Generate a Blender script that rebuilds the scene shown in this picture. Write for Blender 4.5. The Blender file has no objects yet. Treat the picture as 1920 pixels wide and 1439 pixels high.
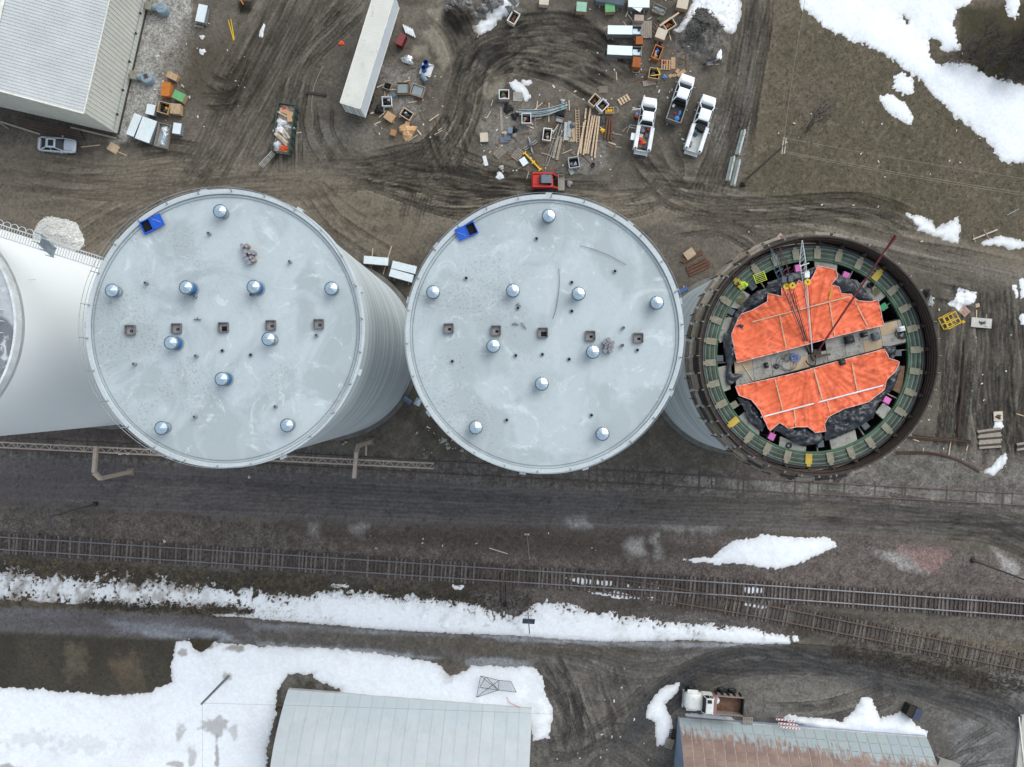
import bpy, bmesh, math, random
import numpy as np
from mathutils import Vector, Matrix

# ------------------------------------------------------------------ camera, sky, sun, exposure
S = bpy.context.scene
C = S.collection
R = math.radians
PI = math.pi
ZC = 87.0            # height of the drone above the yard (m)
FPX = 1333.0         # focal length in photo pixels (1920 wide)
NX, NY = 960.0, 725.0  # the point straight below the drone, in photo pixels

cam = bpy.data.cameras.new('drone_camera')
cam.sensor_fit = 'HORIZONTAL'; cam.sensor_width = 36.0
cam.lens = FPX / 1920 * 36.0
cam.shift_y = (NY - 719.5) / 1920
cam.clip_start = 0.5; cam.clip_end = 6000
camo = bpy.data.objects.new('drone_camera', cam); C.objects.link(camo)
camo.location = (0, 0, ZC); camo.rotation_euler = (0, 0, 0)
S.camera = camo

SUN_EL, SUN_AZ = R(37), R(42)      # overcast light, brightest from the top of the picture
w = bpy.data.worlds.new('World'); S.world = w; w.use_nodes = True
nt = w.node_tree; nt.nodes.clear()
sky = nt.nodes.new('ShaderNodeTexSky'); sky.sky_type = 'NISHITA'; sky.sun_disc = False
sky.sun_elevation = SUN_EL; sky.sun_rotation = SUN_AZ
sky.air_density = 1.3; sky.dust_density = 4.0; sky.ozone_density = 1.5
hs = nt.nodes.new('ShaderNodeHueSaturation'); hs.inputs['Saturation'].default_value = 0.5
bg = nt.nodes.new('ShaderNodeBackground'); bg.inputs['Strength'].default_value = 0.15
out = nt.nodes.new('ShaderNodeOutputWorld')
cl_ = nt.nodes.new('ShaderNodeVectorMath'); cl_.operation = 'MULTIPLY'; cl_.inputs[1].default_value = (1.62, 1.70, 1.76)   # grey cloud cover evens the dome out
gm_ = nt.nodes.new('ShaderNodeGamma'); gm_.inputs['Gamma'].default_value = 0.6
nt.links.new(sky.outputs[0], hs.inputs['Color']); nt.links.new(hs.outputs[0], gm_.inputs['Color']); nt.links.new(gm_.outputs[0], cl_.inputs[0]); nt.links.new(cl_.outputs[0], bg.inputs['Color'])
nt.links.new(bg.outputs[0], out.inputs['Surface'])

sl = bpy.data.lights.new('sun', 'SUN'); sl.energy = 1.2; sl.angle = R(60); sl.color = (1.0, 0.98, 0.95)
slo = bpy.data.objects.new('sun', sl); C.objects.link(slo)
sd_ = Vector((math.sin(SUN_AZ) * math.cos(SUN_EL), math.cos(SUN_AZ) * math.cos(SUN_EL), math.sin(SUN_EL)))
slo.rotation_euler = sd_.to_track_quat('Z', 'Y').to_euler()
slo.location = (0, 60, 120)

S.view_settings.view_transform = 'Standard'; S.view_settings.look = 'None'
S.view_settings.exposure = 0.56; S.view_settings.gamma = 1.0
S.view_settings.use_curve_mapping = False
S.render.engine = 'CYCLES'
S.cycles.max_bounces = 5; S.cycles.diffuse_bounces = 3; S.cycles.glossy_bounces = 2
S.cycles.transmission_bounces = 2; S.cycles.transparent_max_bounces = 4
S.cycles.use_adaptive_sampling = True; S.cycles.adaptive_threshold = 0.012
S.cycles.use_denoising = True; S.cycles.denoiser = 'OPENIMAGEDENOISE'; S.cycles.denoising_input_passes = 'RGB_ALBEDO_NORMAL'; S.cycles.denoising_prefilter = 'ACCURATE'
S.cycles.caustics_reflective = False; S.cycles.caustics_refractive = False

random.seed(7)
# ------------------------------------------------------------------ helpers
def P(px, py, z=0.0):
    s = FPX / (ZC - z)
    return ((px - NX) / s, (NY - py) / s)
def sc(z): return FPX / (ZC - z)
def lin(c): c = c / 255.0; return c / 12.92 if c <= 0.04045 else ((c + 0.055) / 1.055) ** 2.4
KA = 0.90
def A(r, g, b): return (lin(r) * KA, lin(g) * KA, lin(b) * KA)

MATS = {}
def nd(t, ty, **kw):
    n = t.nodes.new(ty)
    for k, v in kw.items(): setattr(n, k, v)
    return n
def M(name, rgb, rough=0.7, metal=0.0, var=0.14, scale=1.2, fine=9.0, fvar=0.10, bump=0.0, bscale=12.0, dirt=None, dirt_amt=0.0, spec=0.4, stretch=(1, 1, 1)):
    """plain procedural material: base colour broken up by two noises (world space), optional dirt blotches and bump"""
    if name in MATS: return MATS[name]
    m = bpy.data.materials.new(name); m.use_nodes = True; t = m.node_tree
    b = t.nodes['Principled BSDF']
    b.inputs['Roughness'].default_value = rough; b.inputs['Metallic'].default_value = metal
    b.inputs['Specular IOR Level'].default_value = spec
    g = nd(t, 'ShaderNodeNewGeometry')
    mp = nd(t, 'ShaderNodeMapping'); mp.inputs['Scale'].default_value = stretch
    t.links.new(g.outputs['Position'], mp.inputs[0])
    n1 = nd(t, 'ShaderNodeTexNoise'); n1.inputs['Scale'].default_value = scale; n1.inputs['Detail'].default_value = 4
    n2 = nd(t, 'ShaderNodeTexNoise'); n2.inputs['Scale'].default_value = fine; n2.inputs['Detail'].default_value = 3
    t.links.new(mp.outputs[0], n1.inputs['Vector']); t.links.new(mp.outputs[0], n2.inputs['Vector'])
    r1 = nd(t, 'ShaderNodeMapRange'); r1.inputs[1].default_value = 0.3; r1.inputs[2].default_value = 0.7
    r1.inputs[3].default_value = 1 - var; r1.inputs[4].default_value = 1 + var; t.links.new(n1.outputs[0], r1.inputs[0])
    r2 = nd(t, 'ShaderNodeMapRange'); r2.inputs[1].default_value = 0.3; r2.inputs[2].default_value = 0.7
    r2.inputs[3].default_value = 1 - fvar; r2.inputs[4].default_value = 1 + fvar; t.links.new(n2.outputs[0], r2.inputs[0])
    mu = nd(t, 'ShaderNodeMath', operation='MULTIPLY'); t.links.new(r1.outputs[0], mu.inputs[0]); t.links.new(r2.outputs[0], mu.inputs[1])
    vm = nd(t, 'ShaderNodeVectorMath', operation='SCALE'); vm.inputs[0].default_value = rgb[:3]; t.links.new(mu.outputs[0], vm.inputs['Scale'])
    col = vm.outputs[0]
    if dirt:
        n3 = nd(t, 'ShaderNodeTexNoise'); n3.inputs['Scale'].default_value = scale * 1.7; n3.inputs['Detail'].default_value = 6; n3.inputs['Roughness'].default_value = 0.65
        t.links.new(mp.outputs[0], n3.inputs['Vector'])
        r3 = nd(t, 'ShaderNodeMapRange'); r3.inputs[1].default_value = 0.62 - 0.3 * dirt_amt; r3.inputs[2].default_value = 0.8 - 0.3 * dirt_amt
        t.links.new(n3.outputs[0], r3.inputs[0])
        mx = nd(t, 'ShaderNodeMix', data_type='RGBA'); mx.inputs['B'].default_value = (*dirt, 1)
        t.links.new(r3.outputs[0], mx.inputs['Factor']); t.links.new(col, mx.inputs['A']); col = mx.outputs['Result']
    t.links.new(col, b.inputs['Base Color'])
    if bump:
        bn = nd(t, 'ShaderNodeTexNoise'); bn.inputs['Scale'].default_value = bscale; bn.inputs['Detail'].default_value = 4
        t.links.new(mp.outputs[0], bn.inputs['Vector'])
        bp = nd(t, 'ShaderNodeBump'); bp.inputs['Strength'].default_value = bump; bp.inputs['Distance'].default_value = 0.05
        t.links.new(bn.outputs[0], bp.inputs['Height']); t.links.new(bp.outputs[0], b.inputs['Normal'])
    MATS[name] = m
    return m

class MB:
    """collects shapes; build() links them as ONE mesh object"""
    def __init__(s): s.v = []; s.f = []
    def add(s, vs, fs):
        o = len(s.v); s.v += [tuple(v) for v in vs]; s.f += [tuple(i + o for i in f) for f in fs]; return s
    def box(s, c, d, rz=0.0, M4=None):
        x, y, z = d[0] / 2, d[1] / 2, d[2] / 2
        vs = [Vector(p) for p in ((-x, -y, -z), (x, -y, -z), (x, y, -z), (-x, y, -z), (-x, -y, z), (x, -y, z), (x, y, z), (-x, y, z))]
        if rz: vs = [Matrix.Rotation(rz, 3, 'Z') @ p for p in vs]
        vs = [p + Vector(c) for p in vs]
        if M4 is not None: vs = [M4 @ p for p in vs]
        return s.add(vs, [(0, 3, 2, 1), (4, 5, 6, 7), (0, 1, 5, 4), (1, 2, 6, 5), (2, 3, 7, 6), (3, 0, 4, 7)])
    def bar(s, a, b, wd, h=None, up=(0, 0, 1)):
        """rectangular bar from a to b"""
        a, b = Vector(a), Vector(b); h = h or wd
        d = (b - a)
        if d.length < 1e-6: return s
        d = d.normalized(); u = Vector(up)
        if abs(d.dot(u)) > 0.98: u = Vector((1, 0, 0))
        r = d.cross(u).normalized(); u = r.cross(d).normalized()
        vs = []
        for p in (a, b):
            for i, j in ((-1, -1), (1, -1), (1, 1), (-1, 1)): vs.append(p + r * (i * wd / 2) + u * (j * h / 2))
        return s.add(vs, [(0, 1, 2, 3), (7, 6, 5, 4), (0, 4, 5, 1), (1, 5, 6, 2), (2, 6, 7, 3), (3, 7, 4, 0)])
    def tube(s, pts, r, n=6, caps=True, r2=None):
        pts = [Vector(p) for p in pts]; m = len(pts); rings = []
        for i, p in enumerate(pts):
            d = (pts[min(i + 1, m - 1)] - pts[max(i - 1, 0)]).normalized()
            u = Vector((0, 0, 1)) if abs(d.z) < 0.95 else Vector((1, 0, 0))
            a = d.cross(u).normalized(); b = a.cross(d).normalized()
            rr = r if r2 is None else r + (r2 - r) * i / max(1, m - 1)
            rings.append([p + a * (math.cos(2 * PI * k / n) * rr) + b * (math.sin(2 * PI * k / n) * rr) for k in range(n)])
        vs = [v for g in rings for v in g]; fs = []
        for i in range(m - 1):
            for k in range(n):
                k2 = (k + 1) % n; fs.append((i * n + k, i * n + k2, (i + 1) * n + k2, (i + 1) * n + k))
        if caps: fs.append(tuple(range(n))[::-1]); fs.append(tuple((m - 1) * n + k for k in range(n)))
        return s.add(vs, fs)
    def lathe(s, prof, n=24, c=(0, 0, 0), a0=0.0, a1=2 * PI, cap=False):
        full = abs(a1 - a0 - 2 * PI) < 1e-6; k = n if full else n + 1
        vs = []; fs = []
        for r, z in prof:
            for i in range(k):
                a = a0 + (a1 - a0) * i / n; vs.append((c[0] + r * math.cos(a), c[1] + r * math.sin(a), c[2] + z))
        for j in range(len(prof) - 1):
            for i in range(n):
                i2 = (i + 1) % k; fs.append((j * k + i, j * k + i2, (j + 1) * k + i2, (j + 1) * k + i))
        if cap: fs.append(tuple((len(prof) - 1) * k + i for i in range(k)))
        return s.add(vs, fs)
    def prism(s, poly, z0, z1):
        n = len(poly); vs = [(x, y, z0) for x, y in poly] + [(x, y, z1) for x, y in poly]
        fs = [tuple(range(n))[::-1], tuple(range(n, 2 * n))] + [(i, (i + 1) % n, (i + 1) % n + n, i + n) for i in range(n)]
        return s.add(vs, fs)
    def build(s, name, mat, parent=None, loc=(0, 0, 0), rz=0.0, smooth=False, bevel=0.0, shade_auto=False):
        me = bpy.data.meshes.new(name); me.from_pydata(s.v, [], s.f); me.update()
        o = bpy.data.objects.new(name, me); C.objects.link(o)
        for mm in (mat if isinstance(mat, (list, tuple)) else [mat]): me.materials.append(mm)
        o.location = loc; o.rotation_euler = (0, 0, rz)
        if parent is not None: o.parent = parent
        if smooth: me.polygons.foreach_set('use_smooth', [True] * len(me.polygons))
        if bevel:
            bv = o.modifiers.new('bevel', 'BEVEL'); bv.width = bevel; bv.segments = 2; bv.limit_method = 'ANGLE'
        return o
LABELS = {}
def tag(o, label, cat, group=None, kind=None):
    o['label'] = label; o['category'] = cat
    if group: o['group'] = group
    o['kind'] = kind or 'thing'
    return o
def struct(o): o['kind'] = 'structure'; return o
def thing(name, label, cat, loc=(0, 0, 0), rz=0.0, group=None):
    o = bpy.data.objects.new(name, None); C.objects.link(o); o.empty_display_size = 0.3
    o.location = loc; o.rotation_euler = (0, 0, rz)
    return tag(o, label, cat, group)
def link_copy(src, parent, loc=None, rot=None, scale=None):
    o = bpy.data.objects.new(src.name.split('.')[0], src.data); C.objects.link(o); o.parent = parent
    if loc is not None: o.location = loc
    if rot is not None: o.rotation_euler = rot
    if scale is not None: o.scale = scale
    return o
# ------------------------------------------------------------------ ground: one graded sheet, fine under the drone, coarse to the horizon
STEP = 0.14
def axis(lo, hi):
    core = np.arange(lo, hi + 1e-6, STEP)
    outw = STEP * 1.6 ** np.arange(1, 21)
    outw = np.cumsum(outw); outw = outw[outw < 2600]
    return np.concatenate([lo - outw[::-1], core, core[-1] + outw]), len(outw)
GX, padx = axis(-65.8, 65.8); GY, pady = axis(-49.5, 50.5)
nx_, ny_ = len(GX), len(GY)
XX, YY = np.meshgrid(GX, GY)
SG = FPX / ZC
PXg = NX + XX * SG; PYg = NY - YY * SG          # ground coordinates in photo-pixel units (15.3 per metre)
rng = np.random.default_rng(11)
LAT = [rng.random((256, 256)) for _ in range(24)]
def vnoise(x, y, seed):
    L = LAT[seed % 24]; xi = np.floor(x).astype(np.int64); yi = np.floor(y).astype(np.int64)
    fx = x - xi; fy = y - yi; fx = fx * fx * (3 - 2 * fx); fy = fy * fy * (3 - 2 * fy)
    x0 = (xi + seed * 37) & 255; x1 = (x0 + 1) & 255; y0 = yi & 255; y1 = (y0 + 1) & 255
    return (L[y0, x0] * (1 - fx) + L[y0, x1] * fx) * (1 - fy) + (L[y1, x0] * (1 - fx) + L[y1, x1] * fx) * fy
def fbm(scale, octv=3, seed=0, sx=1.0, sy=1.0, ang=0.0, gain=0.5, x=None, y=None):
    x = PXg if x is None else x; y = PYg if y is None else y
    if ang: c, s_ = math.cos(ang), math.sin(ang); x, y = x * c + y * s_, -x * s_ + y * c
    t = 0; a = 1.0; tot = 0
    for i in range(octv):
        t = t + a * vnoise(x / scale * 2 ** i / sx + 7.3 * i, y / scale * 2 ** i / sy + 3.1 * i, seed + i); tot += a; a *= gain
    return t / tot                                # 0..1, mean .5
def sstep(v, a, b):
    t = np.clip((v - a) / (b - a), 0, 1); return t * t * (3 - 2 * t)
def sd_poly(pts, pad=60):
    """signed distance in px units, positive inside; -pad outside the padded box"""
    pts = np.array(pts, float); d = np.full(XX.shape, -float(pad))
    x0, y0 = pts.min(0) - pad; x1, y1 = pts.max(0) + pad
    ix = np.where((PXg[0] >= x0) & (PXg[0] <= x1))[0]; iy = np.where((PYg[:, 0] >= y0) & (PYg[:, 0] <= y1))[0]
    if len(ix) == 0 or len(iy) == 0: return d
    sl_ = np.s_[iy[0]:iy[-1] + 1, ix[0]:ix[-1] + 1]; px = PXg[sl_]; py = PYg[sl_]
    best = np.full(px.shape, 1e9); ins = np.zeros(px.shape, bool); n = len(pts)
    for i in range(n):
        ax, ay = pts[i]; bx, by = pts[(i + 1) % n]; dx, dy = bx - ax, by - ay
        t = np.clip(((px - ax) * dx + (py - ay) * dy) / (dx * dx + dy * dy + 1e-9), 0, 1)
        best = np.minimum(best, (px - ax - t * dx) ** 2 + (py - ay - t * dy) ** 2)
        cr = ((ay > py) != (by > py)) & (px < (bx - ax) * (py - ay) / (by - ay + 1e-12) + ax); ins ^= cr
    best = np.sqrt(best); d[sl_] = np.where(ins, best, -np.minimum(best, pad)); return d
def d_line(pts, pad=120):
    pts = np.array(pts, float); d = np.full(XX.shape, float(pad))
    x0, y0 = pts.min(0) - pad; x1, y1 = pts.max(0) + pad
    ix = np.where((PXg[0] >= x0) & (PXg[0] <= x1))[0]; iy = np.where((PYg[:, 0] >= y0) & (PYg[:, 0] <= y1))[0]
    sl_ = np.s_[iy[0]:iy[-1] + 1, ix[0]:ix[-1] + 1]; px = PXg[sl_]; py = PYg[sl_]; best = np.full(px.shape, float(pad) ** 2)
    for i in range(len(pts) - 1):
        ax, ay = pts[i]; bx, by = pts[i + 1]; dx, dy = bx - ax, by - ay
        t = np.clip(((px - ax) * dx + (py - ay) * dy) / (dx * dx + dy * dy + 1e-9), 0, 1)
        best = np.minimum(best, (px - ax - t * dx) ** 2 + (py - ay - t * dy) ** 2)
    d[sl_] = np.sqrt(best); return d
def smooth_path(pts, step=1.2):
    p = np.array(pts, float)
    if len(p) > 2:
        q = []; e = np.vstack([2 * p[0] - p[1], p, 2 * p[-1] - p[-2]])
        for i in range(1, len(e) - 2):
            t = np.linspace(0, 1, 24, endpoint=False)[:, None]; a, b, c_, d = e[i - 1], e[i], e[i + 1], e[i + 2]
            q.append(0.5 * (2 * b + (c_ - a) * t + (2 * a - 5 * b + 4 * c_ - d) * t ** 2 + (-a + 3 * b - 3 * c_ + d) * t ** 3))
        p = np.vstack(q + [e[-2:-1]])
    seg = np.hypot(*np.diff(p, axis=0).T); s_ = np.concatenate([[0], np.cumsum(seg)])
    n = max(2, int(s_[-1] / step)); u = np.linspace(0, s_[-1], n)
    return np.stack([np.interp(u, s_, p[:, 0]), np.interp(u, s_, p[:, 1])], 1), u

n400 = fbm(400, 3, 1); n120 = fbm(120, 4, 2); n40 = fbm(40, 3, 4); n12 = fbm(13, 3, 6); n5 = fbm(5, 2, 9); nA = fbm(60, 4, 12)
COL = np.zeros(XX.shape + (3,)); WET = np.zeros(XX.shape); GRV = np.full(XX.shape, 0.25); HH = np.zeros(XX.shape)
def lay(mask, c1, c2=None, mixn=None):
    c = np.array(A(*c1))[None, None, :] * 1.22
    if c2 is not None:
        m = (n40 if mixn is None else mixn)[..., None]; m = np.clip((m - 0.3) / 0.4, 0, 1)
        c = c * (1 - m) + np.array(A(*c2))[None, None, :] * 1.22 * m
    COL[:] = COL * (1 - mask[..., None]) + c * mask[..., None]
def zone(pts, c1, c2=None, soft=6, amp=10, nz=None, mixn=None, op=1.0, grv=None, wet=None, rough=None, nscale=None):
    d = sd_poly(pts, pad=80)
    d = d + ((n12 if nz is None else nz) - 0.5) * 2 * amp + (n40 - 0.5) * amp
    m = sstep(d, -soft, soft) * op
    lay(m, c1, c2, mixn)
    if grv is not None: GRV[:] = GRV * (1 - m) + grv * m
    if wet is not None: WET[:] = WET * (1 - m) + wet * m
    if rough is not None: HH[:] = HH + m * rough
    return m

# the mud of the yard
lay(np.ones(XX.shape), (84, 79, 72), (106, 99, 89), mixn=0.6 * n120 + 0.4 * n12)
lay(sstep(fbm(70, 4, 15), 0.56, 0.72) * 0.55, (64, 58, 51))
HH += (n40 - 0.5) * 0.10 + (n12 - 0.5) * 0.05
# taupe haul road across the picture, behind the silos
st1 = fbm(14, 3, 3, sx=14, sy=1.0, ang=0.10)
zone([(-60, 262), (120, 292), (300, 300), (420, 300), (640, 318), (900, 352), (1200, 350), (1440, 372), (1580, 392), (1720, 432), (1990, 478), (1990, 545), (1760, 498), (1600, 452), (1440, 442), (1290, 420), (1000, 430), (700, 440), (520, 420), (300, 460), (120, 500), (-60, 470)],
     (104, 97, 86), (120, 111, 98), soft=16, amp=14, mixn=st1, grv=0.2)
zone([(-60, 300), (300, 310), (520, 330), (700, 350), (560, 380), (330, 420), (100, 470), (-60, 440)], (112, 103, 91), (98, 90, 79), soft=24, amp=18, mixn=st1, op=0.8)
zone([(560, 345), (760, 380), (800, 470), (740, 520), (640, 440)], (112, 103, 90), (96, 88, 76), soft=20, amp=14, mixn=n12, op=0.8)
zone([(1410, 428), (1560, 420), (1720, 468), (1960, 512), (1960, 548), (1760, 506), (1600, 462)], (126, 119, 109), (112, 105, 96), soft=14, amp=6, mixn=st1, op=0.85)
# churned brown earth on the right of the forms and below them
zone([(1720, 520), (1960, 560), (1960, 940), (1420, 900), (1500, 880), (1760, 800)], (94, 89, 82), (74, 69, 62), soft=20, amp=16, mixn=fbm(22, 3, 5, sx=1, sy=6, ang=0.06))
zone([(1560, 860), (1700, 830), (1960, 860), (1960, 930), (1500, 905)], (112, 108, 102), (92, 88, 83), soft=14, amp=14, mixn=n12, grv=0.7)
# lawn, dead and olive, top right
lawn_m = zone([(1448, -80), (2400, -80), (2400, 520), (1950, 478), (1830, 462), (1700, 408), (1560, 376), (1420, 368), (1392, 350), (1412, 240), (1436, 120)],
     (98, 89, 76), (86, 80, 64), soft=10, amp=9, mixn=0.5 * n120 + 0.5 * nA, grv=0.0)
lay(lawn_m * sstep(fbm(90, 4, 8), 0.5, 0.7) * 0.7, (100, 90, 79)); lay(lawn_m * sstep(fbm(6, 2, 10), 0.5, 0.9) * 0.5, (124, 115, 97))
lay(lawn_m * sstep(fbm(5, 2, 14), 0.58, 0.9) * 0.6, (56, 53, 42))
zone([(1800, 20), (1960, 0), (1960, 160), (1860, 152), (1800, 115)], (72, 66, 50), (60, 58, 44), soft=8, amp=8, mixn=nA)
# pale crushed stone beside the white metal building
zone([(205, 262), (262, 60), (285, -60), (372, -60), (352, 60), (330, 120), (310, 180), (262, 245), (232, 268)], (158, 156, 152), (138, 136, 132), soft=7, amp=9, mixn=n12, grv=0.9)
zone([(300, 120), (345, 40), (370, 40), (350, 160), (320, 220), (300, 200)], (118, 114, 107), (104, 99, 92), soft=14, amp=12, mixn=n12, grv=0.8, op=0.8)
# grey grit round the stores
for pg, op in (([(705, 130), (760, 125), (830, 135), (818, 200), (790, 232), (740, 215), (735, 180)], 0.8), ([(895, 230), (935, 195), (1000, 190), (1010, 250), (960, 290), (905, 275)], 0.55),
               ([(1080, 270), (1140, 265), (1145, 300), (1100, 330), (1060, 322)], 0.7), ([(600, 235), (720, 245), (700, 270), (610, 262)], 0.4), ([(480, 235), (600, 250), (640, 275), (560, 280)], 0.35),
               ([(1330, 230), (1370, 220), (1360, 280), (1338, 300)], 0.7), ([(1395, 60), (1412, 60), (1400, 240), (1378, 330), (1370, 300), (1390, 180)], 0.55), ([(1255, 60), (1330, 25), (1352, 60), (1345, 110), (1280, 110)], 0.6)):
    zone(pg, (138, 135, 131), (112, 108, 103), soft=14, amp=16, mixn=n12, op=op, grv=0.75)
zone([(1255, 30), (1330, 30), (1360, 70), (1345, 110), (1270, 95)], (84, 82, 79), (100, 97, 93), soft=8, amp=8, mixn=n5, op=0.9, grv=0.9)
# wet brown churn of the turning circle
zone([(790, 95), (860, 45), (960, 35), (1080, 40), (1170, 90), (1180, 150), (1100, 160), (980, 130), (900, 160), (850, 240), (810, 260), (780, 200)], (98, 91, 80), (74, 68, 60), soft=18, amp=16, mixn=fbm(20, 3, 7), op=0.9, wet=0.35)
for pg in ([(792, 60), (820, 40), (840, 70), (850, 110), (830, 130), (815, 95)], [(985, 88), (1030, 80), (1075, 92), (1090, 100), (1040, 106), (990, 100)], [(905, 160), (945, 150), (950, 175), (915, 190)], [(770, 85), (800, 85), (805, 108), (775, 105)],
           [(990, 55), (1020, 52), (1015, 62), (990, 64)], [(1010, 118), (1040, 112), (1050, 120), (1015, 126)], [(800, 20), (830, 5), (850, 20), (820, 40)]):
    zone(pg, (134, 126, 111), (122, 114, 100), soft=6, amp=7, op=0.85, wet=0.45, grv=0.05)
# black earth heap and ash at the top
zone([(830, 15), (880, 10), (890, 45), (860, 60), (835, 45)], (38, 33, 28), (48, 42, 36), soft=6, amp=6, op=0.95)
zone([(815, -20), (980, -20), (975, 25), (930, 45), (905, 65), (880, 20), (830, 15)], (118, 115, 111), (86, 82, 77), soft=8, amp=10, mixn=fbm(9, 3, 4), op=0.9)
zone([(446, 2), (475, 0), (474, 22), (450, 25)], (36, 31, 27), None, soft=5, amp=4)
zone([(355, 90), (420, 70), (480, 130), (440, 210), (380, 200), (340, 160)], (80, 72, 60), (68, 61, 51), soft=18, amp=18, mixn=n12, op=0.7)
# wet verge and painted shade strip along the white building
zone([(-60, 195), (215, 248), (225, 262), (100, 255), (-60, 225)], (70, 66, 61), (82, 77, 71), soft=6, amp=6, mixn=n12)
# ---- the railway side: dark yard road, ballast, verge
zone([(-60, 842), (400, 862), (960, 896), (1500, 922), (1990, 945), (1990, 1010), (1740, 1004), (1400, 996), (960, 990), (700, 985), (400, 968), (-60, 940)], (94, 89, 89), (102, 97, 95), soft=8, amp=6, mixn=fbm(16, 3, 6, sx=16, sy=1, ang=0.05), grv=0.12, rough=0)
zone([(-60, 860), (600, 890), (960, 915), (960, 975), (500, 958), (-60, 930)], (88, 84, 86), (100, 94, 93), soft=14, amp=10, mixn=fbm(18, 3, 8, sx=12, sy=1, ang=0.04), op=0.8, grv=0.08)
zone([(620, 900), (1040, 920), (1320, 950), (1100, 985), (800, 970), (600, 960)], (82, 81, 82), (92, 90, 89), soft=20, amp=14, mixn=fbm(14, 3, 9, sx=12, sy=1, ang=0.04), op=0.7, grv=0.08)
zone([(1150, 905), (1990, 945), (1990, 1030), (1850, 1010), (1500, 985), (1200, 960)], (98, 94, 89), (82, 78, 74), soft=18, amp=10, mixn=fbm(13, 3, 5, sx=16, sy=1, ang=0.05), op=0.85, grv=0.15)
zone([(1700, 955), (1990, 965), (1990, 1020), (1860, 1010), (1720, 985)], (70, 68, 66), (84, 81, 78), soft=14, amp=8, mixn=fbm(13, 3, 7, sx=16, sy=1, ang=0.10), op=0.7)
# siding bed
zone([(-60, 806), (960, 862), (1990, 918), (1990, 962), (960, 912), (-60, 852)], (84, 79, 76), (108, 104, 100), soft=4, amp=5, mixn=fbm(9, 3, 11), grv=0.75, op=0.9)
zone([(1250, 893), (1990, 928), (1990, 955), (1250, 918)], (132, 129, 124), (96, 92, 87), soft=5, amp=8, mixn=fbm(18, 3, 13), grv=0.6, op=0.8)
zone([(-60, 800), (330, 806), (330, 830), (-60, 815)], (92, 83, 80), (84, 77, 74), soft=6, amp=3, grv=0.3)
# ballast shoulder above the main line
zone([(-60, 955), (300, 968), (520, 985), (960, 996), (1300, 1000), (1700, 1010), (1990, 1060), (1990, 1180), (1500, 1110), (960, 1072), (480, 1042), (-60, 1010)], (100, 92, 88), (84, 76, 72), soft=7, amp=8, mixn=n12, grv=0.85)
zone([(520, 985), (700, 988), (960, 990), (1180, 1000), (1360, 1040), (1100, 1050), (900, 1035), (640, 1018)], (66, 60, 55), (80, 73, 67), soft=16, amp=16, mixn=n12, op=0.85, grv=0.4)
for pg, op in (([(1170, 1015), (1205, 1010), (1215, 1040), (1180, 1042)], .8), ([(1222, 1005), (1232, 1005), (1244, 1045), (1232, 1047)], .9), ([(1640, 1035), (1700, 1040), (1740, 1075), (1690, 1065)], .75), ([(1860, 1030), (1900, 1045), (1925, 1090), (1880, 1070)], .7), ([(580, 980), (600, 985), (595, 1005), (580, 1000)], .5), ([(655, 982), (690, 985), (680, 1005), (655, 1000)], .5), ([(1240, 985), (1350, 990), (1340, 999), (1260, 997)], .55), ([(1060, 975), (1095, 970), (1115, 990), (1070, 990)], .7)):
    zone(pg, (166, 164, 162), (140, 138, 136), soft=9, amp=8, op=op, grv=0.7)
zone([(1685, 1028), (1775, 1028), (1780, 1045), (1762, 1075), (1725, 1068), (1705, 1045)], (150, 120, 116), (132, 106, 102), soft=10, amp=12, mixn=n5, op=0.6, grv=0.7)
# line bed
for c0, c1 in (((-40, 1018.5 - 2.5), (1990, 1147)),):
    dl = d_line([c0, c1]); m = sstep(22 + (n12 - .5) * 6 - dl, -4, 4); lay(m * 0.9, (70, 63, 60), (88, 80, 77), mixn=n5); GRV[:] = GRV * (1 - m) + 0.8 * m
dl = d_line([(1060, 1085), (1200, 1104), (1340, 1127), (1540, 1167), (1700, 1199), (1990, 1262)]); m = sstep(22 + (n12 - .5) * 8 - dl, -4, 4); lay(m * 0.85, (68, 62, 58), (90, 83, 78), mixn=n5); GRV[:] = GRV * (1 - m) + 0.8 * m
# earth bank below the line, showing through the snow
zone([(-60, 1036), (480, 1062), (960, 1100), (1420, 1140), (1990, 1180), (1990, 1300), (1700, 1225), (1480, 1190), (960, 1180), (480, 1150), (-60, 1140)], (92, 86, 82), (68, 62, 55), soft=6, amp=8, mixn=nA, grv=0.6)
zone([(-60, 1045), (300, 1062), (560, 1085), (950, 1125), (950, 1190), (400, 1160), (-60, 1135)], (66, 61, 53), (88, 80, 66), soft=8, amp=10, mixn=n12, op=0.9)
zone([(880, 1110), (985, 1115), (975, 1150), (950, 1158), (915, 1140)], (100, 96, 95), (84, 80, 79), soft=6, amp=6, grv=0.95)
zone([(1180, 1145), (1480, 1160), (1460, 1190), (1200, 1168)], (98, 93, 90), (82, 77, 74), soft=8, amp=6, grv=0.9)
zone([(1640, 1160), (1990, 1170), (1990, 1290), (1760, 1230), (1690, 1190)], (104, 98, 92), (84, 78, 72), soft=12, amp=14, mixn=n12, grv=0.7)
zone([(1720, 1185), (1990, 1225), (1990, 1250), (1850, 1225)], (122, 110, 92), (100, 90, 76), soft=10, amp=16, mixn=n12, op=0.6)
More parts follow.
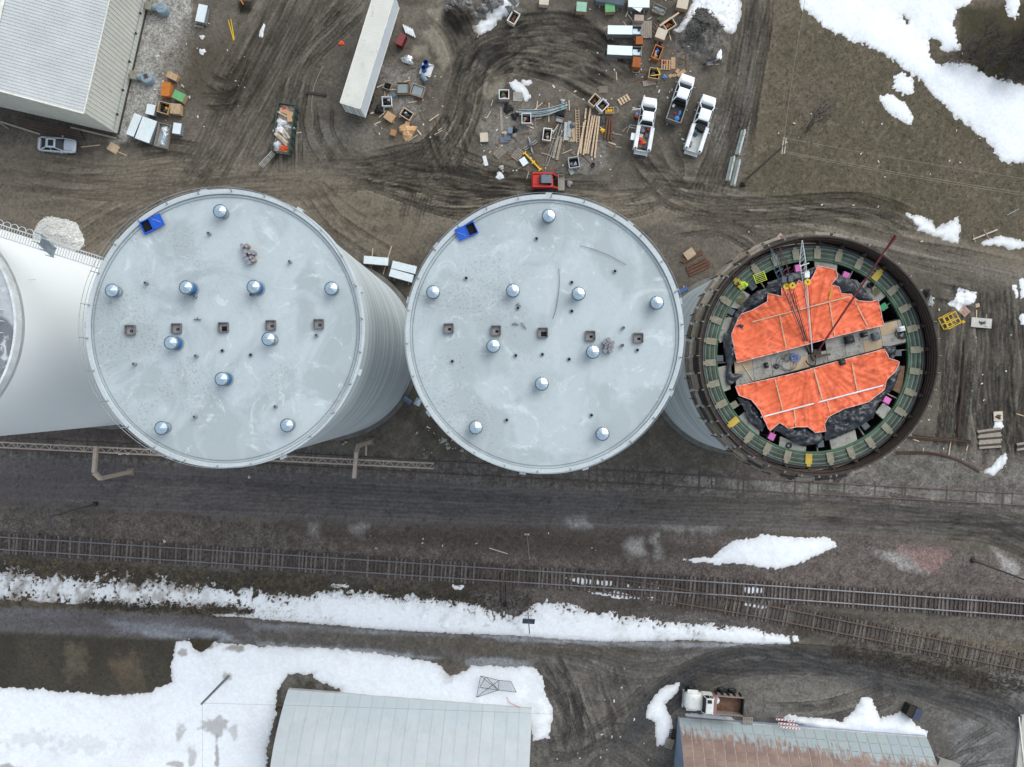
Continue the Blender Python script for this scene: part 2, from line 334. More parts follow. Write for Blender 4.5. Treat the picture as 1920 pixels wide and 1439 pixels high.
# lower road: wet asphalt with slush at the edges, then the wide turning yard
zone([(-60, 1138), (330, 1152), (700, 1180), (960, 1192), (1500, 1212), (1740, 1250), (1990, 1300), (1990, 1500), (980, 1500), (1000, 1330), (1000, 1242), (820, 1240), (480, 1208), (330, 1200), (-60, 1185)], (86, 83, 80), (98, 94, 90), soft=5, amp=5, mixn=n12, grv=0.35, wet=0.1)
zone([(-60, 1140), (330, 1152), (480, 1170), (480, 1195), (330, 1198), (-60, 1180)], (100, 98, 102), (84, 80, 81), soft=6, amp=5, mixn=fbm(15, 3, 9, sx=8, sy=1, ang=0.05), op=0.9, wet=0.3)
zone([(200, 1160), (420, 1185), (450, 1205), (300, 1198), (220, 1180)], (136, 140, 147), (112, 114, 120), soft=8, amp=6, mixn=fbm(12, 3, 3, sx=6, sy=1), op=0.8, wet=0.5)
zone([(460, 1166), (700, 1182), (860, 1192), (700, 1192), (480, 1180)], (128, 130, 136), (112, 112, 116), soft=4, amp=4, op=0.85, wet=0.5)
zone([(480, 1204), (700, 1218), (830, 1235), (720, 1238), (480, 1212)], (148, 152, 158), (128, 130, 134), soft=4, amp=4, op=0.85, wet=0.5)
zone([(880, 1190), (1160, 1202), (1480, 1208), (1460, 1214), (1150, 1214), (1060, 1208), (960, 1204)], (144, 147, 153), (124, 126, 130), soft=3, amp=5, op=0.9, wet=0.5)
zone([(870, 1240), (930, 1232), (1000, 1244), (1000, 1254), (880, 1250)], (146, 150, 156), (128, 130, 134), soft=4, amp=4, op=0.85, wet=0.5)
zone([(530, 1180), (960, 1206), (1230, 1214), (1180, 1240), (960, 1230), (700, 1208)], (84, 78, 71), (94, 88, 80), soft=8, amp=6, mixn=n12, op=0.9, wet=0.2)
zone([(1230, 1290), (1330, 1225), (1460, 1208), (1660, 1240), (1880, 1300), (1990, 1340), (1990, 1390), (1800, 1330), (1600, 1285), (1440, 1262), (1320, 1280), (1240, 1340), (1180, 1400), (1120, 1410)], (62, 63, 66), (76, 76, 78), soft=14, amp=8, mixn=fbm(15, 3, 10, sx=10, sy=1, ang=0.15), op=0.9, wet=0.15)
zone([(1000, 1240), (1150, 1235), (1220, 1290), (1150, 1400), (1180, 1500), (990, 1500), (1010, 1390), (1040, 1320)], (100, 97, 93), (80, 77, 74), soft=14, amp=12, mixn=fbm(14, 3, 12), op=0.8, grv=0.5)
zone([(1380, 1275), (1500, 1270), (1640, 1300), (1700, 1330), (1600, 1340), (1460, 1345), (1390, 1330)], (118, 115, 109), (98, 94, 88), soft=12, amp=10, mixn=n12, op=0.8, grv=0.5)
zone([(1780, 1350), (1860, 1340), (1910, 1360), (1990, 1380), (1990, 1500), (1790, 1500)], (126, 126, 127), (96, 95, 93), soft=16, amp=16, mixn=n40, op=0.85, grv=0.3)
zone([(1700, 1240), (1800, 1235), (1930, 1280), (1960, 1320), (1880, 1310), (1760, 1275)], (66, 60, 52), (104, 98, 90), soft=12, amp=16, mixn=n12, op=0.8)
zone([(1850, 1270), (1960, 1260), (1990, 1310), (1900, 1320)], (138, 140, 143), (108, 106, 104), soft=10, amp=14, mixn=n12, op=0.8)
# winter-dark lawn, bottom left
zone([(-60, 1183), (330, 1200), (345, 1215), (330, 1300), (-60, 1300)], (62, 58, 51), (72, 67, 59), soft=6, amp=5, mixn=nA, grv=0.0)
zone([(125, 1210), (165, 1215), (160, 1260), (130, 1275), (120, 1240)], (104, 98, 82), (84, 80, 66), soft=12, amp=14, op=0.7)
zone([(205, 1240), (250, 1225), (260, 1270), (270, 1300), (225, 1285)], (104, 92, 76), (90, 80, 66), soft=12, amp=12, op=0.75)
zone([(350, 1195), (410, 1198), (385, 1232), (365, 1228)], (62, 55, 44), None, soft=5, amp=5)
# bare gravel at the corner of the white barn
zone([(512, 1335), (517, 1290), (540, 1264), (575, 1262), (595, 1275), (640, 1292), (560, 1300), (535, 1330)], (104, 100, 94), (70, 64, 56), soft=5, amp=5, mixn=n12)

# ridges of churned mud: squeezed up between wheel paths, tan on top and wet-dark between
def churn(mask, u, v, seed, h, op=.85):
    n = fbm(1.0, 4, seed, x=u + 1.6 * (fbm(1.0, 2, seed + 5, x=u * .5, y=v * .2) - .5), y=v + 2.2 * (fbm(1.0, 2, seed + 3, x=u * .7, y=v * .25) - .5)); rg = 1 - np.abs(2 * n - 1); rg = rg * rg
    HH[:] = HH + mask * h * (rg - .5); lay(mask * op * sstep(rg, .62, .95), (122, 115, 103)); lay(mask * op * sstep(1 - rg, .42, .80), (50, 46, 41))
def zmask(pts, soft=20, amp=14): return sstep(sd_poly(pts, 80) + (n12 - .5) * 2 * amp + (n40 - .5) * amp, -soft, soft)
_th = np.arctan2(PYg - 235, PXg - 1040); _rr = np.hypot(PXg - 1040, (PYg - 235) * 1.15)
churn(zmask([(850, 200), (870, 90), (940, 40), (1080, 35), (1165, 80), (1175, 130), (1100, 155), (1000, 130), (920, 150), (900, 230), (860, 330), (800, 330), (800, 250)]), _th * 3.4, _rr / 13.0, 6, .34)
churn(zmask([(640, 305), (760, 300), (900, 315), (1000, 350), (1150, 355), (1000, 372), (880, 392), (760, 390), (700, 350)], 14), PXg / 75.0, (PYg - .16 * PXg) / 9.0, 9, .2)
churn(zmask([(1742, 600), (1790, 540), (1860, 545), (1915, 560), (1915, 850), (1870, 880), (1800, 850), (1760, 800)], 16), (PXg + .05 * PYg) / 9.5, PYg / 70.0, 11, .22, .5)
churn(zmask([(1190, 290), (1330, 330), (1440, 370), (1640, 385), (1730, 430), (1600, 425), (1420, 405), (1250, 390)], 16), PXg / 80.0, (PYg - .13 * PXg) / 8.0, 13, .16, .7)
churn(zmask([(470, -20), (680, -20), (600, 110), (560, 230), (545, 330), (360, 330), (400, 180)], 24), (PXg * .88 + PYg * .46) / 10.0, (PYg * .88 - PXg * .46) / 110.0, 15, .10, .40)
churn(zmask([(1390, -20), (1445, -20), (1425, 120), (1395, 260), (1340, 380), (1290, 380), (1350, 200)], 12), (PXg + .22 * PYg) / 8.5, PYg / 90.0, 17, .12, .5)
churn(zmask([(1000, 1250), (1150, 1240), (1210, 1290), (1160, 1390), (1010, 1430), (1030, 1330)], 20), (PXg * .9 - PYg * .3) / 9.0, (PYg + PXg * .3) / 55.0, 19, .10, .45)
churn(zmask([(-40, 300), (300, 300), (560, 330), (760, 420), (720, 500), (560, 400), (300, 420), (-40, 450)], 20), PXg / 120.0, (PYg + .03 * PXg) / 11.0, 21, .06, .22)
churn(zmask([(1450, 935), (1960, 960), (1960, 1030), (1750, 1005), (1500, 975)], 14), PXg / 110.0, (PYg - .05 * PXg) / 8.0, 2, .05, .4)
churn(zmask([(1300, 1250), (1480, 1205), (1700, 1245), (1930, 1320), (1900, 1350), (1600, 1285), (1440, 1265), (1320, 1290)], 14), PXg / 100.0, (PYg - .2 * PXg) / 8.0, 4, .04, .35)
# ---- wheel ruts: pairs of grooves pressed into the height field, dark with wet mud and with shade painted on their steep sides
RUT = np.zeros(XX.shape); DRK = np.zeros(XX.shape); LIT = np.zeros(XX.shape)
def splat(arr, ix, iy, val):
    np.maximum.at(arr, (iy, ix), val)
def rut(pts, gauge=29, width=4.2, depth=0.07, tread=0.7, dark=0.8, seed=0, fade=0.15, per=6.5):
    p, u = smooth_path(pts); r = np.random.default_rng(seed)
    tg = np.gradient(p, axis=0); tg /= np.linalg.norm(tg, axis=1)[:, None] + 1e-9; nr = np.stack([-tg[:, 1], tg[:, 0]], 1)
    L = u[-1]; env = np.clip(np.minimum(u, L - u) / (fade * L + 1e-6), 0, 1) * (0.45 + 0.75 * np.interp(u, np.linspace(0, L, max(4, int(L / 25))), r.random(max(4, int(L / 25)))))
    wob = np.interp(u, np.linspace(0, L, max(4, int(L / 60))), r.normal(0, 1.5, max(4, int(L / 60))))
    for off in ((-gauge / 2, gauge / 2) if gauge else (0,)):
        for lat in np.arange(-width - 2.2, width + 2.3, 1.0):
            q = p + nr * (off + lat + wob)[:, None] if np.ndim(off + lat + wob) else p + nr * (off + lat)
            ix = np.round((( q[:, 0] - NX) / SG - GX[padx]) / STEP).astype(int) + padx
            iy = np.round(((NY - q[:, 1]) / SG - GY[pady]) / STEP).astype(int) + pady
            ok = (ix > padx) & (ix < nx_ - padx - 1) & (iy > pady) & (iy < ny_ - pady - 1)
            if abs(lat) <= width:
                pat = 0.5 + 0.5 * np.sign(np.sin(2 * PI * (u + abs(lat) * 0.8) / per)); k = (1 - tread) + tread * pat
                prof = 1 - 0.35 * (lat / width) ** 2
                splat(RUT, ix[ok], iy[ok], (depth * prof * k * env)[ok]); splat(DRK, ix[ok], iy[ok], (dark * np.maximum(0.62 * k, 1.15 * math.exp(-((abs(lat) - width * .8) / 1.0) ** 2)) * env)[ok])
            else:
                splat(LIT, ix[ok], iy[ok], (0.6 * env)[ok])
sd = 0
def fan(base, n, spread, **kw):
    global sd
    base = np.array(base, float)
    for i in range(n):
        sd += 1; r = np.random.default_rng(900 + sd)
        o = r.normal(0, spread, 2); o2 = r.normal(0, spread, 2); t = np.linspace(0, 1, len(base))[:, None]
        rut(base + o * (1 - t) + o2 * t, seed=sd, **kw)
fan([(690, -10), (640, 40), (570, 110), (545, 200), (540, 330)], 3, 14, tread=.8, depth=.06, dark=.7)
fan([(560, -20), (500, 90), (440, 200), (390, 300), (330, 360)], 6, 22, width=5, tread=.25, depth=.05, dark=.55)
fan([(610, -20), (540, 100), (470, 230), (420, 330)], 4, 20, width=5, tread=.3, depth=.05, dark=.5)
fan([(1000, 100), (920, 110), (870, 150), (850, 220), (800, 290), (700, 325), (600, 330)], 6, 13, tread=.75, depth=.07, dark=.8)
fan([(890, 160), (865, 230), (830, 300), (780, 350), (760, 420)], 5, 16, tread=.85, depth=.06, dark=.75)
fan([(640, 310), (720, 325), (820, 330), (960, 350), (1150, 360)], 6, 15, tread=.7, depth=.07, dark=.75)
fan([(650, 318), (760, 360), (860, 385), (980, 372)], 5, 13, tread=.8, depth=.06, dark=.8)
fan([(670, 320), (800, 300), (900, 330), (1020, 360)], 4, 12, tread=.7, depth=.06, dark=.75)
fan([(590, 190), (600, 250), (630, 310)], 2, 10, tread=.8, depth=.05, dark=.6)
fan([(880, 190), (910, 100), (1000, 70), (1100, 75), (1180, 130)], 5, 12, width=6.5, tread=.25, depth=.16, dark=.85)
fan([(900, 140), (960, 110), (1060, 120), (1150, 150)], 4, 10, width=6.5, tread=.2, depth=.16, dark=.85)
fan([(880, 70), (960, 55), (1060, 50), (1120, 90)], 3, 9, width=7, tread=.2, depth=.15, dark=.8)
fan([(1040, 60), (1080, 80), (1120, 60)], 3, 14, width=6, gauge=0, tread=.2, depth=.14, dark=.85)
fan([(820, 40), (850, 80), (870, 140)], 3, 12, width=6, tread=.2, depth=.08, dark=.6)
fan([(1200, 300), (1240, 340), (1300, 380), (1420, 400)], 4, 18, tread=.6, depth=.06, dark=.6)
fan([(1230, 270), (1250, 320), (1210, 370), (1100, 385)], 3, 14, width=3.5, tread=.5, depth=.05, dark=.6)
fan([(1405, -20), (1398, 80), (1375, 200), (1330, 330), (1300, 400)], 5, 14, width=5, tread=.25, depth=.05, dark=.6)
fan([(1430, -20), (1420, 80), (1395, 220), (1380, 300)], 3, 7, width=4, tread=.2, depth=.05, dark=.75)
fan([(1290, 385), (1420, 392), (1560, 385), (1640, 395), (1720, 430)], 5, 9, width=4, tread=.4, depth=.06, dark=.8)
fan([(1250, 380), (1400, 412), (1540, 430), (1680, 470), (1940, 528)], 5, 11, width=4, tread=.35, depth=.05, dark=.55)
fan([(1280, 430), (1360, 420), (1420, 450), (1450, 480)], 3, 12, width=4, tread=.4, depth=.06, dark=.7)
fan([(-40, 330), (140, 345), (320, 330), (480, 330)], 6, 26, width=5, tread=.2, depth=.03, dark=.35)
fan([(120, 470), (230, 400), (400, 350), (600, 340)], 4, 20, width=5, tread=.25, depth=.03, dark=.4)
fan([(560, 360), (640, 420), (700, 440)], 4, 25, width=4, tread=.5, depth=.03, dark=.35)
fan([(1858, 540), (1868, 640), (1862, 760), (1880, 860)], 7, 14, width=5, tread=.3, depth=.10, dark=.75)
fan([(1808, 640), (1800, 700), (1788, 800), (1780, 850)], 6, 10, width=3.2, tread=.3, depth=.07, dark=.8)
fan([(1900, 560), (1908, 680), (1900, 800)], 3, 6, width=5, tread=.2, depth=.09, dark=.7)
fan([(1760, 540), (1840, 560), (1900, 600)], 3, 14, width=4, tread=.3, depth=.06, dark=.5)
fan([(1850, 740), (1880, 790), (1920, 820)], 3, 10, width=5, gauge=22, tread=.3, depth=.08, dark=.7)
fan([(-40, 900), (400, 915), (900, 940), (1400, 955), (1960, 985)], 9, 16, width=5, tread=0, depth=.012, dark=.28)
fan([(1500, 950), (1700, 968), (1850, 975), (1960, 1010)], 6, 12, width=4, tread=.1, depth=.02, dark=.5)
fan([(1760, 990), (1860, 1005), (1960, 1050)], 3, 9, width=5, tread=.1, depth=.02, dark=.7)
fan([(1555, 905), (1580, 880), (1620, 860)], 3, 8, width=4, tread=.3, depth=.03, dark=.6)
fan([(1150, 1440), (1180, 1380), (1240, 1310), (1340, 1250), (1480, 1235), (1700, 1265), (1960, 1350)], 8, 11, width=5, tread=.1, depth=.02, dark=.5)
fan([(960, 1218), (1080, 1230), (1180, 1260), (1300, 1250)], 3, 14, width=5, tread=.2, depth=.02, dark=.35)
fan([(1020, 1240), (1060, 1300), (1080, 1360), (1090, 1430)], 3, 12, width=4, tread=.5, depth=.04, dark=.65)
fan([(1060, 1290), (1075, 1340), (1085, 1390)], 2, 5, width=3.5, gauge=25, tread=.3, depth=.05, dark=.9)
fan([(1000, 1405), (1080, 1400), (1160, 1360), (1230, 1310)], 4, 10, width=5, tread=.2, depth=.03, dark=.5)
fan([(1080, 1440), (1140, 1390), (1230, 1440)], 3, 16, width=4, tread=.3, depth=.03, dark=.4)
fan([(1440, 1345), (1560, 1335), (1660, 1300), (1600, 1285)], 3, 8, width=4, tread=.3, depth=.03, dark=.6)
fan([(1700, 1270), (1860, 1330), (1930, 1370)], 4, 12, width=5, tread=.1, depth=.02, dark=.5)
fan([(1880, 1390), (1830, 1410), (1790, 1445)], 3, 14, width=4, tread=.3, depth=.03, dark=.6)
fan([(390, 160), (430, 165), (470, 120)], 3, 8, width=4, gauge=24, tread=.7, depth=.07, dark=.8)
fan([(380, 195), (430, 195), (470, 170)], 3, 7, width=4, gauge=22, tread=.7, depth=.07, dark=.8)
fan([(250, 285), (330, 275), (390, 290)], 3, 8, width=4, gauge=24, tread=.3, depth=.03, dark=.5)
def blur(a):
    b = a.copy(); b[1:-1, 1:-1] = a[1:-1, 1:-1] * .5 + .125 * (a[:-2, 1:-1] + a[2:, 1:-1] + a[1:-1, :-2] + a[1:-1, 2:]); return b
RUT = blur(RUT); DRK = np.clip(DRK * (.55 + .9 * n12), 0, 1); LIT = blur(LIT) * (DRK < 0.25)
HH -= RUT * 2.3; HH += LIT * 0.08
mud_dark = np.array([0.56, 0.54, 0.52])
COL *= 1 - (DRK * 0.92)[..., None] * (1 - mud_dark * 0.35)
COL *= 1 + 0.30 * LIT[..., None]; WET = np.clip(WET + DRK * 0.25, 0, 1)
n3 = fbm(3.4, 2, 16); pit = sstep(n3 * .7 + n12 * .3, .60, .74); crumb = sstep(1 - n3 * .75 - fbm(30, 2, 20) * .25, .60, .76)
COL *= (0.90 + 0.20 * n5 + 0.20 * (n12 - 0.5))[..., None] * (1 - 0.30 * pit + 0.14 * crumb)[..., None]
# mounds: (px, py, radius px, height m)
def mound(cx, cy, rx, ry, h, rot=0.0, lump=0.25):
    c, s_ = math.cos(rot), math.sin(rot); x = PXg - cx; y = PYg - cy; u = (x * c + y * s_) / rx; v = (-x * s_ + y * c) / ry
    d = np.sqrt(u * u + v * v) + (n12 - 0.5) * lump + (n5 - .5) * lump * .4
    HH[:] = HH + h * np.clip(1 - d, 0, 1) ** 0.9
mound(860, 36, 34, 30, 1.1); mound(890, 12, 50, 28, 0.7, lump=.8); mound(950, 8, 40, 26, 0.6, lump=.8); mound(1310, 60, 52, 40, 1.5, lump=.4); mound(1330, 95, 42, 26, 0.9, lump=.5)
mound(460, 12, 15, 15, 0.5)
for i in range(70):   # tufts and clods on the bank below the main line
    t = rng.random(); mound(-20 + 1000 * t, 1062 + 62 * t + rng.normal(0, 24), 5 + 6 * rng.random(), 4 + 4 * rng.random(), 0.25, lump=.8)
flat = sstep(np.minimum(XX.max() * 0 + 64 - np.abs(XX), 49 - np.abs(YY)), 0, 3); HH *= flat
# keep the floor level under the silos and barns
for cx, cy, rr in ((-48.9, 4.96, 11.5), (-22.15, 4.46, 12.5), (2.5, 4.04, 12.5), (27.4, 2.75, 12.5)):
    d = np.hypot(XX - cx, YY - cy); HH[:] = HH * sstep(d, rr - 1.5, rr + 1.0) - 0.02 * (1 - sstep(d, rr - 1.5, rr + 1.0))
def level_line(pts, half, z=-0.02):
    k = sstep(half + 10 - d_line(pts), 0, 10); HH[:] = HH * (1 - k) + z * k
level_line([(-60, 828), (1990, 940)], 22); level_line([(-60, 1014.7), (1990, 1148)], 22); level_line([(1060, 1085), (1200, 1104), (1340, 1127), (1540, 1167), (1700, 1199), (1990, 1262)], 22)
for pg in ([(-60, 190), (222, 252), (290, -60), (-60, -60)], [(520, 1292), (997, 1328), (997, 1500), (500, 1500)], [(1264, 1345), (1735, 1380), (1800, 1500), (1264, 1500)]):
    k = sstep(sd_poly(pg, 60), -14, -2); HH[:] = HH * (1 - k) - 0.03 * k
HS = HH.copy()
HH -= pit * 0.03 * flat
def gz(x, y):
    """height of the ground at a point"""
    i = int(np.clip(np.searchsorted(GX, x), 1, nx_ - 1)); j = int(np.clip(np.searchsorted(GY, y), 1, ny_ - 1))
    return float(HH[max(0, j - 1):j + 1, max(0, i - 1):i + 1].mean())
def gtop(x, y, r):
    i0, i1 = np.searchsorted(GX, [x - r, x + r]); j0, j1 = np.searchsorted(GY, [y - r, y + r])
    return float(np.percentile(HH[j0:j1 + 1, i0:i1 + 1], 60))

def grid_object(name, Z, sel, mat, attrs):
    """mesh over the cells of the ground grid picked by sel (cells), z from Z"""
    vid = np.full(XX.shape, -1, np.int64); need = np.zeros(XX.shape, bool)
    need[:-1, :-1] |= sel; need[1:, :-1] |= sel; need[:-1, 1:] |= sel; need[1:, 1:] |= sel
    nv = int(need.sum()); vid[need] = np.arange(nv)
    co = np.stack([XX[need], YY[need], Z[need]], 1).astype(np.float32)
    j, i = np.where(sel); q = np.stack([vid[j, i], vid[j, i + 1], vid[j + 1, i + 1], vid[j + 1, i]], 1).astype(np.int32)
    me = bpy.data.meshes.new(name); me.vertices.add(nv); me.vertices.foreach_set('co', co.ravel())
    nf = len(q); me.loops.add(nf * 4); me.loops.foreach_set('vertex_index', q.ravel()); me.polygons.add(nf)
    me.polygons.foreach_set('loop_start', np.arange(0, nf * 4, 4, dtype=np.int32)); me.polygons.foreach_set('loop_total', np.full(nf, 4, np.int32))
    me.update(calc_edges=True); me.polygons.foreach_set('use_smooth', np.ones(nf, bool))
    for an, (arr, kind) in attrs.items():
        if kind == 'c':
            at = me.attributes.new(an, 'FLOAT_COLOR', 'POINT'); a4 = np.ones((nv, 4), np.float32); a4[:, :3] = arr[need]; at.data.foreach_set('color', a4.ravel())
        else:
            at = me.attributes.new(an, 'FLOAT', 'POINT'); at.data.foreach_set('value', arr[need].astype(np.float32))
    me.materials.append(mat); o = bpy.data.objects.new(name, me); C.objects.link(o); return o

def ground_material():
    m = bpy.data.materials.new('earth_and_gravel'); m.use_nodes = True; t = m.node_tree; b = t.nodes['Principled BSDF']
    ac = nd(t, 'ShaderNodeAttribute', attribute_name='zone_colour'); aw = nd(t, 'ShaderNodeAttribute', attribute_name='wet'); ag = nd(t, 'ShaderNodeAttribute', attribute_name='gravel')
    g = nd(t, 'ShaderNodeNewGeometry')
    n1 = nd(t, 'ShaderNodeTexNoise'); n1.inputs['Scale'].default_value = 2.6; n1.inputs['Detail'].default_value = 6; n1.inputs['Roughness'].default_value = 0.72
    n2 = nd(t, 'ShaderNodeTexNoise'); n2.inputs['Scale'].default_value = 9.0; n2.inputs['Detail'].default_value = 3; n2.inputs['Roughness'].default_value = 0.7
    vo = nd(t, 'ShaderNodeTexVoronoi'); vo.inputs['Scale'].default_value = 5.5; vo.inputs['Randomness'].default_value = 1.0
    for n in (n1, n2, vo): t.links.new(g.outputs['Position'], n.inputs['Vector'])
    r1 = nd(t, 'ShaderNodeMapRange'); r1.inputs[1].default_value = .28; r1.inputs[2].default_value = .72; r1.inputs[3].default_value = .77; r1.inputs[4].default_value = 1.23; t.links.new(n1.outputs[0], r1.inputs[0])
    r2 = nd(t, 'ShaderNodeMapRange'); r2.inputs[1].default_value = .3; r2.inputs[2].default_value = .7; r2.inputs[3].default_value = .84; r2.inputs[4].default_value = 1.16; t.links.new(n2.outputs[0], r2.inputs[0])
    sep = nd(t, 'ShaderNodeSeparateColor'); t.links.new(vo.outputs['Color'], sep.inputs[0])
    r3 = nd(t, 'ShaderNodeMapRange'); r3.inputs[3].default_value = .62; r3.inputs[4].default_value = 1.42; t.links.new(sep.outputs[0], r3.inputs[0])
    mg = nd(t, 'ShaderNodeMix', data_type='FLOAT'); mg.inputs['A'].default_value = 1.0; t.links.new(ag.outputs['Fac'], mg.inputs['Factor']); t.links.new(r3.outputs[0], mg.inputs['B'])
    m1 = nd(t, 'ShaderNodeMath', operation='MULTIPLY'); t.links.new(r1.outputs[0], m1.inputs[0]); t.links.new(r2.outputs[0], m1.inputs[1])
    m2 = nd(t, 'ShaderNodeMath', operation='MULTIPLY'); t.links.new(m1.outputs[0], m2.inputs[0]); t.links.new(mg.outputs['Result'], m2.inputs[1])
    vs = nd(t, 'ShaderNodeVectorMath', operation='SCALE'); t.links.new(ac.outputs['Color'], vs.inputs[0]); t.links.new(m2.outputs[0], vs.inputs['Scale'])
    t.links.new(vs.outputs[0], b.inputs['Base Color'])
    rr = nd(t, 'ShaderNodeMapRange'); rr.inputs[3].default_value = .95; rr.inputs[4].default_value = .32; t.links.new(aw.outputs['Fac'], rr.inputs[0]); t.links.new(rr.outputs[0], b.inputs['Roughness'])
    b.inputs['Specular IOR Level'].default_value = 0.25
    bp = nd(t, 'ShaderNodeBump'); bp.inputs['Strength'].default_value = 0.9; bp.inputs['Distance'].default_value = 0.10
    t.links.new(n1.outputs[0], bp.inputs['Height']); t.links.new(bp.outputs[0], b.inputs['Normal'])
    return m
_m = sstep(np.minimum(65.4 - np.abs(XX), 49.2 - np.abs(YY)), 0, 1.6); COL[:] = COL * _m[..., None] + (np.array(A(90, 84, 76)) * 1.22)[None, None] * (1 - _m[..., None]); WET *= _m; GRV[:] = GRV * _m + .25 * (1 - _m)
_l = COL.mean(-1, keepdims=True); COL[:] = (_l + (COL - _l) * 0.93) * np.array([0.98, 0.97, 0.95])
GROUND_MAT = ground_material()
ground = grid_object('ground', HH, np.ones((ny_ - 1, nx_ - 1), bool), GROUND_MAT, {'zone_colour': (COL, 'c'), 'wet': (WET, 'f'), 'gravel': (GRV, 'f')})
struct(ground)

# ------------------------------------------------------------------ snow: real thickness, melting to nothing at frayed edges
def snow_material():
    m = bpy.data.materials.new('old_snow'); m.use_nodes = True; t = m.node_tree; b = t.nodes['Principled BSDF']
    ad = nd(t, 'ShaderNodeAttribute', attribute_name='dirt'); g = nd(t, 'ShaderNodeNewGeometry')
    n1 = nd(t, 'ShaderNodeTexNoise'); n1.inputs['Scale'].default_value = 3.0; n1.inputs['Detail'].default_value = 6; t.links.new(g.outputs['Position'], n1.inputs['Vector'])
    mx = nd(t, 'ShaderNodeMix', data_type='RGBA'); mx.inputs['A'].default_value = (.87, .90, .93, 1); mx.inputs['B'].default_value = (.26, .23, .20, 1)
    t.links.new(ad.outputs['Fac'], mx.inputs['Factor'])
    r = nd(t, 'ShaderNodeMapRange'); r.inputs[1].default_value = .3; r.inputs[2].default_value = .7; r.inputs[3].default_value = .93; r.inputs[4].default_value = 1.05; t.links.new(n1.outputs[0], r.inputs[0])
    vs = nd(t, 'ShaderNodeVectorMath', operation='SCALE'); t.links.new(mx.outputs['Result'], vs.inputs[0]); t.links.new(r.outputs[0], vs.inputs['Scale'])
    t.links.new(vs.outputs[0], b.inputs['Base Color']); b.inputs['Roughness'].default_value = .8; b.inputs['Specular IOR Level'].default_value = .2
    bp = nd(t, 'ShaderNodeBump'); bp.inputs['Strength'].default_value = .22; bp.inputs['Distance'].default_value = .08
    t.links.new(n1.outputs[0], bp.inputs['Height']); t.links.new(bp.outputs[0], b.inputs['Normal'])
    return m
SNOW = snow_material()
n8 = fbm(9, 3, 17); n25 = fbm(26, 3, 19); nsp = fbm(4.5, 2, 21)
_yl = np.interp(PXg[0], [-60, 380, 700, 1060, 1480, 2000], [1130, 1156, 1180, 1200, 1208, 1212])[None, :]
band_wt = .12 + 1.1 * sstep(_yl - PYg, 4, 26) * (1 + 1.3 * sstep(520 - PXg, 0, 60)); n_up = fbm(10, 3, 18, sx=1, sy=3.2, ang=.35)
stain = np.zeros(XX.shape)
for cx_, cy_, rx_, ry_, k_ in ((402, 1360, 22, 14, .6), (440, 1372, 10, 12, .4), (340, 1370, 9, 16, .5), (360, 1410, 8, 24, .45), (335, 1432, 16, 7, .6), (408, 1420, 4, 40, .7), (60, 1385, 60, 14, .22), (150, 1395, 70, 16, .18), (20, 1436, 16, 6, .7), (395, 1210, 20, 5, .5), (440, 1215, 18, 6, .7), (345, 1225, 8, 8, .7), (840, 1265, 16, 20, .25), (430, 1265, 9, 9, .5), (1000, 1300, 20, 40, .12)):
    _d = np.hypot((PXg - cx_) / rx_, (PYg - cy_) / ry_); stain = np.maximum(stain, k_ * sstep(1.25 - _d + (n12 - .5) * 1.6 + (n8 - .5) * 1.2, 0, .7))
def snow(label, polys, thick=0.16, edge=7, fray=5, holes=(), dirt=0.0, dirtn=None, lumps=0.05, speck=0.0, aniso=None, wt=1.0, dirt_arr=None):
    d = None
    for p in polys:
        q = sd_poly(p, pad=60); d = q if d is None else np.maximum(d, q)
    for p in holes: d = np.minimum(d, -sd_poly(p, pad=60))
    ne = n25 if aniso is None else aniso
    ds = d + wt * (ne - .5) * 2 * edge
    d = d + wt * ((ne - .5) * 2 * edge + (n8 - .5) * 1.6 * fray + (nsp - .5) * 1.8 * fray)
    if speck: d = d - wt * 40 * speck * sstep(nsp * .6 + n8 * .4, .60, .66) * sstep(n40, .42, .62)
    k = 1 - np.exp(-np.clip(ds + 3, 0, None) / 22.0)
    Z = HS + np.where(d > 0, 0.012 + thick * k * (0.8 + 0.4 * n40) + lumps * (n25 - .5) * k, np.maximum(d, -6) * 0.012)
    dv = np.zeros(XX.shape) if not dirt else np.clip(dirt * sstep((n8 * .35 + n40 * .65) if dirtn is None else dirtn, .55, .80) + dirt * .35 * (1 - k), 0, .95)
    dv = np.clip(dv + (.34 + .5 * dirt) * np.exp(-np.clip(d, 0, None) / 4.5) + .10 * sstep(n120, .5, .75), 0, .95)
    if dirt_arr is not None: dv = np.clip(dv + dirt_arr, 0, .95)
    if dirt: dv = np.clip(dv, 0, .95)
    v = d > -2.2; selc = v[:-1, :-1] | v[1:, :-1] | v[:-1, 1:] | v[1:, 1:]
    selc[:, :padx] = False; selc[:, -padx:] = False; selc[:pady] = False; selc[-pady:] = False
    o = grid_object('snow', Z, selc, SNOW, {'dirt': (dv, 'f')}); tag(o, label, 'snow', kind='stuff'); return o
snow('wide white snowfield over the lawn in the top right corner', [[(1490, -60), (1492, 0), (1510, 18), (1530, 35), (1560, 60), (1592, 72), (1640, 92), (1690, 122), (1720, 150), (1750, 180), (1790, 215), (1830, 250), (1860, 275), (1880, 303), (1920, 306), (2000, 320), (2000, 165), (1920, 160), (1880, 151), (1840, 136), (1808, 114), (1797, 70), (1787, 42), (1792, 20), (1818, 6), (1840, -60)], [(1880, -40), (1914, -40), (1905, 36), (1893, 30)]],
     thick=.22, edge=7, fray=7, holes=[[(1741, 70), (1752, 70), (1762, 85), (1770, 102), (1800, 96), (1802, 116), (1765, 118), (1745, 112), (1738, 95)], [(1685, 36), (1695, 28), (1706, 38), (1700, 43)]])
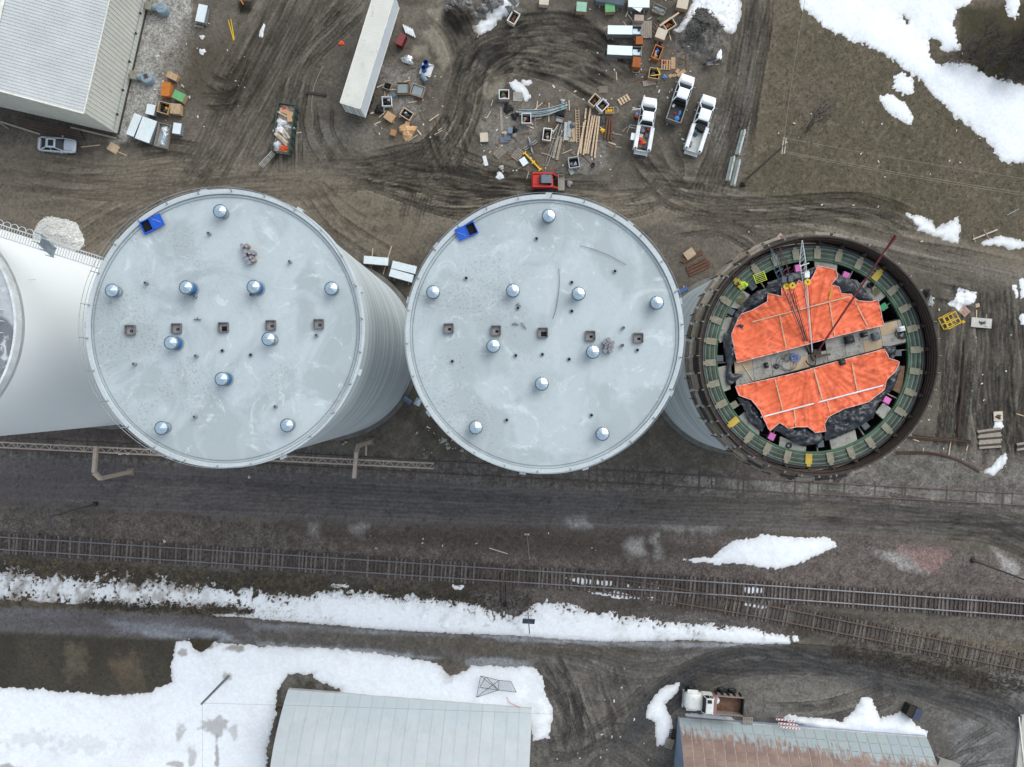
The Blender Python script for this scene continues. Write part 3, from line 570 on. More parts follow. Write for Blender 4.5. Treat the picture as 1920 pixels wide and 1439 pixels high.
snow('long pointed snow remnant lying on the dead lawn', [[(1648, 180), (1676, 180), (1700, 195), (1714, 222), (1706, 236), (1680, 222), (1660, 205)]], thick=.12, edge=3, fray=4)
snow('small rounded snow remnant beside the big snowfield', [[(1676, 146), (1690, 136), (1714, 150), (1714, 174), (1692, 178), (1677, 165)]], thick=.10, edge=3, fray=5)
snow('snow streak along the dirt road bend', [[(1698, 398), (1728, 405), (1755, 426), (1780, 420), (1796, 408), (1800, 430), (1795, 456), (1760, 446), (1722, 432)]], thick=.15, edge=4, fray=5, dirt=.4)
snow('snow streak by the crossed timber stakes at the right edge', [[(1842, 456), (1880, 443), (1920, 452), (1980, 458), (1980, 474), (1920, 466), (1880, 464)]], thick=.15, edge=4, fray=4, dirt=.3)
snow('snow patch touching the wooden pallet right of the forms', [[(1800, 541), (1830, 548), (1834, 560), (1816, 570), (1802, 586), (1790, 578), (1779, 570), (1794, 556)]], thick=.12, edge=3, fray=3)
snow('little snow patch under the square rusty plate', [[(1866, 792), (1878, 790), (1882, 800), (1872, 808), (1864, 802)]], thick=.08, edge=2, fray=2)
snow('narrow snow patch below the pile of old timbers', [[(1848, 886), (1868, 862), (1886, 848), (1890, 862), (1876, 882), (1862, 892)]], thick=.1, edge=2, fray=3, dirt=.3)
snow('thin snow scraps at the right edge beside muddy ruts', [[(1898, 535), (1906, 535), (1910, 560), (1904, 562)], [(1912, 525), (1930, 525), (1930, 560), (1914, 560)], [(1914, 590), (1924, 590), (1922, 612), (1914, 610)]], thick=.08, edge=3, fray=4)
snow('snowbank beside the grey gravel heap at the top', [[(1312, -40), (1390, -40), (1386, 38), (1374, 62), (1356, 56), (1338, 36), (1312, 26), (1294, 44), (1274, 62), (1264, 60), (1282, 38), (1294, 18)]], thick=.35, edge=4, fray=4, dirt=.35, dirtn=nsp)
snow('dirty snow strip across the ash rubble at the top', [[(884, 52), (900, 40), (922, 26), (930, -30), (972, -30), (972, 14), (950, 26), (930, 40), (915, 55), (898, 64)]], thick=.25, edge=5, fray=6, dirt=.5)
snow('melting snow hump beside the white tub and grey lid', [[(953, 155), (966, 150), (982, 160), (996, 182), (986, 190), (974, 176), (956, 165)], [(978, 152), (995, 151), (998, 157), (984, 160)]], thick=.16, edge=2, fray=3, dirt=.25)
snow('leaf shaped snow patch beside the dark yard road', [[(1280, 1051), (1340, 1045), (1376, 1016), (1430, 1003), (1500, 1010), (1556, 1007), (1570, 1026), (1542, 1036), (1500, 1056), (1468, 1068), (1420, 1062), (1370, 1054), (1340, 1058)]], thick=.18, edge=3, fray=4)
snow('long snow bank with brown tufts between main line and lower road', [[(-60, 1068), (60, 1074), (140, 1082), (250, 1090), (350, 1098), (420, 1108), (480, 1112), (560, 1118), (620, 1108), (700, 1112), (760, 1120), (880, 1128), (925, 1148), (960, 1158), (985, 1148), (1005, 1128), (1060, 1132), (1120, 1148), (1170, 1152), (1230, 1166), (1320, 1172), (1400, 1176), (1478, 1194), (1482, 1208), (1400, 1206), (1300, 1200), (1150, 1203), (1060, 1199), (960, 1191), (860, 1188), (700, 1179), (560, 1166), (460, 1158), (380, 1154), (470, 1148), (440, 1138), (300, 1140), (200, 1132), (100, 1130), (-60, 1120)]],
     thick=.2, edge=10, fray=9, dirt=.25, speck=.5, lumps=.05, wt=band_wt, aniso=.5 * n25 + .5 * n_up, dirt_arr=sstep(470 - PXg, 0, 160) * (.16 + .55 * sstep(n_up * .6 + n12 * .4, .44, .68)))
snow('thin snow strips lying between the turnout rails', [[(1062, 1084), (1150, 1090), (1152, 1098), (1090, 1096)], [(1100, 1108), (1160, 1112), (1230, 1124), (1200, 1124), (1110, 1114)], [(1170, 1097), (1240, 1102), (1244, 1106), (1180, 1102)], [(1390, 1101), (1435, 1103), (1432, 1112), (1400, 1110)], [(1392, 1131), (1440, 1136), (1442, 1142), (1400, 1138)]], thick=.05, edge=3, fray=3)
snow('small snow leftovers at the end of the turnout bank', [[(1485, 1196), (1494, 1194), (1496, 1202), (1488, 1203)], [(845, 1098), (870, 1100), (868, 1106), (850, 1105)], [(618, 1094), (656, 1098), (650, 1103), (622, 1102)]], thick=.06, edge=3, fray=3)
snow('great snow cover round the white barn in the bottom left', [[(-60, 1290), (60, 1291), (110, 1298), (200, 1306), (280, 1298), (322, 1278), (318, 1250), (330, 1206), (356, 1202), (364, 1222), (378, 1226), (402, 1206), (480, 1212), (600, 1216), (700, 1226), (820, 1243), (842, 1270), (862, 1262), (884, 1249), (1000, 1251), (1017, 1270), (1022, 1300), (1037, 1330), (1030, 1384), (1000, 1389), (994, 1345), (940, 1336), (940, 1520), (500, 1520), (500, 1400), (516, 1340), (518, 1300), (536, 1270), (560, 1262), (588, 1264), (560, 1520), (-60, 1520)]],
     thick=.22, edge=3, fray=3.5, holes=[[(513, 1338), (518, 1295), (540, 1266), (575, 1263), (593, 1274), (640, 1293), (640, 1310), (560, 1310), (535, 1340)]], dirt=.10, lumps=.08, dirt_arr=stain)
snow('ploughed snow heap curving past the end of the rusty barn', [[(1276, 1279), (1240, 1290), (1216, 1325), (1211, 1346), (1228, 1356), (1233, 1398), (1250, 1396), (1262, 1372), (1256, 1345), (1247, 1320), (1270, 1300)]], thick=.3, edge=2, fray=2.5, dirt=.2)
snow('snow slid off the rusty barn roof along its long wall', [[(1470, 1346), (1480, 1340), (1500, 1346), (1580, 1353), (1600, 1336), (1616, 1311), (1634, 1310), (1650, 1346), (1668, 1342), (1694, 1334), (1716, 1360), (1738, 1372), (1738, 1384), (1700, 1386), (1620, 1380), (1540, 1366), (1470, 1352)]], thick=.5, edge=2, fray=3, dirt=.2)
snow('low snow strip between the tipper truck and rusty barn', [[(1282, 1338), (1320, 1338), (1372, 1346), (1380, 1352), (1330, 1352), (1290, 1346)]], thick=.15, edge=2, fray=2, dirt=.3)
# ------------------------------------------------------------------ silos
def roof_concrete(name, base, dark, light, specks=1.0, seed=0.0):
    m = bpy.data.materials.new(name); m.use_nodes = True; t = m.node_tree; b = t.nodes['Principled BSDF']
    tc = nd(t, 'ShaderNodeTexCoord'); mp = nd(t, 'ShaderNodeMapping'); mp.inputs['Location'].default_value = (seed, seed * .7, 0); t.links.new(tc.outputs['Object'], mp.inputs[0])
    def noise(scale, det=5, rough=.6, dist=0.0):
        n = nd(t, 'ShaderNodeTexNoise'); n.inputs['Scale'].default_value = scale; n.inputs['Detail'].default_value = det; n.inputs['Roughness'].default_value = rough; n.inputs['Distortion'].default_value = dist
        t.links.new(mp.outputs[0], n.inputs['Vector']); return n.outputs[0]
    def rng_(v, a, bb, c=0.0, d=1.0):
        r = nd(t, 'ShaderNodeMapRange'); r.interpolation_type = 'SMOOTHSTEP'; r.inputs[1].default_value = a; r.inputs[2].default_value = bb; r.inputs[3].default_value = c; r.inputs[4].default_value = d; t.links.new(v, r.inputs[0]); return r.outputs[0]
    def mul(x, y):
        n = nd(t, 'ShaderNodeMath', operation='MULTIPLY')
        for i, v in ((0, x), (1, y)):
            if isinstance(v, (int, float)): n.inputs[i].default_value = v
            else: t.links.new(v, n.inputs[i])
        return n.outputs[0]
    def mix(fac, x, y):
        n = nd(t, 'ShaderNodeMix', data_type='RGBA')
        if isinstance(fac, float): n.inputs['Factor'].default_value = fac
        else: t.links.new(fac, n.inputs['Factor'])
        for k, v in (('A', x), ('B', y)):
            if isinstance(v, tuple): n.inputs[k].default_value = (*v, 1)
            else: t.links.new(v, n.inputs[k])
        return n.outputs['Result']
    c = mix(rng_(noise(.13, 6, .55, 1.2), .44, .56), base, dark)
    c = mix(mul(rng_(noise(.30, 7, .7, 2.2), .55, .66), .75), c, light)
    wv = nd(t, 'ShaderNodeTexWave'); wv.inputs['Scale'].default_value = .11; wv.inputs['Distortion'].default_value = 9; wv.inputs['Detail'].default_value = 4; wv.inputs['Detail Scale'].default_value = 1.4; t.links.new(mp.outputs[0], wv.inputs['Vector'])
    c = mix(mul(rng_(wv.outputs['Fac'], .80, .99), .13), c, light)
    c = mix(mul(rng_(noise(2.2, 5, .7), .45, .75), .30), c, dark)
    sxyz = nd(t, 'ShaderNodeSeparateXYZ'); t.links.new(tc.outputs['Object'], sxyz.inputs[0]); gr = rng_(sxyz.outputs['X'], -9, 8, .12, -.08)
    am = nd(t, 'ShaderNodeMath', operation='ADD'); t.links.new(noise(.20, 4, .6), am.inputs[0]); t.links.new(gr, am.inputs[1])
    sp = mul(rng_(noise(5.0, 4, .85), .53, .61), rng_(am.outputs[0], .50, .68))
    c = mix(mul(rng_(am.outputs[0], .46, .68), .28), c, dark); c = mix(mul(sp, .72 * specks), c, (.14, .125, .11))
    sp2 = mul(rng_(noise(8.0, 3, .8), .58, .66), rng_(noise(.45, 3, .6), .44, .60))
    c = mix(mul(sp2, .5 * specks), c, (.20, .18, .16))
    t.links.new(c, b.inputs['Base Color']); b.inputs['Roughness'].default_value = .72; b.inputs['Specular IOR Level'].default_value = .35
    bp = nd(t, 'ShaderNodeBump'); bp.inputs['Strength'].default_value = .25; bp.inputs['Distance'].default_value = .05; t.links.new(noise(4, 5), bp.inputs['Height']); t.links.new(bp.outputs[0], b.inputs['Normal'])
    return m
def wall_concrete(name, c1, c2, band=2.4, streak=.5, rough=.75):
    """cylinder wall: horizontal lift bands (geometry gives the rings) and faint runs"""
    m = bpy.data.materials.new(name); m.use_nodes = True; t = m.node_tree; b = t.nodes['Principled BSDF']
    tc = nd(t, 'ShaderNodeTexCoord')
    def n_(scale, mapscale, det=4):
        mp = nd(t, 'ShaderNodeMapping'); mp.inputs['Scale'].default_value = mapscale; t.links.new(tc.outputs['Object'], mp.inputs[0])
        n = nd(t, 'ShaderNodeTexNoise'); n.inputs['Scale'].default_value = scale; n.inputs['Detail'].default_value = det; t.links.new(mp.outputs[0], n.inputs['Vector']); return n.outputs[0]
    def mixc(f, x, y):
        n = nd(t, 'ShaderNodeMix', data_type='RGBA'); t.links.new(f, n.inputs['Factor'])
        for k, v in (('A', x), ('B', y)):
            if isinstance(v, tuple): n.inputs[k].default_value = (*v, 1)
            else: t.links.new(v, n.inputs[k])
        return n.outputs['Result']
    def mr(v, a, bb, c=0, d=1):
        r = nd(t, 'ShaderNodeMapRange'); r.inputs[1].default_value = a; r.inputs[2].default_value = bb; r.inputs[3].default_value = c; r.inputs[4].default_value = d; t.links.new(v, r.inputs[0]); return r.outputs[0]
    col = mixc(mr(n_(1.0, (.05, .05, band), 2), .46, .54), c1, tuple(.35 * a_ + .65 * b_ for a_, b_ in zip(c1, c2)))
    col = mixc(mr(n_(1.0, (.02, .02, band * .35)), .42, .62, 0, .55), col, c2)
    col = mixc(mr(n_(.25, (1, 1, .15)), .45, .7, 0, streak), col, tuple(v * .72 for v in c2))
    t.links.new(col, b.inputs['Base Color']); b.inputs['Roughness'].default_value = rough; b.inputs['Specular IOR Level'].default_value = .3
    return m
CONC_BASE = A(186, 203, 208)
ROOF1 = roof_concrete('trowelled_roof_concrete', A(190, 201, 204), A(172, 182, 185), A(213, 222, 225), .65, 3.0)
ROOF2 = roof_concrete('trowelled_roof_concrete_second', A(189, 200, 203), A(174, 184, 187), A(212, 221, 224), .6, 41.0)
ROOF0 = roof_concrete('stained_roof_concrete', A(190, 194, 198), A(120, 124, 130), A(222, 228, 232), 1.4, 80.0)
RIM = M('rim_paint', A(194, 203, 206), rough=.6, var=.06, scale=.5)
WALLG = wall_concrete('slipformed_grey_concrete', A(216, 224, 227), A(164, 174, 178), 3.6, .18)
WALLW = wall_concrete('white_coated_concrete', A(250, 254, 255), A(247, 253, 255), 1.2, .05, .5)
CAPM = M('vent_cap_steel', A(196, 214, 226), rough=.34, metal=.8, var=.12, scale=6)
GALV = M('galvanised_steel', A(196, 210, 218), rough=.42, metal=.55, var=.10, scale=3)
GALVD = M('dull_galvanised_steel', A(150, 160, 166), rough=.5, metal=.4, var=.12, scale=3)
ROD_ = M('edge_cable_grey', A(120, 130, 136), rough=.6)
RAILM = M('railing_steel', A(160, 168, 172), rough=.5, metal=.5)
VBLUE = M('blue_vent_pipe', A(44, 98, 150), rough=.5)
HBLUE = M('blue_hatch_paint', A(34, 92, 200), rough=.38, var=.10)
BLACK = M('black_void', (.006, .006, .007), rough=.9, var=0, fvar=0)  # painted darkness standing in for the shade inside hatches and sockets
DARK = M('dark_rubber', A(34, 34, 36), rough=.75)
PLASTW = M('white_plastic', A(226, 230, 232), rough=.5)
FORMBOX = M('weathered_form_wood', A(112, 112, 114), rough=.85, var=.2, scale=4)
DRUM = M('drum_grey', A(150, 150, 156), rough=.55, var=.1, scale=5)
DRUMO = M('drum_amber_label', A(190, 140, 60), rough=.6)
SLEEVE = M('pvc_sleeve_grey', A(140, 148, 154), rough=.5)

def silo(label, cx, cy, R_, H, wallm, roofm, ringwall=True, n=144):
    t = thing('concrete_silo', label, 'silo', (cx, cy, 0))
    mb = MB(); z = 0.0; prof = []; rr = random.Random(int(cx * 10))
    if ringwall:
        while z < H - 1.0:
            dz = rr.uniform(.22, .42); prof.append((R_ + rr.uniform(-.004, .004), z)); prof.append((R_ + rr.uniform(-.006, .003), z + dz * .85)); z += dz
    else:
        prof = [(R_, 0), (R_, H - 1.0)]
    prof.append((R_, H - .55)); mb.lathe(prof, n); mb.build('wall', wallm, t, smooth=ringwall is False)
    MB().lathe([(R_ + .55, 0), (R_ + .55, .5), (R_ - .1, .55)], 96).build('foundation_ring', M('foundation_concrete', A(112, 110, 106), rough=.9, var=.2), t)
    return t
def vent(parent, x, y, z, hgt, blue):
    """mushroom vent: blue or galvanised pipe with a faceted cone cap"""
    pr_ = .44 if blue else .32
    v = MB().lathe([(pr_, 0), (pr_, hgt), (.28, hgt)], 20).build('vent', VBLUE if blue else GALV, parent, (x, y, z), smooth=True)
    MB().lathe([(.30, hgt - .12), (.47, hgt - .10), (.47, hgt + .02), (.01, hgt + .20)], 11).build('vent_cap', CAPM, v); MB().lathe([(.47, hgt - .16), (.53, hgt - .16), (.54, hgt - .02), (.47, hgt + .03)], 20).build('cap_ring', M('cap_ring_steel', A(112, 128, 140), rough=.45, metal=.6), v)
    MB().lathe([(pr_ + .10, -.02), (pr_ + .10, .05), (pr_, .06)], 20).build('vent_flange', SLEEVE, v)
def hatch(parent, x, y, z, s=.74, kind=0):
    """open square roof hatch: board upstand, dark shaft with a grille"""
    h_, th = .24, .06
    o = MB()
    for dx, dy, wx, wy in ((0, s / 2, s, th), (0, -s / 2, s, th), (s / 2, 0, th, s - th), (-s / 2, 0, th, s - th)): o.box((dx, dy, h_ / 2), (wx, wy, h_))
    p = o.build('roof_hatch', FORMBOX, parent, (x, y, z))
    MB().box((0, 0, .012), (s - th - .01, s - th - .01, .02)).build('hatch_floor', M('hatch_floor', A(150, 146, 146), rough=.9, var=.15, scale=6), p)
    q = s * (.32 if kind < 2 else .6)
    MB().box((.07, -.06 if kind < 2 else -.1, .028), (q, q * .85, .012)).build('opening', BLACK, p)
    if kind == 0:
        MB().box((.07, -.06, .045), (q, .025, .02)).box((.07, -.06, .047), (.025, q, .016)).build('grille', FORMBOX, p)
def railing(parent, Rr, z, hgt, nposts, a0=0, a1=360, rails=(1.0, .5), tubeR=.02, tilt=0):
    src = None
    for r_ in rails:
        pts = [(Rr * math.cos(R(a)), Rr * math.sin(R(a)), z + hgt * r_) for a in np.linspace(a0, a1, 145)]
        MB().tube(pts, tubeR, 5).build('handrail', RAILM, parent)
    for i in range(nposts):
        a = R(a0 + (a1 - a0) * i / nposts)
        if src is None:
            src = MB().bar((0, 0, 0), (0, 0, hgt + .06), .05).box((-.05, 0, .03), (.14, .08, .04)).build('railing_post', RAILM, parent, (Rr * math.cos(a), Rr * math.sin(a), z), a)
        else:
            link_copy(src, parent, (Rr * math.cos(a), Rr * math.sin(a), z), (0, 0, a))
def local(px, py, z, cx, cy):
    x, y = P(px, py, z); return x - cx, y - cy
ZT = 32.0
def finished_silo(label, cx, cy, roofm, vents, hatches, sleeves, holes, blue_hatch, seed):
    t = silo(label, cx, cy, 10.5, ZT, WALLG, roofm)
    RO = 10.78
    MB().lathe([(10.45, -.55), (RO - .06, -.55), (RO, -.35), (RO, .12), (RO - .03, .16), (RO - .36, .16), (RO - .38, .02)], 144).build('roof_edge', RIM, t, (0, 0, ZT), smooth=False)
    mb = MB()
    rings = [0.0] + list(np.linspace(.8, RO - .40, 14)); prof = [(max(r_, .001), .04 * (1 - r_ / RO)) for r_ in rings][::-1]
    mb.lathe(prof, 120); mb.build('roof_slab', roofm, t, (0, 0, ZT), smooth=True)
    MB().lathe([(RO - .62, .06), (RO - .60, .075), (RO - .58, .06)], 120)  .build('edge_cable', ROD_, t, (0, 0, ZT))
    rr = random.Random(seed)
    for i in range(9):
        a = 2 * PI * i / 9 + .3 * rr.random() + .1
        MB().box((RO + .08, 0, -.30), (.26, .50, .34)).build('edge_bracket', RIM, t, (0, 0, ZT), a)
    railing(t, RO - .12, ZT + .16, 1.0, 26, 4, 364)
    for i, (px, py, hg, bl) in enumerate(vents): x, y = local(px, py, ZT + hg + .1, cx, cy); vent(t, x, y, ZT + .08, hg, bl)
    for i, (px, py, k) in enumerate(hatches): x, y = local(px, py, ZT + .25, cx, cy); hatch(t, x, y, ZT + .06, .72, k)
    for px, py in sleeves:
        x, y = local(px, py, ZT + .3, cx, cy); s_ = MB().lathe([(.13, 0), (.13, .34), (.10, .35), (.10, .05)], 12).build('pipe_sleeve', SLEEVE, t, (x, y, ZT + .05))
        MB().lathe([(.10, .30), (.001, .30)], 12).build('sleeve_bore', M('sleeve_bore', A(96, 100, 104)), s_)
    for px, py in holes:
        x, y = local(px, py, ZT + .1, cx, cy)
        s_ = MB().lathe([(.15, 0), (.15, .10), (.105, .10), (.105, .03)], 12).build('floor_socket', SLEEVE, t, (x, y, ZT + .05)); MB().lathe([(.105, .06), (.001, .06)], 12).build('socket_bore', BLACK, s_)
    # blue access hatch with its lid folded over
    (ax, ay), (bx, by), flip = blue_hatch
    x0, y0 = local(ax, ay, ZT + .4, cx, cy); x1, y1 = local(bx, by, ZT + .4, cx, cy)
    a = math.atan2(y1 - y0, x1 - x0); L = math.hypot(x1 - x0, y1 - y0); W_ = .92
    hb = MB(); hl = L * .48
    for dx, dy, wx, wy in ((hl / 2, W_ / 2, hl, .06), (hl / 2, -W_ / 2, hl, .06), (.03, 0, .06, W_ - .06), (hl - .03, 0, .06, W_ - .06)): hb.box((dx, dy, .13), (wx, wy, .26))
    h = hb.build('access_hatch', HBLUE, t, (x0, y0, ZT + .05), a)
    MB().box((hl / 2, 0, .05), (hl - .12, W_ - .1, .02)).build('hatch_shaft', BLACK, h)
    MB().box((hl + .02 + (L - hl) / 2, 0, .20), (L - hl, W_ + .04, .05)).box((hl + .02 + (L - hl) / 2, W_ / 2 - .02, .15), (L - hl, .04, .10)).box((hl + .02 + (L - hl) / 2, -W_ / 2 + .02, .15), (L - hl, .04, .10)).build('hatch_lid', HBLUE, h)
    MB().tube([(hl + .2, .3, .24), (hl + .5, .05, .27), (hl + .7, -.2, .24)], .015, 5).build('lid_handle', GALV, h)
    return t
S1 = (-22.15, 4.46); S2 = (2.50, 4.04); S3 = (27.4, 2.75); S0 = (-48.9, 4.96)
silo1 = finished_silo('finished grey silo with paler blue-lidded vents, left of the two complete roofs', *S1, ROOF1,
    [(412, 396, .8, False), (209, 545, .8, False), (348, 539, 1.05, True), (475, 538, 1.05, True), (621, 541, .8, False), (320, 643, 1.05, True), (503, 636, 1.1, False), (415, 711, 1.0, True), (302, 803, .8, False), (538, 798, .8, False)],
    [(243, 619, 0), (330, 616, 0), (418, 614, 2), (507, 610, 0), (597, 608, 0)],
    [(391, 438), (543, 491), (365, 556), (273, 531), (471, 553), (251, 683), (367, 668), (365, 782), (516, 763), (593, 629)], [(417, 658), (470, 666)], ((264, 428), (302, 410), False), 5)
silo2 = finished_silo('finished grey silo in the middle, with dark floor sockets and bent rods on its roof', *S2, ROOF2,
    [(1029, 405, .75, False), (812, 548, .75, False), (962, 545, .75, False), (1085, 551, .75, False), (1232, 568, .75, False), (925, 649, .75, False), (1112, 660, .75, False), (1016, 720, .75, False), (892, 802, .75, False), (1130, 814, .75, False)],
    [(841, 616, 1), (930, 620, 1), (1018, 624, 2), (1107, 630, 1), (1197, 634, 1)],
    [(1169, 615), (1167, 648)], [(1006, 448), (874, 522), (1153, 509), (971, 578), (1072, 584), (1072, 530), (848, 678), (967, 667), (1017, 665), (1067, 674), (950, 788), (1109, 779), (1195, 657)], ((892, 425), (857, 441), True), 9)
# drums standing on the roofs
def drums(cx, cy, spots, lab, amber, group):
    for i, (px, py) in enumerate(spots):
        x, y = P(px, py, ZT + .5); o = thing('small_drum', lab, 'drum', (x, y, ZT + .06), random.uniform(0, 3), group)
        MB().lathe([(.001, 0), (.155, 0), (.155, .42), (.165, .43), (.165, .47), (.150, .47), (.150, .45), (.001, .45)], 14).build('drum_body', DRUM, o)
        if amber: MB().lathe([(.158, .08), (.159, .09), (.159, .36), (.158, .37)], 14, a0=-1.4, a1=.9).build('drum_label', DRUMO, o)
        else: MB().lathe([(.05, .46), (.05, .48), (.001, .48)], 8).build('drum_plug', SLEEVE, o)
drums(*S1, [(453.5, 461), (462.5, 461), (460.5, 471), (468, 473.5), (475, 474), (458, 478.5), (463, 485.5), (471, 483), (474.5, 487.5), (467, 492)], 'small drum with amber label in the cluster on the left finished roof', True, 'small drums clustered on the left roof')
drums(*S2, [(1141, 637), (1134, 642), (1148.5, 643), (1143, 648), (1138, 652), (1148, 651), (1135, 658), (1145, 659), (1141, 654), (1138, 646)], 'small plain grey drum in the cluster on the middle roof', False, 'small drums clustered on the middle roof')
ROD = M('steel_rod', A(110, 112, 112), rough=.6, metal=.4)
for lab, pts in (('long curved rod on the middle roof, the upper one', [(1086, 461), (1110, 467), (1145, 481), (1174, 497)]), ('long curved rod lying up and down on the middle roof', [(1048, 504), (1049, 530), (1046, 560), (1041, 585), (1037, 598)]), ('hairpin rod lying near the middle hatch of the middle roof', [(986, 617), (980, 606), (977, 606), (978, 610), (987, 618)])):
    p = [(*P(x, y, ZT + .1), ZT + .10) for x, y in pts]; p, _ = smooth_path([(q[0], q[1]) for q in p], .1)
    tag(MB().tube([(q[0], q[1], ZT + .12) for q in p], .022, 5).build('bent_rod', ROD), lab, 'rod')
for lab, a_, b_ in (('short bar with a stub on the middle roof beside the hairpin rod', (960, 608), (972, 609)), ('short plank near a floor socket on the middle roof', (968, 571), (977, 575)), ('short bar with a stub on the left finished roof', (364, 599), (377, 600))):
    p0 = (*P(*a_, ZT + .1), ZT + .13); p1 = (*P(*b_, ZT + .1), ZT + .13); tag(MB().bar(p0, p1, .07, .06).bar(((p0[0] + p1[0]) / 2, p0[1], p0[2]), ((p0[0] + p1[0]) / 2, p0[1] + .15, p0[2] + .02), .05).build('metal_bar', ROD), lab, 'bar')
# duct and port at the feet of the silos
MB().tube([(-10.2, -5.2, 1.0), (-9.3, -5.9, 1.0)], .35, 16).build('discharge_port', M('port_steel', A(90, 110, 130), rough=.5, metal=.4), silo1, (0, 0, 0)).location = (19.3, -0.6, 0)
o = MB().tube([P(787, 748, 3) + (3.0,), P(781, 760, 3) + (3.0,)], .42, 16).build('air_duct', GALV); tag(o, 'short galvanised air duct showing between the two finished silos', 'duct')
o.location.z = 0; MB().bar((*P(784, 754, 3), 0), (*P(784, 754, 3), 2.6), .25).build('duct_leg', GALVD, o)

# the older white silo, cut by the left edge
t0 = silo('white coated older silo with stained roof at the left edge', *S0, 9.65, 30.6, WALLW, ROOF0, ringwall=False)
MB().lathe([(9.65, -.9), (9.65, .12), (9.45, .12), (9.43, .0)], 144).build('roof_edge', M('white_rim', A(220, 226, 226), rough=.6), t0, (0, 0, 30.6), smooth=False)
MB().lathe([(9.44, .0), (5, .12), (.001, .25)], 120).build('roof_slab', ROOF0, t0, (0, 0, 30.6))
for r_ in (8.6, 7.7):
    MB().tube([(r_ * math.cos(a), r_ * math.sin(a), 31.5) for a in np.linspace(-.32, .25, 22)], .03, 5).build('handrail', PLASTW, t0)
sp = None
for i, a in enumerate(np.linspace(-.3, .24, 6)):
    MB().bar((8.6 * math.cos(a), 8.6 * math.sin(a), 30.6), (8.6 * math.cos(a), 8.6 * math.sin(a), 31.5), .05).build('railing_post', PLASTW, t0)
MB().tube([(8.6 * math.cos(.1), 8.6 * math.sin(.1), 31.5), (7.7 * math.cos(.1), 7.7 * math.sin(.1), 31.5)], .03, 5).build('cross_rail', PLASTW, t0)
MB().box((0, 0, 0), (.12, .02, .02)).build('wall_mark', M('rust_mark', A(160, 110, 70)), t0, (8.9, 3.9, 28.0)).scale = (8, 1, 1)

# catwalk bridging the white silo and the left finished silo
CWP = M('pale_catwalk_steel', A(214, 219, 221), rough=.5, metal=.2)
cw = thing('catwalk', 'galvanised catwalk with hoops and handrails bridging to the left finished silo', 'catwalk', (0, 0, 0))
ca = Vector((*P(-40, 420, 31), 31.0)); cb = Vector((*P(200, 497, 31), 31.0)); dv = (cb - ca).normalized(); nv = Vector((-dv.y, dv.x, 0)); Lc = (cb - ca).length
for i in range(int(Lc / .22)): q_ = ca + dv * (.22 * i); MB().bar(q_ - nv * .44, q_ + nv * .44, .04, .03).build('deck_bar', CWP, cw)
for s_ in (-1, 1):
    for hz in (1.05, .55): MB().bar(ca + nv * (.46 * s_) + Vector((0, 0, hz)), cb + nv * (.46 * s_) + Vector((0, 0, hz)), .045).build('handrail', CWP, cw)
    MB().bar(ca + nv * (.46 * s_) + Vector((0, 0, -.12)), cb + nv * (.46 * s_) + Vector((0, 0, -.12)), .08, .22).build('side_beam', CWP, cw)
    k = int(Lc / 1.0)
    for i in range(k + 1):
        p = ca + dv * (Lc * i / k) + nv * (.46 * s_); MB().bar(p, p + Vector((0, 0, 1.08)), .05).build('rail_post', CWP, cw)
for i in range(8):     # safety hoops toward the white silo
    c0 = ca + dv * (.6 + i * .62) + nv * .45 + Vector((0, 0, .4)); MB().tube([c0 + nv * (.38 * math.sin(a)) + dv * (.34 * math.cos(a)) for a in np.linspace(0, PI, 10)], .025, 5).build('safety_hoop', CWP, cw)
s0 = Vector((*P(62, 444, 32), 31.0)); s1 = Vector((*P(108, 476, 32), 32.4))
for s_ in (-1, 1): MB().bar(s0 + nv * (.35 * s_) + Vector((0, 0, .3)), s1 + nv * (.35 * s_), .07, .2).build('stair_string', GALVD, cw)
for i in range(8): q = s0 + (s1 - s0) * ((i + .5) / 8); MB().box((q.x, q.y, q.z), (.22, .7, .04), math.atan2(dv.y, dv.x)).build('stair_tread', GALVD, cw)
for i in (0, 4, 7): q = s0 + (s1 - s0) * (i / 7); MB().bar(q + nv * .35, q + nv * .35 + Vector((0, 0, .9)), .05).bar(q - nv * .35, q - nv * .35 + Vector((0, 0, .9)), .05).build('stair_post', GALVD, cw)

# ------------------------------------------------------------------ silo under construction with its slip form
t3 = silo('unfinished grey silo wrapped at the top by rusty slip form decks', *S3, 10.5, 21.3, WALLG, ROOF0)
RUST = M('rusty_steel', A(86, 68, 58), rough=.85, var=.25, scale=3); RUSTD = M('dark_oily_steel', A(62, 56, 52), rough=.7, var=.25, scale=2)
RUSTL = M('pale_rust_bars', A(150, 112, 84), rough=.85, var=.2, scale=3)
GREEN = M('green_form_steel', A(78, 94, 82), rough=.65, var=.35, scale=1.2); GREENL = M('green_form_edge', A(70, 140, 84), rough=.5, var=.2, scale=2); GREENP = M('pale_worn_green', A(142, 156, 140), rough=.7, var=.25)
YOKE = M('yoke_beige_steel', A(142, 138, 120), rough=.7, var=.2, scale=3); YOKEY = M('yoke_yellow', A(196, 166, 70), rough=.6, var=.15)
PLANK = M('scaffold_plank', A(128, 118, 102), rough=.9, var=.22, scale=2.5); PLYW = M('grey_plywood_deck', A(160, 158, 150), rough=.9, var=.16, scale=1.4, dirt=A(90, 84, 76), dirt_amt=.25); PLYT = M('tan_plywood', A(182, 162, 134), rough=.85, var=.14)
WOOD = M('pale_timber', A(206, 180, 150), rough=.85, var=.16, scale=4); WOODG = M('grey_timber', A(156, 146, 134), rough=.9, var=.2, scale=4); WOODB = M('brown_timber', A(120, 92, 72), rough=.9, var=.22, scale=4)
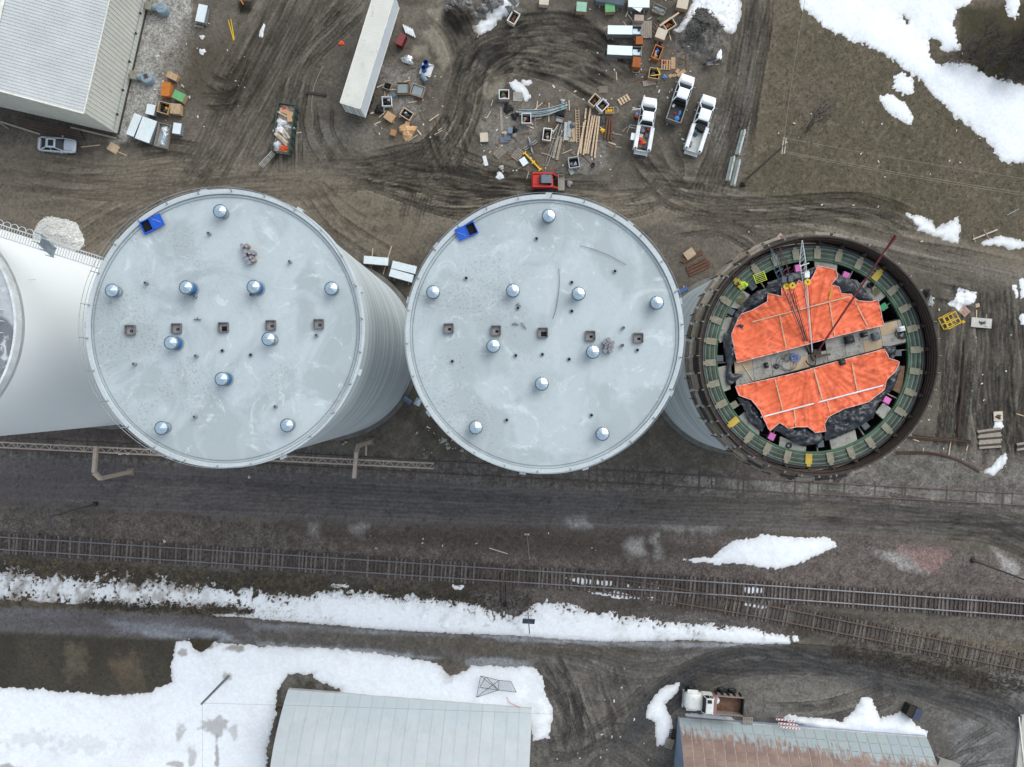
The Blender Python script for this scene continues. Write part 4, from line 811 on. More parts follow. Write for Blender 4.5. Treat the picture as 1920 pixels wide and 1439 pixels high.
PINK = M('pink_foam', A(214, 120, 184), rough=.8); GREYB = M('grey_jack_box', A(88, 94, 102), rough=.6); HOSE = M('black_hose', A(30, 30, 32), rough=.6)
ZD = 22.2
fm = thing('slip_form', 'ring shaped slip form of green panels, yokes and rusty hoops on the unfinished silo', 'slip form', (*S3, 0))
MB().lathe([(10.25, ZD - .9), (10.28, ZD - .9), (10.28, ZD + .02), (10.02, ZD + .02), (10.02, ZD - .9)], 120).build('inner_channel', RUSTD, fm)
MB().lathe([(8.70, ZD - .25), (8.70, ZD), (9.95, ZD), (9.95, ZD - .25)], 120).build('form_deck', GREEN, fm)
for i, r_ in enumerate((8.76, 8.98, 9.20, 9.40, 9.60, 9.80)):
    MB().lathe([(r_ - .018, ZD + .005), (r_ - .018, ZD + .05), (r_ + .018, ZD + .05), (r_ + .018, ZD + .005)], 120).build('deck_rail', (GREENL, GREENP, GREEN, GREENP, RUSTD, GREENP)[i], fm)
MB().lathe([(9.97, ZD - .1), (9.97, ZD + .12), (10.04, ZD + .12), (10.04, ZD - .1)], 120).build('form_lip', GREYB, fm)
# rusty reinforcement hoops rising above the wall
for k in range(7):
    z = ZD + .12 + k * .19; r_ = 10.42 + .06 * (k % 2)
    MB().lathe([(r_ - .02, z), (r_, z + .03), (r_ + .02, z), (r_, z - .03), (r_ - .02, z)], 120).build('rebar_hoop', RUSTD if k % 2 else RUST, fm)
src = None
for i in range(110):
    a = 2 * PI * i / 110; p = (10.47 * math.cos(a), 10.47 * math.sin(a), ZD - .2)
    if src is None: src = MB().bar((0, 0, 0), (0, 0, 1.6), .03).build('rebar_upright', RUSTD, fm, p, a)
    else: link_copy(src, fm, p, (0, 0, a))
MB().lathe([(10.55, ZD - 1.0), (10.62, ZD - 1.0), (10.62, ZD + 1.30), (10.55, ZD + 1.30), (10.55, ZD - 1.0)], 120).build('outer_form_sheet', RUSTD, fm)
MB().lathe([(10.60, ZD + 1.25), (10.60, ZD + 1.35), (10.74, ZD + 1.35), (10.74, ZD + 1.25), (10.60, ZD + 1.25)], 120).build('top_ring_beam', RUSTD, fm)
src = None
for i in range(44):      # pale clips round the outside
    a = 2 * PI * i / 44; p = (10.9 * math.cos(a), 10.9 * math.sin(a), ZD + 1.33)
    if src is None: src = MB().bar((-.2, 0, 0), (.02, 0, .02), .04).bar((-.12, 0, 0), (-.12, 0, .25), .05).build('form_clip', M('pale_clip', A(196, 184, 168)), fm, p, a)
    else: link_copy(src, fm, p, (0, 0, a))
# two rings of hanging scaffold planks outside
rr = random.Random(4)
for ring, (ri, ro, z, n_) in enumerate(((10.75, 11.35, ZD + .2, 44), (10.75, 11.3, ZD - 1.7, 44))):
    for i in range(n_):
        a0 = 2 * PI * i / n_ + .01; a1 = 2 * PI * (i + 1) / n_ - .012
        for rb in (ri, (ri + ro) / 2 + .01):
            rt = rb + (ro - ri) / 2 - .03; dz = rr.uniform(-.03, .03)
            MB().add([(r_ * math.cos(a), r_ * math.sin(a), z + dz + h_) for h_ in (0, .05) for r_, a in ((rb, a0), (rt, a0), (rt, a1), (rb, a1))], [(3, 2, 1, 0), (4, 5, 6, 7), (0, 1, 5, 4), (1, 2, 6, 5), (2, 3, 7, 6), (3, 0, 4, 7)]).build('scaffold_plank', (PLANK, WOODG, PLANK, RUSTD)[rr.randrange(4)], fm)
    for r_ in ((ro + .05,) if ring else ()):
        for hz in (.5, 1.0): MB().lathe([(r_, z + hz - .025), (r_ + .03, z + hz), (r_, z + hz + .025)], 96).build('guard_rail', WOODG, fm)
for i in range(36):
    a = 2 * PI * i / 36; MB().bar((11.4 * math.cos(a), 11.4 * math.sin(a), ZD - 1.9), (11.4 * math.cos(a), 11.4 * math.sin(a), ZD + .2), .08).build('scaffold_hanger', RUSTD, fm)
# yokes
NYK = 30
for i in range(NYK):
    a = 2 * PI * (i + .3) / NYK
    y = MB().box((9.35, 0, .08), (.95, .60, .10)).box((9.92, 0, .10), (.25, .36, .10)).build('yoke', YOKEY if i in (4, 11, 18, 22) else YOKE, fm, (0, 0, ZD), a)
    MB().box((10.22, 0, .25), (.10, .34, .42)).box((10.36, 0, .52), (.22, .14, .1)).build('yoke_leg', RUSTD, y)
# dark shaft, jack boxes, ledge boards inside the ring
MB().lathe([(8.85, ZD - .3), (8.85, ZD - 5.0), (.001, ZD - 5.0)], 96).build('inner_shaft', M('shaft_dark', (.012, .013, .013), rough=.9, var=.3, fvar=.2), fm)  # near-black colour paints in the shade of the deep shaft
def zq(x, y): return 1260 + x / 3.0, 420 + y / 3.0        # helper: reading grid laid over the forms in the photograph
def loc3(x, y, z): px, py = zq(x, y); q = P(px, py, z); return q[0] - S3[0], q[1] - S3[1]
for k, (x, y, col) in enumerate(((712, 248, PINK), (980, 290, PINK), (563, 1197, PINK), (1212, 992, PINK), (270, 757, GREYB), (333, 493, GREYB), (455, 350, GREYB), (1193, 467, M('green_box', A(70, 150, 104))), (838, 1238, GREYB), (1090, 1136, GREYB), (1273, 726, GREYB), (352, 1018, YOKE))):
    q = loc3(x, y, ZD); MB().box((0, 0, .15), (.62, .56, .34)).box((0, 0, -2.4), (.14, .14, 4.8)).build('jack_box', col, fm, (*q, ZD - .35), math.atan2(q[1], q[0]))
DECKS = [((800, 195), (930, 225), (925, 290), (860, 250), (805, 250)), ((1100, 295), (1210, 400), (1150, 450), (1060, 340)), ((265, 530), (345, 525), (330, 640), (270, 670), (235, 600)), ((230, 815), (310, 795), (330, 930), (265, 955)), ((430, 1040), (500, 1110), (490, 1190), (400, 1130), (370, 1090)), ((610, 1195), (755, 1255), (750, 1295), (600, 1260)), ((885, 1210), (1030, 1160), (1045, 1230), (900, 1275)), ((1145, 1060), (1190, 1005), (1240, 1045), (1200, 1110)), ((325, 430), (390, 370), (440, 400), (380, 480), (330, 470)), ((1255, 800), (1310, 800), (1290, 960), (1235, 930))]
for i, dpoly in enumerate(DECKS):
    MB().prism([loc3(x, y, ZD - .15) for x, y in dpoly], ZD - .32, ZD - .15).build('plywood_deck', PLYW if i not in (9,) else WOODB, fm)
    c = np.mean([loc3(x, y, ZD) for x, y in dpoly], axis=0); MB().bar((c[0], c[1], ZD - 5), (c[0], c[1], ZD - .33), .15).build('deck_prop', RUSTD, fm)
for i in range(24):      # joists over the shaft
    a = 2 * PI * i / 24 + .07; MB().bar((7.0 * math.cos(a), 7.0 * math.sin(a), ZD - .45), (8.9 * math.cos(a), 8.9 * math.sin(a), ZD - .40), .10, .14).build('joist', RUSTD if i % 2 else WOODG, fm)
# central bridge of plywood panels
up0, up1 = Vector((*loc3(350, 772, ZD), 0)), Vector((*loc3(1372, 516, ZD), 0)); lo0, lo1 = Vector((*loc3(362, 912, ZD), 0)), Vector((*loc3(1398, 644, ZD), 0))
for i in range(10):
    for j in range(2):
        f0, f1 = i / 10 + .001, (i + 1) / 10 - .001; g0, g1 = j / 2 + .004, (j + 1) / 2 - .004
        def q(f, g): a = up0.lerp(up1, f); b = lo0.lerp(lo1, f); v = a.lerp(b, g); return v.x, v.y
        dz = rr.uniform(-.012, .012)
        if i in (4,) and j == 0: continue
        MB().prism([q(f0, g1), q(f1, g1), q(f1, g0), q(f0, g0)], ZD - .14 + dz, ZD - .08 + dz).build('bridge_panel', PLYW if (i + j) % 4 else PLYT, fm)
MB().bar((*up0[:2], ZD - .3), (*up1[:2], ZD - .3), .2, .3).bar((*lo0[:2], ZD - .3), (*lo1[:2], ZD - .3), .2, .3).build('bridge_beam', RUSTD, fm)
MB().box((0, 0, ZD - .45), (1.0, .8, .2)).build('well_grate', RUSTD, fm, (*loc3(772, 745, ZD), 0), .25)

# tarpaulins: wrinkled cloth draped over the bridge frames
def in_poly(x, y, poly):
    ins = np.zeros(x.shape, bool); n = len(poly)
    for i in range(n):
        ax, ay = poly[i]; bx, by = poly[(i + 1) % n]; ins ^= ((ay > y) != (by > y)) & (x < (bx - ax) * (y - ay) / (by - ay + 1e-12) + ax)
    return ins
def nearest(x, y, poly):
    bd = np.full(x.shape, 1e9); bx_ = x.copy(); by_ = y.copy(); n = len(poly)
    for i in range(n):
        ax, ay = poly[i]; ex, ey = poly[(i + 1) % n]; dx, dy = ex - ax, ey - ay; t_ = np.clip(((x - ax) * dx + (y - ay) * dy) / (dx * dx + dy * dy + 1e-12), 0, 1)
        qx, qy = ax + t_ * dx, ay + t_ * dy; d = (qx - x) ** 2 + (qy - y) ** 2; m = d < bd; bd = np.where(m, d, bd); bx_ = np.where(m, qx, bx_); by_ = np.where(m, qy, by_)
    return bx_, by_, np.sqrt(bd)
def cloth(name, poly, z, mat, zf, step=.11, thick=.015, parent=None):
    """sheet cut to an outline, cells along the edge snapped to it, height from zf(x, y, distance to edge)"""
    a = np.array(poly); xs = np.arange(a[:, 0].min() - step, a[:, 0].max() + step, step); ys = np.arange(a[:, 1].min() - step, a[:, 1].max() + step, step); X, Y = np.meshgrid(xs, ys)
    ins = in_poly(X, Y, poly); nxx, nyy, dd = nearest(X, Y, poly); cell = ins[:-1, :-1] | ins[1:, :-1] | ins[:-1, 1:] | ins[1:, 1:]
    Xs = np.where(ins, X, nxx); Ys = np.where(ins, Y, nyy); D = np.where(ins, dd, 0); Z = z + zf(Xs, Ys, D)
    need = np.zeros(X.shape, bool); need[:-1, :-1] |= cell; need[1:, :-1] |= cell; need[:-1, 1:] |= cell; need[1:, 1:] |= cell
    vid = np.full(X.shape, -1); vid[need] = np.arange(need.sum()); j, i = np.where(cell)
    vs = np.stack([Xs[need], Ys[need], Z[need]], 1); fs = np.stack([vid[j, i], vid[j, i + 1], vid[j + 1, i + 1], vid[j + 1, i]], 1)
    mb = MB(); mb.v = [tuple(v) for v in vs.tolist()]; mb.f = [tuple(f) for f in fs.tolist()]; o = mb.build(name, mat, parent, smooth=True)
    so = o.modifiers.new('thickness', 'SOLIDIFY'); so.thickness = thick; so.offset = -1; return o
ORANGE = M('orange_tarpaulin', A(240, 112, 70), rough=.5, var=.10, scale=.7, fine=4, fvar=.06, dirt=A(176, 74, 44), dirt_amt=.24, bump=.15, bscale=5)
BLKT = M('black_tarpaulin', A(52, 56, 62), rough=.42, var=.2, scale=1.5, bump=.5, bscale=3, spec=.6)
def wr(sx, sy, ang, seed, amp, sharp=1.0):
    def f(x, y):
        n = fbm(1.0, 4, seed, sx=sx, sy=sy, ang=ang, x=x * 1.0, y=y * 1.0); r = 1 - np.abs(2 * n - 1); return amp * r ** 3
    return f
w1 = wr(2.6, .45, .55, 2, .11); w2 = wr(.35, 2.6, -.75, 7, .17); w3 = wr(.6, .6, 0, 12, .12)
ridge_dir = Vector((up1.x - up0.x, up1.y - up0.y)).normalized(); rn = Vector((-ridge_dir.y, ridge_dir.x))
def radial(x, y):
    th = np.arctan2(y - .2, x + .5); r_ = np.hypot(x + .5, y - .2); n = fbm(1.0, 3, 8, x=th * 7.0 + 9, y=r_ * .16 + 4); return .11 * (1 - np.abs(2 * n - 1)) ** 5 * np.clip(r_ / 4, .2, 1)
def zo(x, y, d):
    u = (x - up0.x) * ridge_dir.x + (y - up0.y) * ridge_dir.y
    sag = -.16 * np.abs(np.sin(u * PI / 3.1)) * np.clip(d, 0, 1.2)
    return .12 + sag * .6 + w1(x, y) + w2(x, y) * .5 + radial(x, y) + w3(x, y) * np.clip(1 - d, 0, 1) * 1.5 - .1 * np.clip(.4 - d, 0, .4)
def zk(x, y, d): return -.02 + wr(.9, .5, .3, 5, .55)(x, y) * np.clip(d * 1.6, 0, 1) + wr(.35, .5, 1.0, 9, .22)(x, y) + .16 * np.clip(d, 0, .6)
OR1 = [(330, 620), (365, 540), (380, 510), (440, 490), (530, 440), (535, 393), (612, 412), (612, 353), (690, 355), (705, 320), (755, 345), (790, 290), (812, 238), (915, 262), (925, 300), (885, 345), (935, 358), (945, 395), (1000, 398), (1040, 436), (1108, 440), (1150, 430), (1165, 490), (1186, 572), (1040, 604), (890, 642), (690, 697), (362, 782), (345, 700)]
OR2 = [(352, 915), (680, 843), (950, 768), (1188, 705), (1206, 756), (1272, 778), (1245, 832), (1200, 872), (1186, 932), (1100, 1000), (960, 1040), (868, 1090), (850, 1132), (858, 1165), (800, 1175), (760, 1142), (700, 1142), (650, 1152), (600, 1118), (545, 1165), (510, 1100), (490, 1050), (440, 990), (370, 965)]
KB = [('black tarpaulin bunched along the upper left of the orange sheet', [(310, 615), (330, 560), (350, 505), (385, 465), (430, 415), (480, 378), (530, 362), (535, 330), (600, 308), (650, 278), (720, 268), (805, 242), (800, 300), (765, 355), (700, 345), (640, 380), (600, 425), (535, 415), (530, 450), (440, 500), (385, 520), (455, 606), (320, 618)]),
      ('black tarpaulin hanging at the left end of the plywood bridge', [(288, 618), (345, 612), (368, 700), (366, 750), (335, 805), (335, 842), (402, 845), (372, 872), (322, 912), (302, 885), (308, 800), (288, 700)]),
      ('black tarpaulin fold at the lower left of the orange sheet', [(362, 975), (440, 982), (460, 1030), (500, 1080), (528, 1130), (505, 1172), (430, 1110), (398, 1030)]),
      ('black tarpaulin fold at the bottom of the orange sheet', [(540, 1150), (595, 1112), (655, 1120), (690, 1160), (735, 1128), (790, 1182), (820, 1155), (855, 1200), (835, 1232), (740, 1252), (680, 1230), (650, 1205), (600, 1172)]),
      ('large black tarpaulin fold at the lower right of the orange sheet', [(858, 1092), (950, 1040), (1080, 1008), (1112, 975), (1190, 935), (1202, 868), (1250, 795), (1288, 795), (1265, 880), (1240, 935), (1195, 965), (1155, 1020), (1132, 1092), (1070, 1130), (1020, 1162), (900, 1212), (858, 1220)]),
      ('small black tarpaulin flap at the right end of the bridge', [(1182, 688), (1262, 690), (1242, 790), (1200, 740)]),
      ('black tarpaulin bunched at the upper right of the orange sheet', [(885, 352), (915, 300), (935, 275), (965, 300), (1040, 318), (1082, 370), (1132, 430), (1105, 448), (1040, 445), (1000, 402), (950, 402), (935, 365)])]
for lab, pg in KB:
    o = cloth('black_tarpaulin', [tuple(np.array(loc3(x, y, ZD)) + S3) for x, y in pg], ZD - .05, BLKT, zk, step=.12); tag(o, lab, 'tarpaulin')
for lab, pg in (('big orange tarpaulin above the plywood bridge', OR1), ('big orange tarpaulin below the plywood bridge', OR2)):
    pw = [tuple(np.array(loc3(x, y, ZD + .2)) + S3) for x, y in pg]
    o = cloth('orange_tarpaulin', pw, ZD + .12, ORANGE, lambda x, y, d: zo(x - S3[0], y - S3[1], d), step=.10); tag(o, lab, 'tarpaulin')
    hem = []
    for i in range(len(pw)):
        a_, b_ = np.array(pw[i]), np.array(pw[(i + 1) % len(pw)])
        for f in np.linspace(0, 1, max(2, int(np.linalg.norm(b_ - a_) / .25)), endpoint=False): hem.append(a_ + (b_ - a_) * f)
    h = np.array(hem); zz = ZD + .14 + zo(h[:, 0] - S3[0], h[:, 1] - S3[1], np.zeros(len(h)))
    MB().tube([(h[i, 0], h[i, 1], zz[i] + .01) for i in range(len(h))] + [(h[0, 0], h[0, 1], zz[0] + .01)], .035, 5).build('hem', M('tarp_hem', A(236, 190, 180)), o)
# battens over the cloth
for lab, a_, b_, wd, mt in (('long pale batten across the upper orange tarpaulin', (450, 552), (1002, 408), .10, WOOD), ('long white batten across the lower orange tarpaulin', (500, 1088), (1190, 908), .12, PLASTW), ('short batten above the bridge, left one', (605, 515), (642, 702), .09, WOOD), ('short batten above the bridge, middle one', (885, 440), (915, 635), .09, WOOD), ('short batten above the bridge, right one', (1030, 440), (1098, 575), .09, WOOD), ('short batten under the bridge, left one', (578, 870), (622, 1048), .09, WOOD), ('short batten under the bridge, middle one', (798, 815), (845, 990), .12, WOOD), ('short batten under the bridge, right one', (1006, 755), (1042, 940), .09, WOOD), ('lowest short batten on the orange tarpaulin', (685, 1042), (696, 1140), .09, WOOD), ('thin batten at the lower right of the orange tarpaulin', (872, 992), (888, 1062), .07, WOOD), ('amber wood block on the orange tarpaulin beside the black fold', (898, 362), (886, 425), .18, M('amber_wood', A(210, 150, 70), rough=.7)), ('loose white lath on the left end of the plywood bridge', (408, 790), (465, 880), .08, WOOD)):
    qa = np.array(loc3(*a_, ZD + .4)); qb = np.array(loc3(*b_, ZD + .4)); zz = ZD + (.42 if 'lath' not in lab else -.04)
    tag(MB().bar((*(qa + S3), zz), (*(qb + S3), zz), wd, .05).build('batten', mt), lab, 'batten')
# gear on the bridge
for lab, x, y, d_, mt in (('black box on the bridge right of centre', 1007, 650, (.75, .7, .5), DARK), ('small black box on the left half of the bridge', 536, 795, (.32, .5, .35), DARK), ('grey tool box near the right end of the bridge', 1155, 632, (.6, .7, .45), GREYB), ('white machine at the far right end of the bridge', 1300, 590, (.5, .45, .6), PLASTW), ('black motor near the right end of the bridge', 1090, 622, (.5, .45, .5), DARK), ('black bag on the lower orange tarpaulin under the bridge', 952, 777, (.55, .6, .4), HOSE)):
    q = np.array(loc3(x, y, ZD + d_[2])) + S3; o = thing('tool_box', lab, 'box', (*q, ZD - .08 + (.35 if 'bag' in lab else 0)), .25)
    MB().box((0, 0, d_[2] / 2), d_).build('casing', mt, o, bevel=.05); MB().box((0, 0, d_[2] + .03), (d_[0] * .7, d_[1] * .7, .06)).build('casing_lid', mt, o); MB().tube([(-.12, 0, d_[2] + .06), (-.06, 0, d_[2] + .16), (.06, 0, d_[2] + .16), (.12, 0, d_[2] + .06)], .02, 5).build('carry_handle', GALVD, o)
def coil(name, lab, px, py, z, r_, turns, mat, rad=.02, seed=1, cat='hose'):
    rr_ = random.Random(seed); c = np.array(loc3(px, py, z)) + S3; pts = []
    for i in range(turns * 14):
        a = 2 * PI * i / 14; k = r_ * (0.6 + .5 * math.sin(i * .23 + seed)); pts.append((c[0] + k * math.cos(a) * (1 + .3 * math.sin(i * .11)) + .12 * math.sin(i * .31), c[1] + k * math.sin(a) + .12 * math.cos(i * .19), z + .02 + .012 * (i % 5)))
    tag(MB().tube(pts, rad, 5).build(name, mat), lab, cat)
coil('cable_coil', 'tangled grey cable on the bridge left of centre', 650, 770, ZD - .05, .75, 6, ROD, .02, 2, 'cable'); coil('cable_coil', 'blue rope heap on the bridge left of centre', 690, 752, ZD, .38, 6, M('blue_rope', A(110, 130, 190)), .03, 5, 'rope'); coil('cable_coil', 'yellow cord coil on the upper orange tarpaulin by the bridge', 498, 724, ZD + .25, .28, 5, M('yellow_cord', A(226, 170, 50)), .03, 3, 'cord'); coil('cable_coil', 'dark cable coil on the left part of the bridge', 585, 800, ZD - .05, .25, 4, HOSE, .03, 4, 'cable')
coil('cable_coil', 'black hose loops on the bridge beside the white machine', 1290, 612, ZD - .05, .42, 6, HOSE, .04, 8, 'hose'); coil('cable_coil', 'hose tangle on the plywood under the long red boom', 1150, 370, ZD - .1, .4, 6, M('olive_hose', A(120, 116, 80)), .03, 6, 'hose'); coil('cable_coil', 'hose tangle on the deck below the hi-vis worker', 385, 425, ZD - .1, .42, 6, M('olive_hose', A(120, 116, 80)), .03, 7, 'hose')
tag(MB().tube([(*(np.array(loc3(x, y, ZD)) + S3), ZD + .05 + .3 * math.sin(PI * i / 6)) for i, (x, y) in enumerate(((752, 770), (755, 785), (768, 797), (785, 800), (798, 790), (804, 770), (800, 745)))], .06, 7).build('loop_hose', HOSE), 'thick black hose loop beside the centre well', 'hose')
tag(MB().lathe([(.001, 0), (.26, 0), (.26, .4), (.22, .4), (.22, .15), (.001, .15)], 18).build('tub', DARK, None, (*(np.array(loc3(1115, 345, ZD)) + S3), ZD - .15)), 'round black tub on the plywood under the long red boom', 'tub')
tag(MB().lathe([(.16, 0), (.16, .12), (.27, .12), (.27, 0), (.16, 0)], 18).build('tyre', DARK, None, (*(np.array(loc3(660, 1247, ZD)) + S3), ZD - .15)), 'small black tyre on the bottom plywood deck', 'tyre')
ctr = np.array(loc3(790, 740, ZD)) + S3
# hoist booms rising from the centre well
def boom(lab, tip, zt, mat, lattice, wide=.5, base=None, cable=True, pulley=None):
    b0 = Vector((*(np.array(loc3(*(base or (785, 725)), ZD)) + S3), ZD - .1)); tp = Vector((*(np.array(loc3(*tip, zt)) + S3), zt)); d = (tp - b0); L = d.length; d.normalize()
    o = thing('hoist_boom', lab, 'hoist', b0); r_ = d.cross(Vector((0, 0, 1))).normalized(); u = r_.cross(d).normalized(); org = Vector((0, 0, 0))
    if not lattice:
        MB().bar(org, d * L, .12, .14).build('boom_beam', mat, o); MB().box((0, 0, .1), (.7, .7, .2)).build('boom_foot', RUSTD, o); MB().bar(d * (L - 1.2) + u * .1, d * L + u * .25, .12).bar(d * (L - .3) - r_ * .3, d * (L - .3) + r_ * .3, .1).build('boom_head', mat, o)
        MB().tube([d * (L * .45) - r_ * .5, d * (L * .45) + r_ * .7], .03, 5).build('cross_pin', mat, o); return o
    f0 = .40
    s0 = L * f0; s1 = L * .80
    def wid(s): return .06 + (wide - .06) * (s - s0) / (s1 - s0) if s <= s1 else wide * (1 - (s - s1) / (L - s1)) + .04
    for i, (sx, sy) in enumerate(((-1, -1), (1, -1), (0, 1))):
        MB().tube([d * s + r_ * (sx * wid(s) / 2) + u * (sy * wid(s) / 2) for s in np.linspace(s0, L, 24)], .035, 5).build('boom_chord', mat, o)
    k = 16
    for i in range(k):
        s = s0 + (L - s0) * i / k; s2 = s0 + (L - s0) * (i + 1) / k
        MB().bar(d * s + r_ * (-wid(s) / 2) - u * (wid(s) / 2), d * s2 + r_ * (wid(s2) / 2) - u * (wid(s2) / 2), .03).build('boom_lacing', mat, o)
    MB().tube([org, d * s0], .06, 6).build('boom_stem', mat, o); MB().tube([org + r_ * .1, d * (L * .9) + r_ * .25], .02, 4).build('hoist_rope', HOSE, o); MB().tube([org - r_ * .15, d * (L * .85) - r_ * .22], .02, 4).build('hoist_rope', HOSE, o)
    c0 = d * (L * .80); MB().bar(c0 - r_ * (wide * .75), c0 + r_ * (wide * .75), .07).bar(c0 - d * .7 - r_ * (wide * .6), c0 - d * .7 + r_ * (wide * .6), .07).build('cross_head', mat, o)
    if pulley:
        MB().lathe([(.10, -.05), (.28, -.05), (.30, 0), (.28, .05), (.10, .05), (.10, -.05)], 16).build('pulley', pulley, o, d * (L * .66) + u * .25); MB().box((0, 0, 0), (.4, .5, .35)).build('winch_case', PLASTW if mat is PLASTW else GREYB, o, d * (L * .72) + u * .2)
    return o
YEL = M('safety_yellow', A(230, 190, 40), rough=.45)
boom('white lattice hoist boom with yellow pulley reaching to the upper rim', (733, 95), 27.5, PLASTW, True, .55, (792, 725), pulley=YEL)
boom('grey blue lattice hoist boom, leftmost of the three', (557, 140), 26.8, M('blue_grey_paint', A(96, 112, 128), rough=.5), True, .5, (775, 722), pulley=YEL)
boom('brown lattice hoist boom between the grey and white ones', (607, 130), 27.0, M('oxide_paint', A(96, 66, 64), rough=.6), True, .5, (780, 724), pulley=YEL)
boom('long plain dark red boom reaching past the rim of the forms', (1258, 62), 29.0, M('dark_red_paint', A(112, 52, 58), rough=.55), False, base=(815, 728))
tag(MB().bar((*(np.array(loc3(800, 745, ZD)) + S3), ZD + .25), (*(np.array(loc3(882, 735, ZD)) + S3), ZD + .25), .2, .2).bar((*(np.array(loc3(780, 735, ZD)) + S3), ZD + .1), (*(np.array(loc3(800, 770, ZD)) + S3), ZD + .1), .25, .3).build('winch_frame', RUST), 'brown steel winch frame over the centre well', 'winch')
# yellow guard cage on the deck
yc = thing('guard_cage', 'lime yellow wire guard cage on the upper left deck of the forms', 'cage', (*(np.array(loc3(495, 302, ZD + .4)) + S3), ZD - .1), .35)
LIME = M('lime_yellow_paint', A(206, 220, 60), rough=.5)
for dx in (-.5, .5): MB().bar((dx, -.4, .5), (dx, .4, .5), .06).bar((dx, -.4, 0), (dx, -.4, .5), .06).bar((dx, .4, 0), (dx, .4, .5), .06).build('cage_end', LIME, yc)
for dy in np.linspace(-.4, .4, 6): MB().bar((-.5, dy, .5), (.5, dy, .5), .04).build('cage_bar', LIME, yc)
MB().box((0, 0, .02), (1.05, .85, .04)).build('cage_floor', RUSTD, yc)
# ------------------------------------------------------------------ railway
RAILT = M('worn_rail_steel', A(132, 131, 134), rough=.45, metal=.5, var=.1); RAILR = M('rusty_rail', A(104, 88, 80), rough=.7, metal=.2, var=.2)
TIE = M('weathered_sleeper', A(110, 103, 98), rough=.95, var=.3, scale=3, fvar=.2); TIED = M('dark_sleeper', A(82, 75, 71), rough=.95, var=.3, scale=3, fvar=.2)
def track(name, label, ra, rb, spacing, ztop, mats, seed, railmat, skip=0.0, tie_len=2.55, jitter=.04):
    """ra, rb: the two rails as ground-pixel polylines"""
    t = thing('railway_track', label, 'railway track', (0, 0, 0)); pa, _ = smooth_path([P(*p) for p in ra], .5); pb, _ = smooth_path([P(*p) for p in rb], .5)
    for pp in (pa, pb):
        mb = MB(); n = len(pp); prof = ((-.07, .0), (-.012, .03), (-.012, .11), (-.036, .12), (-.036, .16), (.036, .16), (.036, .12), (.012, .11), (.012, .03), (.07, .0)); vs = []; fs = []
        step = pp[::4] if n > 40 else pp
        step = np.vstack([step, pp[-1:]]) if not np.allclose(step[-1], pp[-1]) else step
        for i, q in enumerate(step):
            tg = step[min(i + 1, len(step) - 1)] - step[max(i - 1, 0)]; tg = tg / np.linalg.norm(tg); nr = np.array([-tg[1], tg[0]])
            for o_, z in prof: vs.append((q[0] + nr[0] * o_, q[1] + nr[1] * o_, ztop - .01 + z))
        k = len(prof)
        for i in range(len(step) - 1):
            for j in range(k): fs.append((i * k + j, i * k + (j + 1) % k, (i + 1) * k + (j + 1) % k, (i + 1) * k + j))
        mb.add(vs, fs); mb.build('rail', railmat, t)
    m = min(len(pa), len(pb)); ia = np.linspace(0, len(pa) - 1, 2000); A_ = np.stack([np.interp(ia, range(len(pa)), pa[:, k]) for k in (0, 1)], 1); ib = np.linspace(0, len(pb) - 1, 2000); B_ = np.stack([np.interp(ib, range(len(pb)), pb[:, k]) for k in (0, 1)], 1)
    mid = (A_ + B_) / 2; u = np.concatenate([[0], np.cumsum(np.hypot(*np.diff(mid, axis=0).T))]); cnt = int(u[-1] / spacing); r_ = random.Random(seed); srcs = {}
    for i in range(cnt):
        s_ = (i + .5) * spacing + r_.uniform(-.06, .06)
        if r_.random() < skip: continue
        c = [np.interp(s_, u, mid[:, k]) for k in (0, 1)]; j = int(np.clip(np.searchsorted(u, s_), 1, 1998)); tg = mid[j + 1] - mid[j - 1]; a = math.atan2(tg[1], tg[0]) + r_.gauss(0, .02)
        k = r_.randrange(3); loc = (c[0] + r_.gauss(0, jitter), c[1] + r_.gauss(0, jitter), ztop - .17 + r_.uniform(-.045, .01)); mt = mats[0] if r_.random() < .45 else mats[1]
        key = (k, mt.name)
        if key not in srcs: srcs[key] = MB().box((0, 0, .085), (.20 + .03 * k, tie_len + .1 * (k - 1), .17)).build('sleeper', mt, t, loc, a)
        else: link_copy(srcs[key], t, loc, (0, 0, a))
    return t
track('siding', 'half buried siding track running just below the silos', [(-40, 818), (960, 873), (1960, 928)], [(-40, 840), (960, 896), (1960, 950)], .54, -.005, (M('siding_sleeper', A(96, 91, 86), rough=.95, var=.3, scale=3), M('siding_sleeper_dark', A(88, 83, 78), rough=.95, var=.3, scale=3)), 3, RAILR, .35)
track('main', 'main line track crossing the whole picture', [(-40, 1004.5), (475, 1036.5), (955, 1067.5), (1435, 1098), (1960, 1135)], [(-40, 1027.5), (475, 1060), (955, 1090.5), (1435, 1121), (1960, 1158)], .50, .10, (TIE, TIED), 5, RAILT, .03)
track('branch', 'diverging branch track leaving the main line toward the lower right', [(1115, 1078), (1235, 1098), (1335, 1115), (1440, 1136), (1630, 1174), (1752, 1198), (1960, 1244)], [(1097, 1106), (1215, 1122), (1320, 1139), (1435, 1159), (1615, 1195), (1740, 1220), (1960, 1266)], .52, .085, (TIE, TIED), 8, RAILR, .04)
sw = thing('switch_stand', 'railway switch stand with long timbers below the main line', 'switch stand', (*P(946, 1100), 0.02), .04)
for dx in (-.28, .28): MB().box((dx, -.4, .10), (.24, 4.2, .2)).build('head_timber', TIED, sw)
MB().bar((0, -2.1, .2), (0, -2.1, 1.1), .12).box((0, -2.1, .3), (.4, .5, .25)).build('switch_lever', DARK, sw); MB().bar((0, -2, .26), (0, 1.4, .26), .05).build('throw_rod', RAILR, sw)

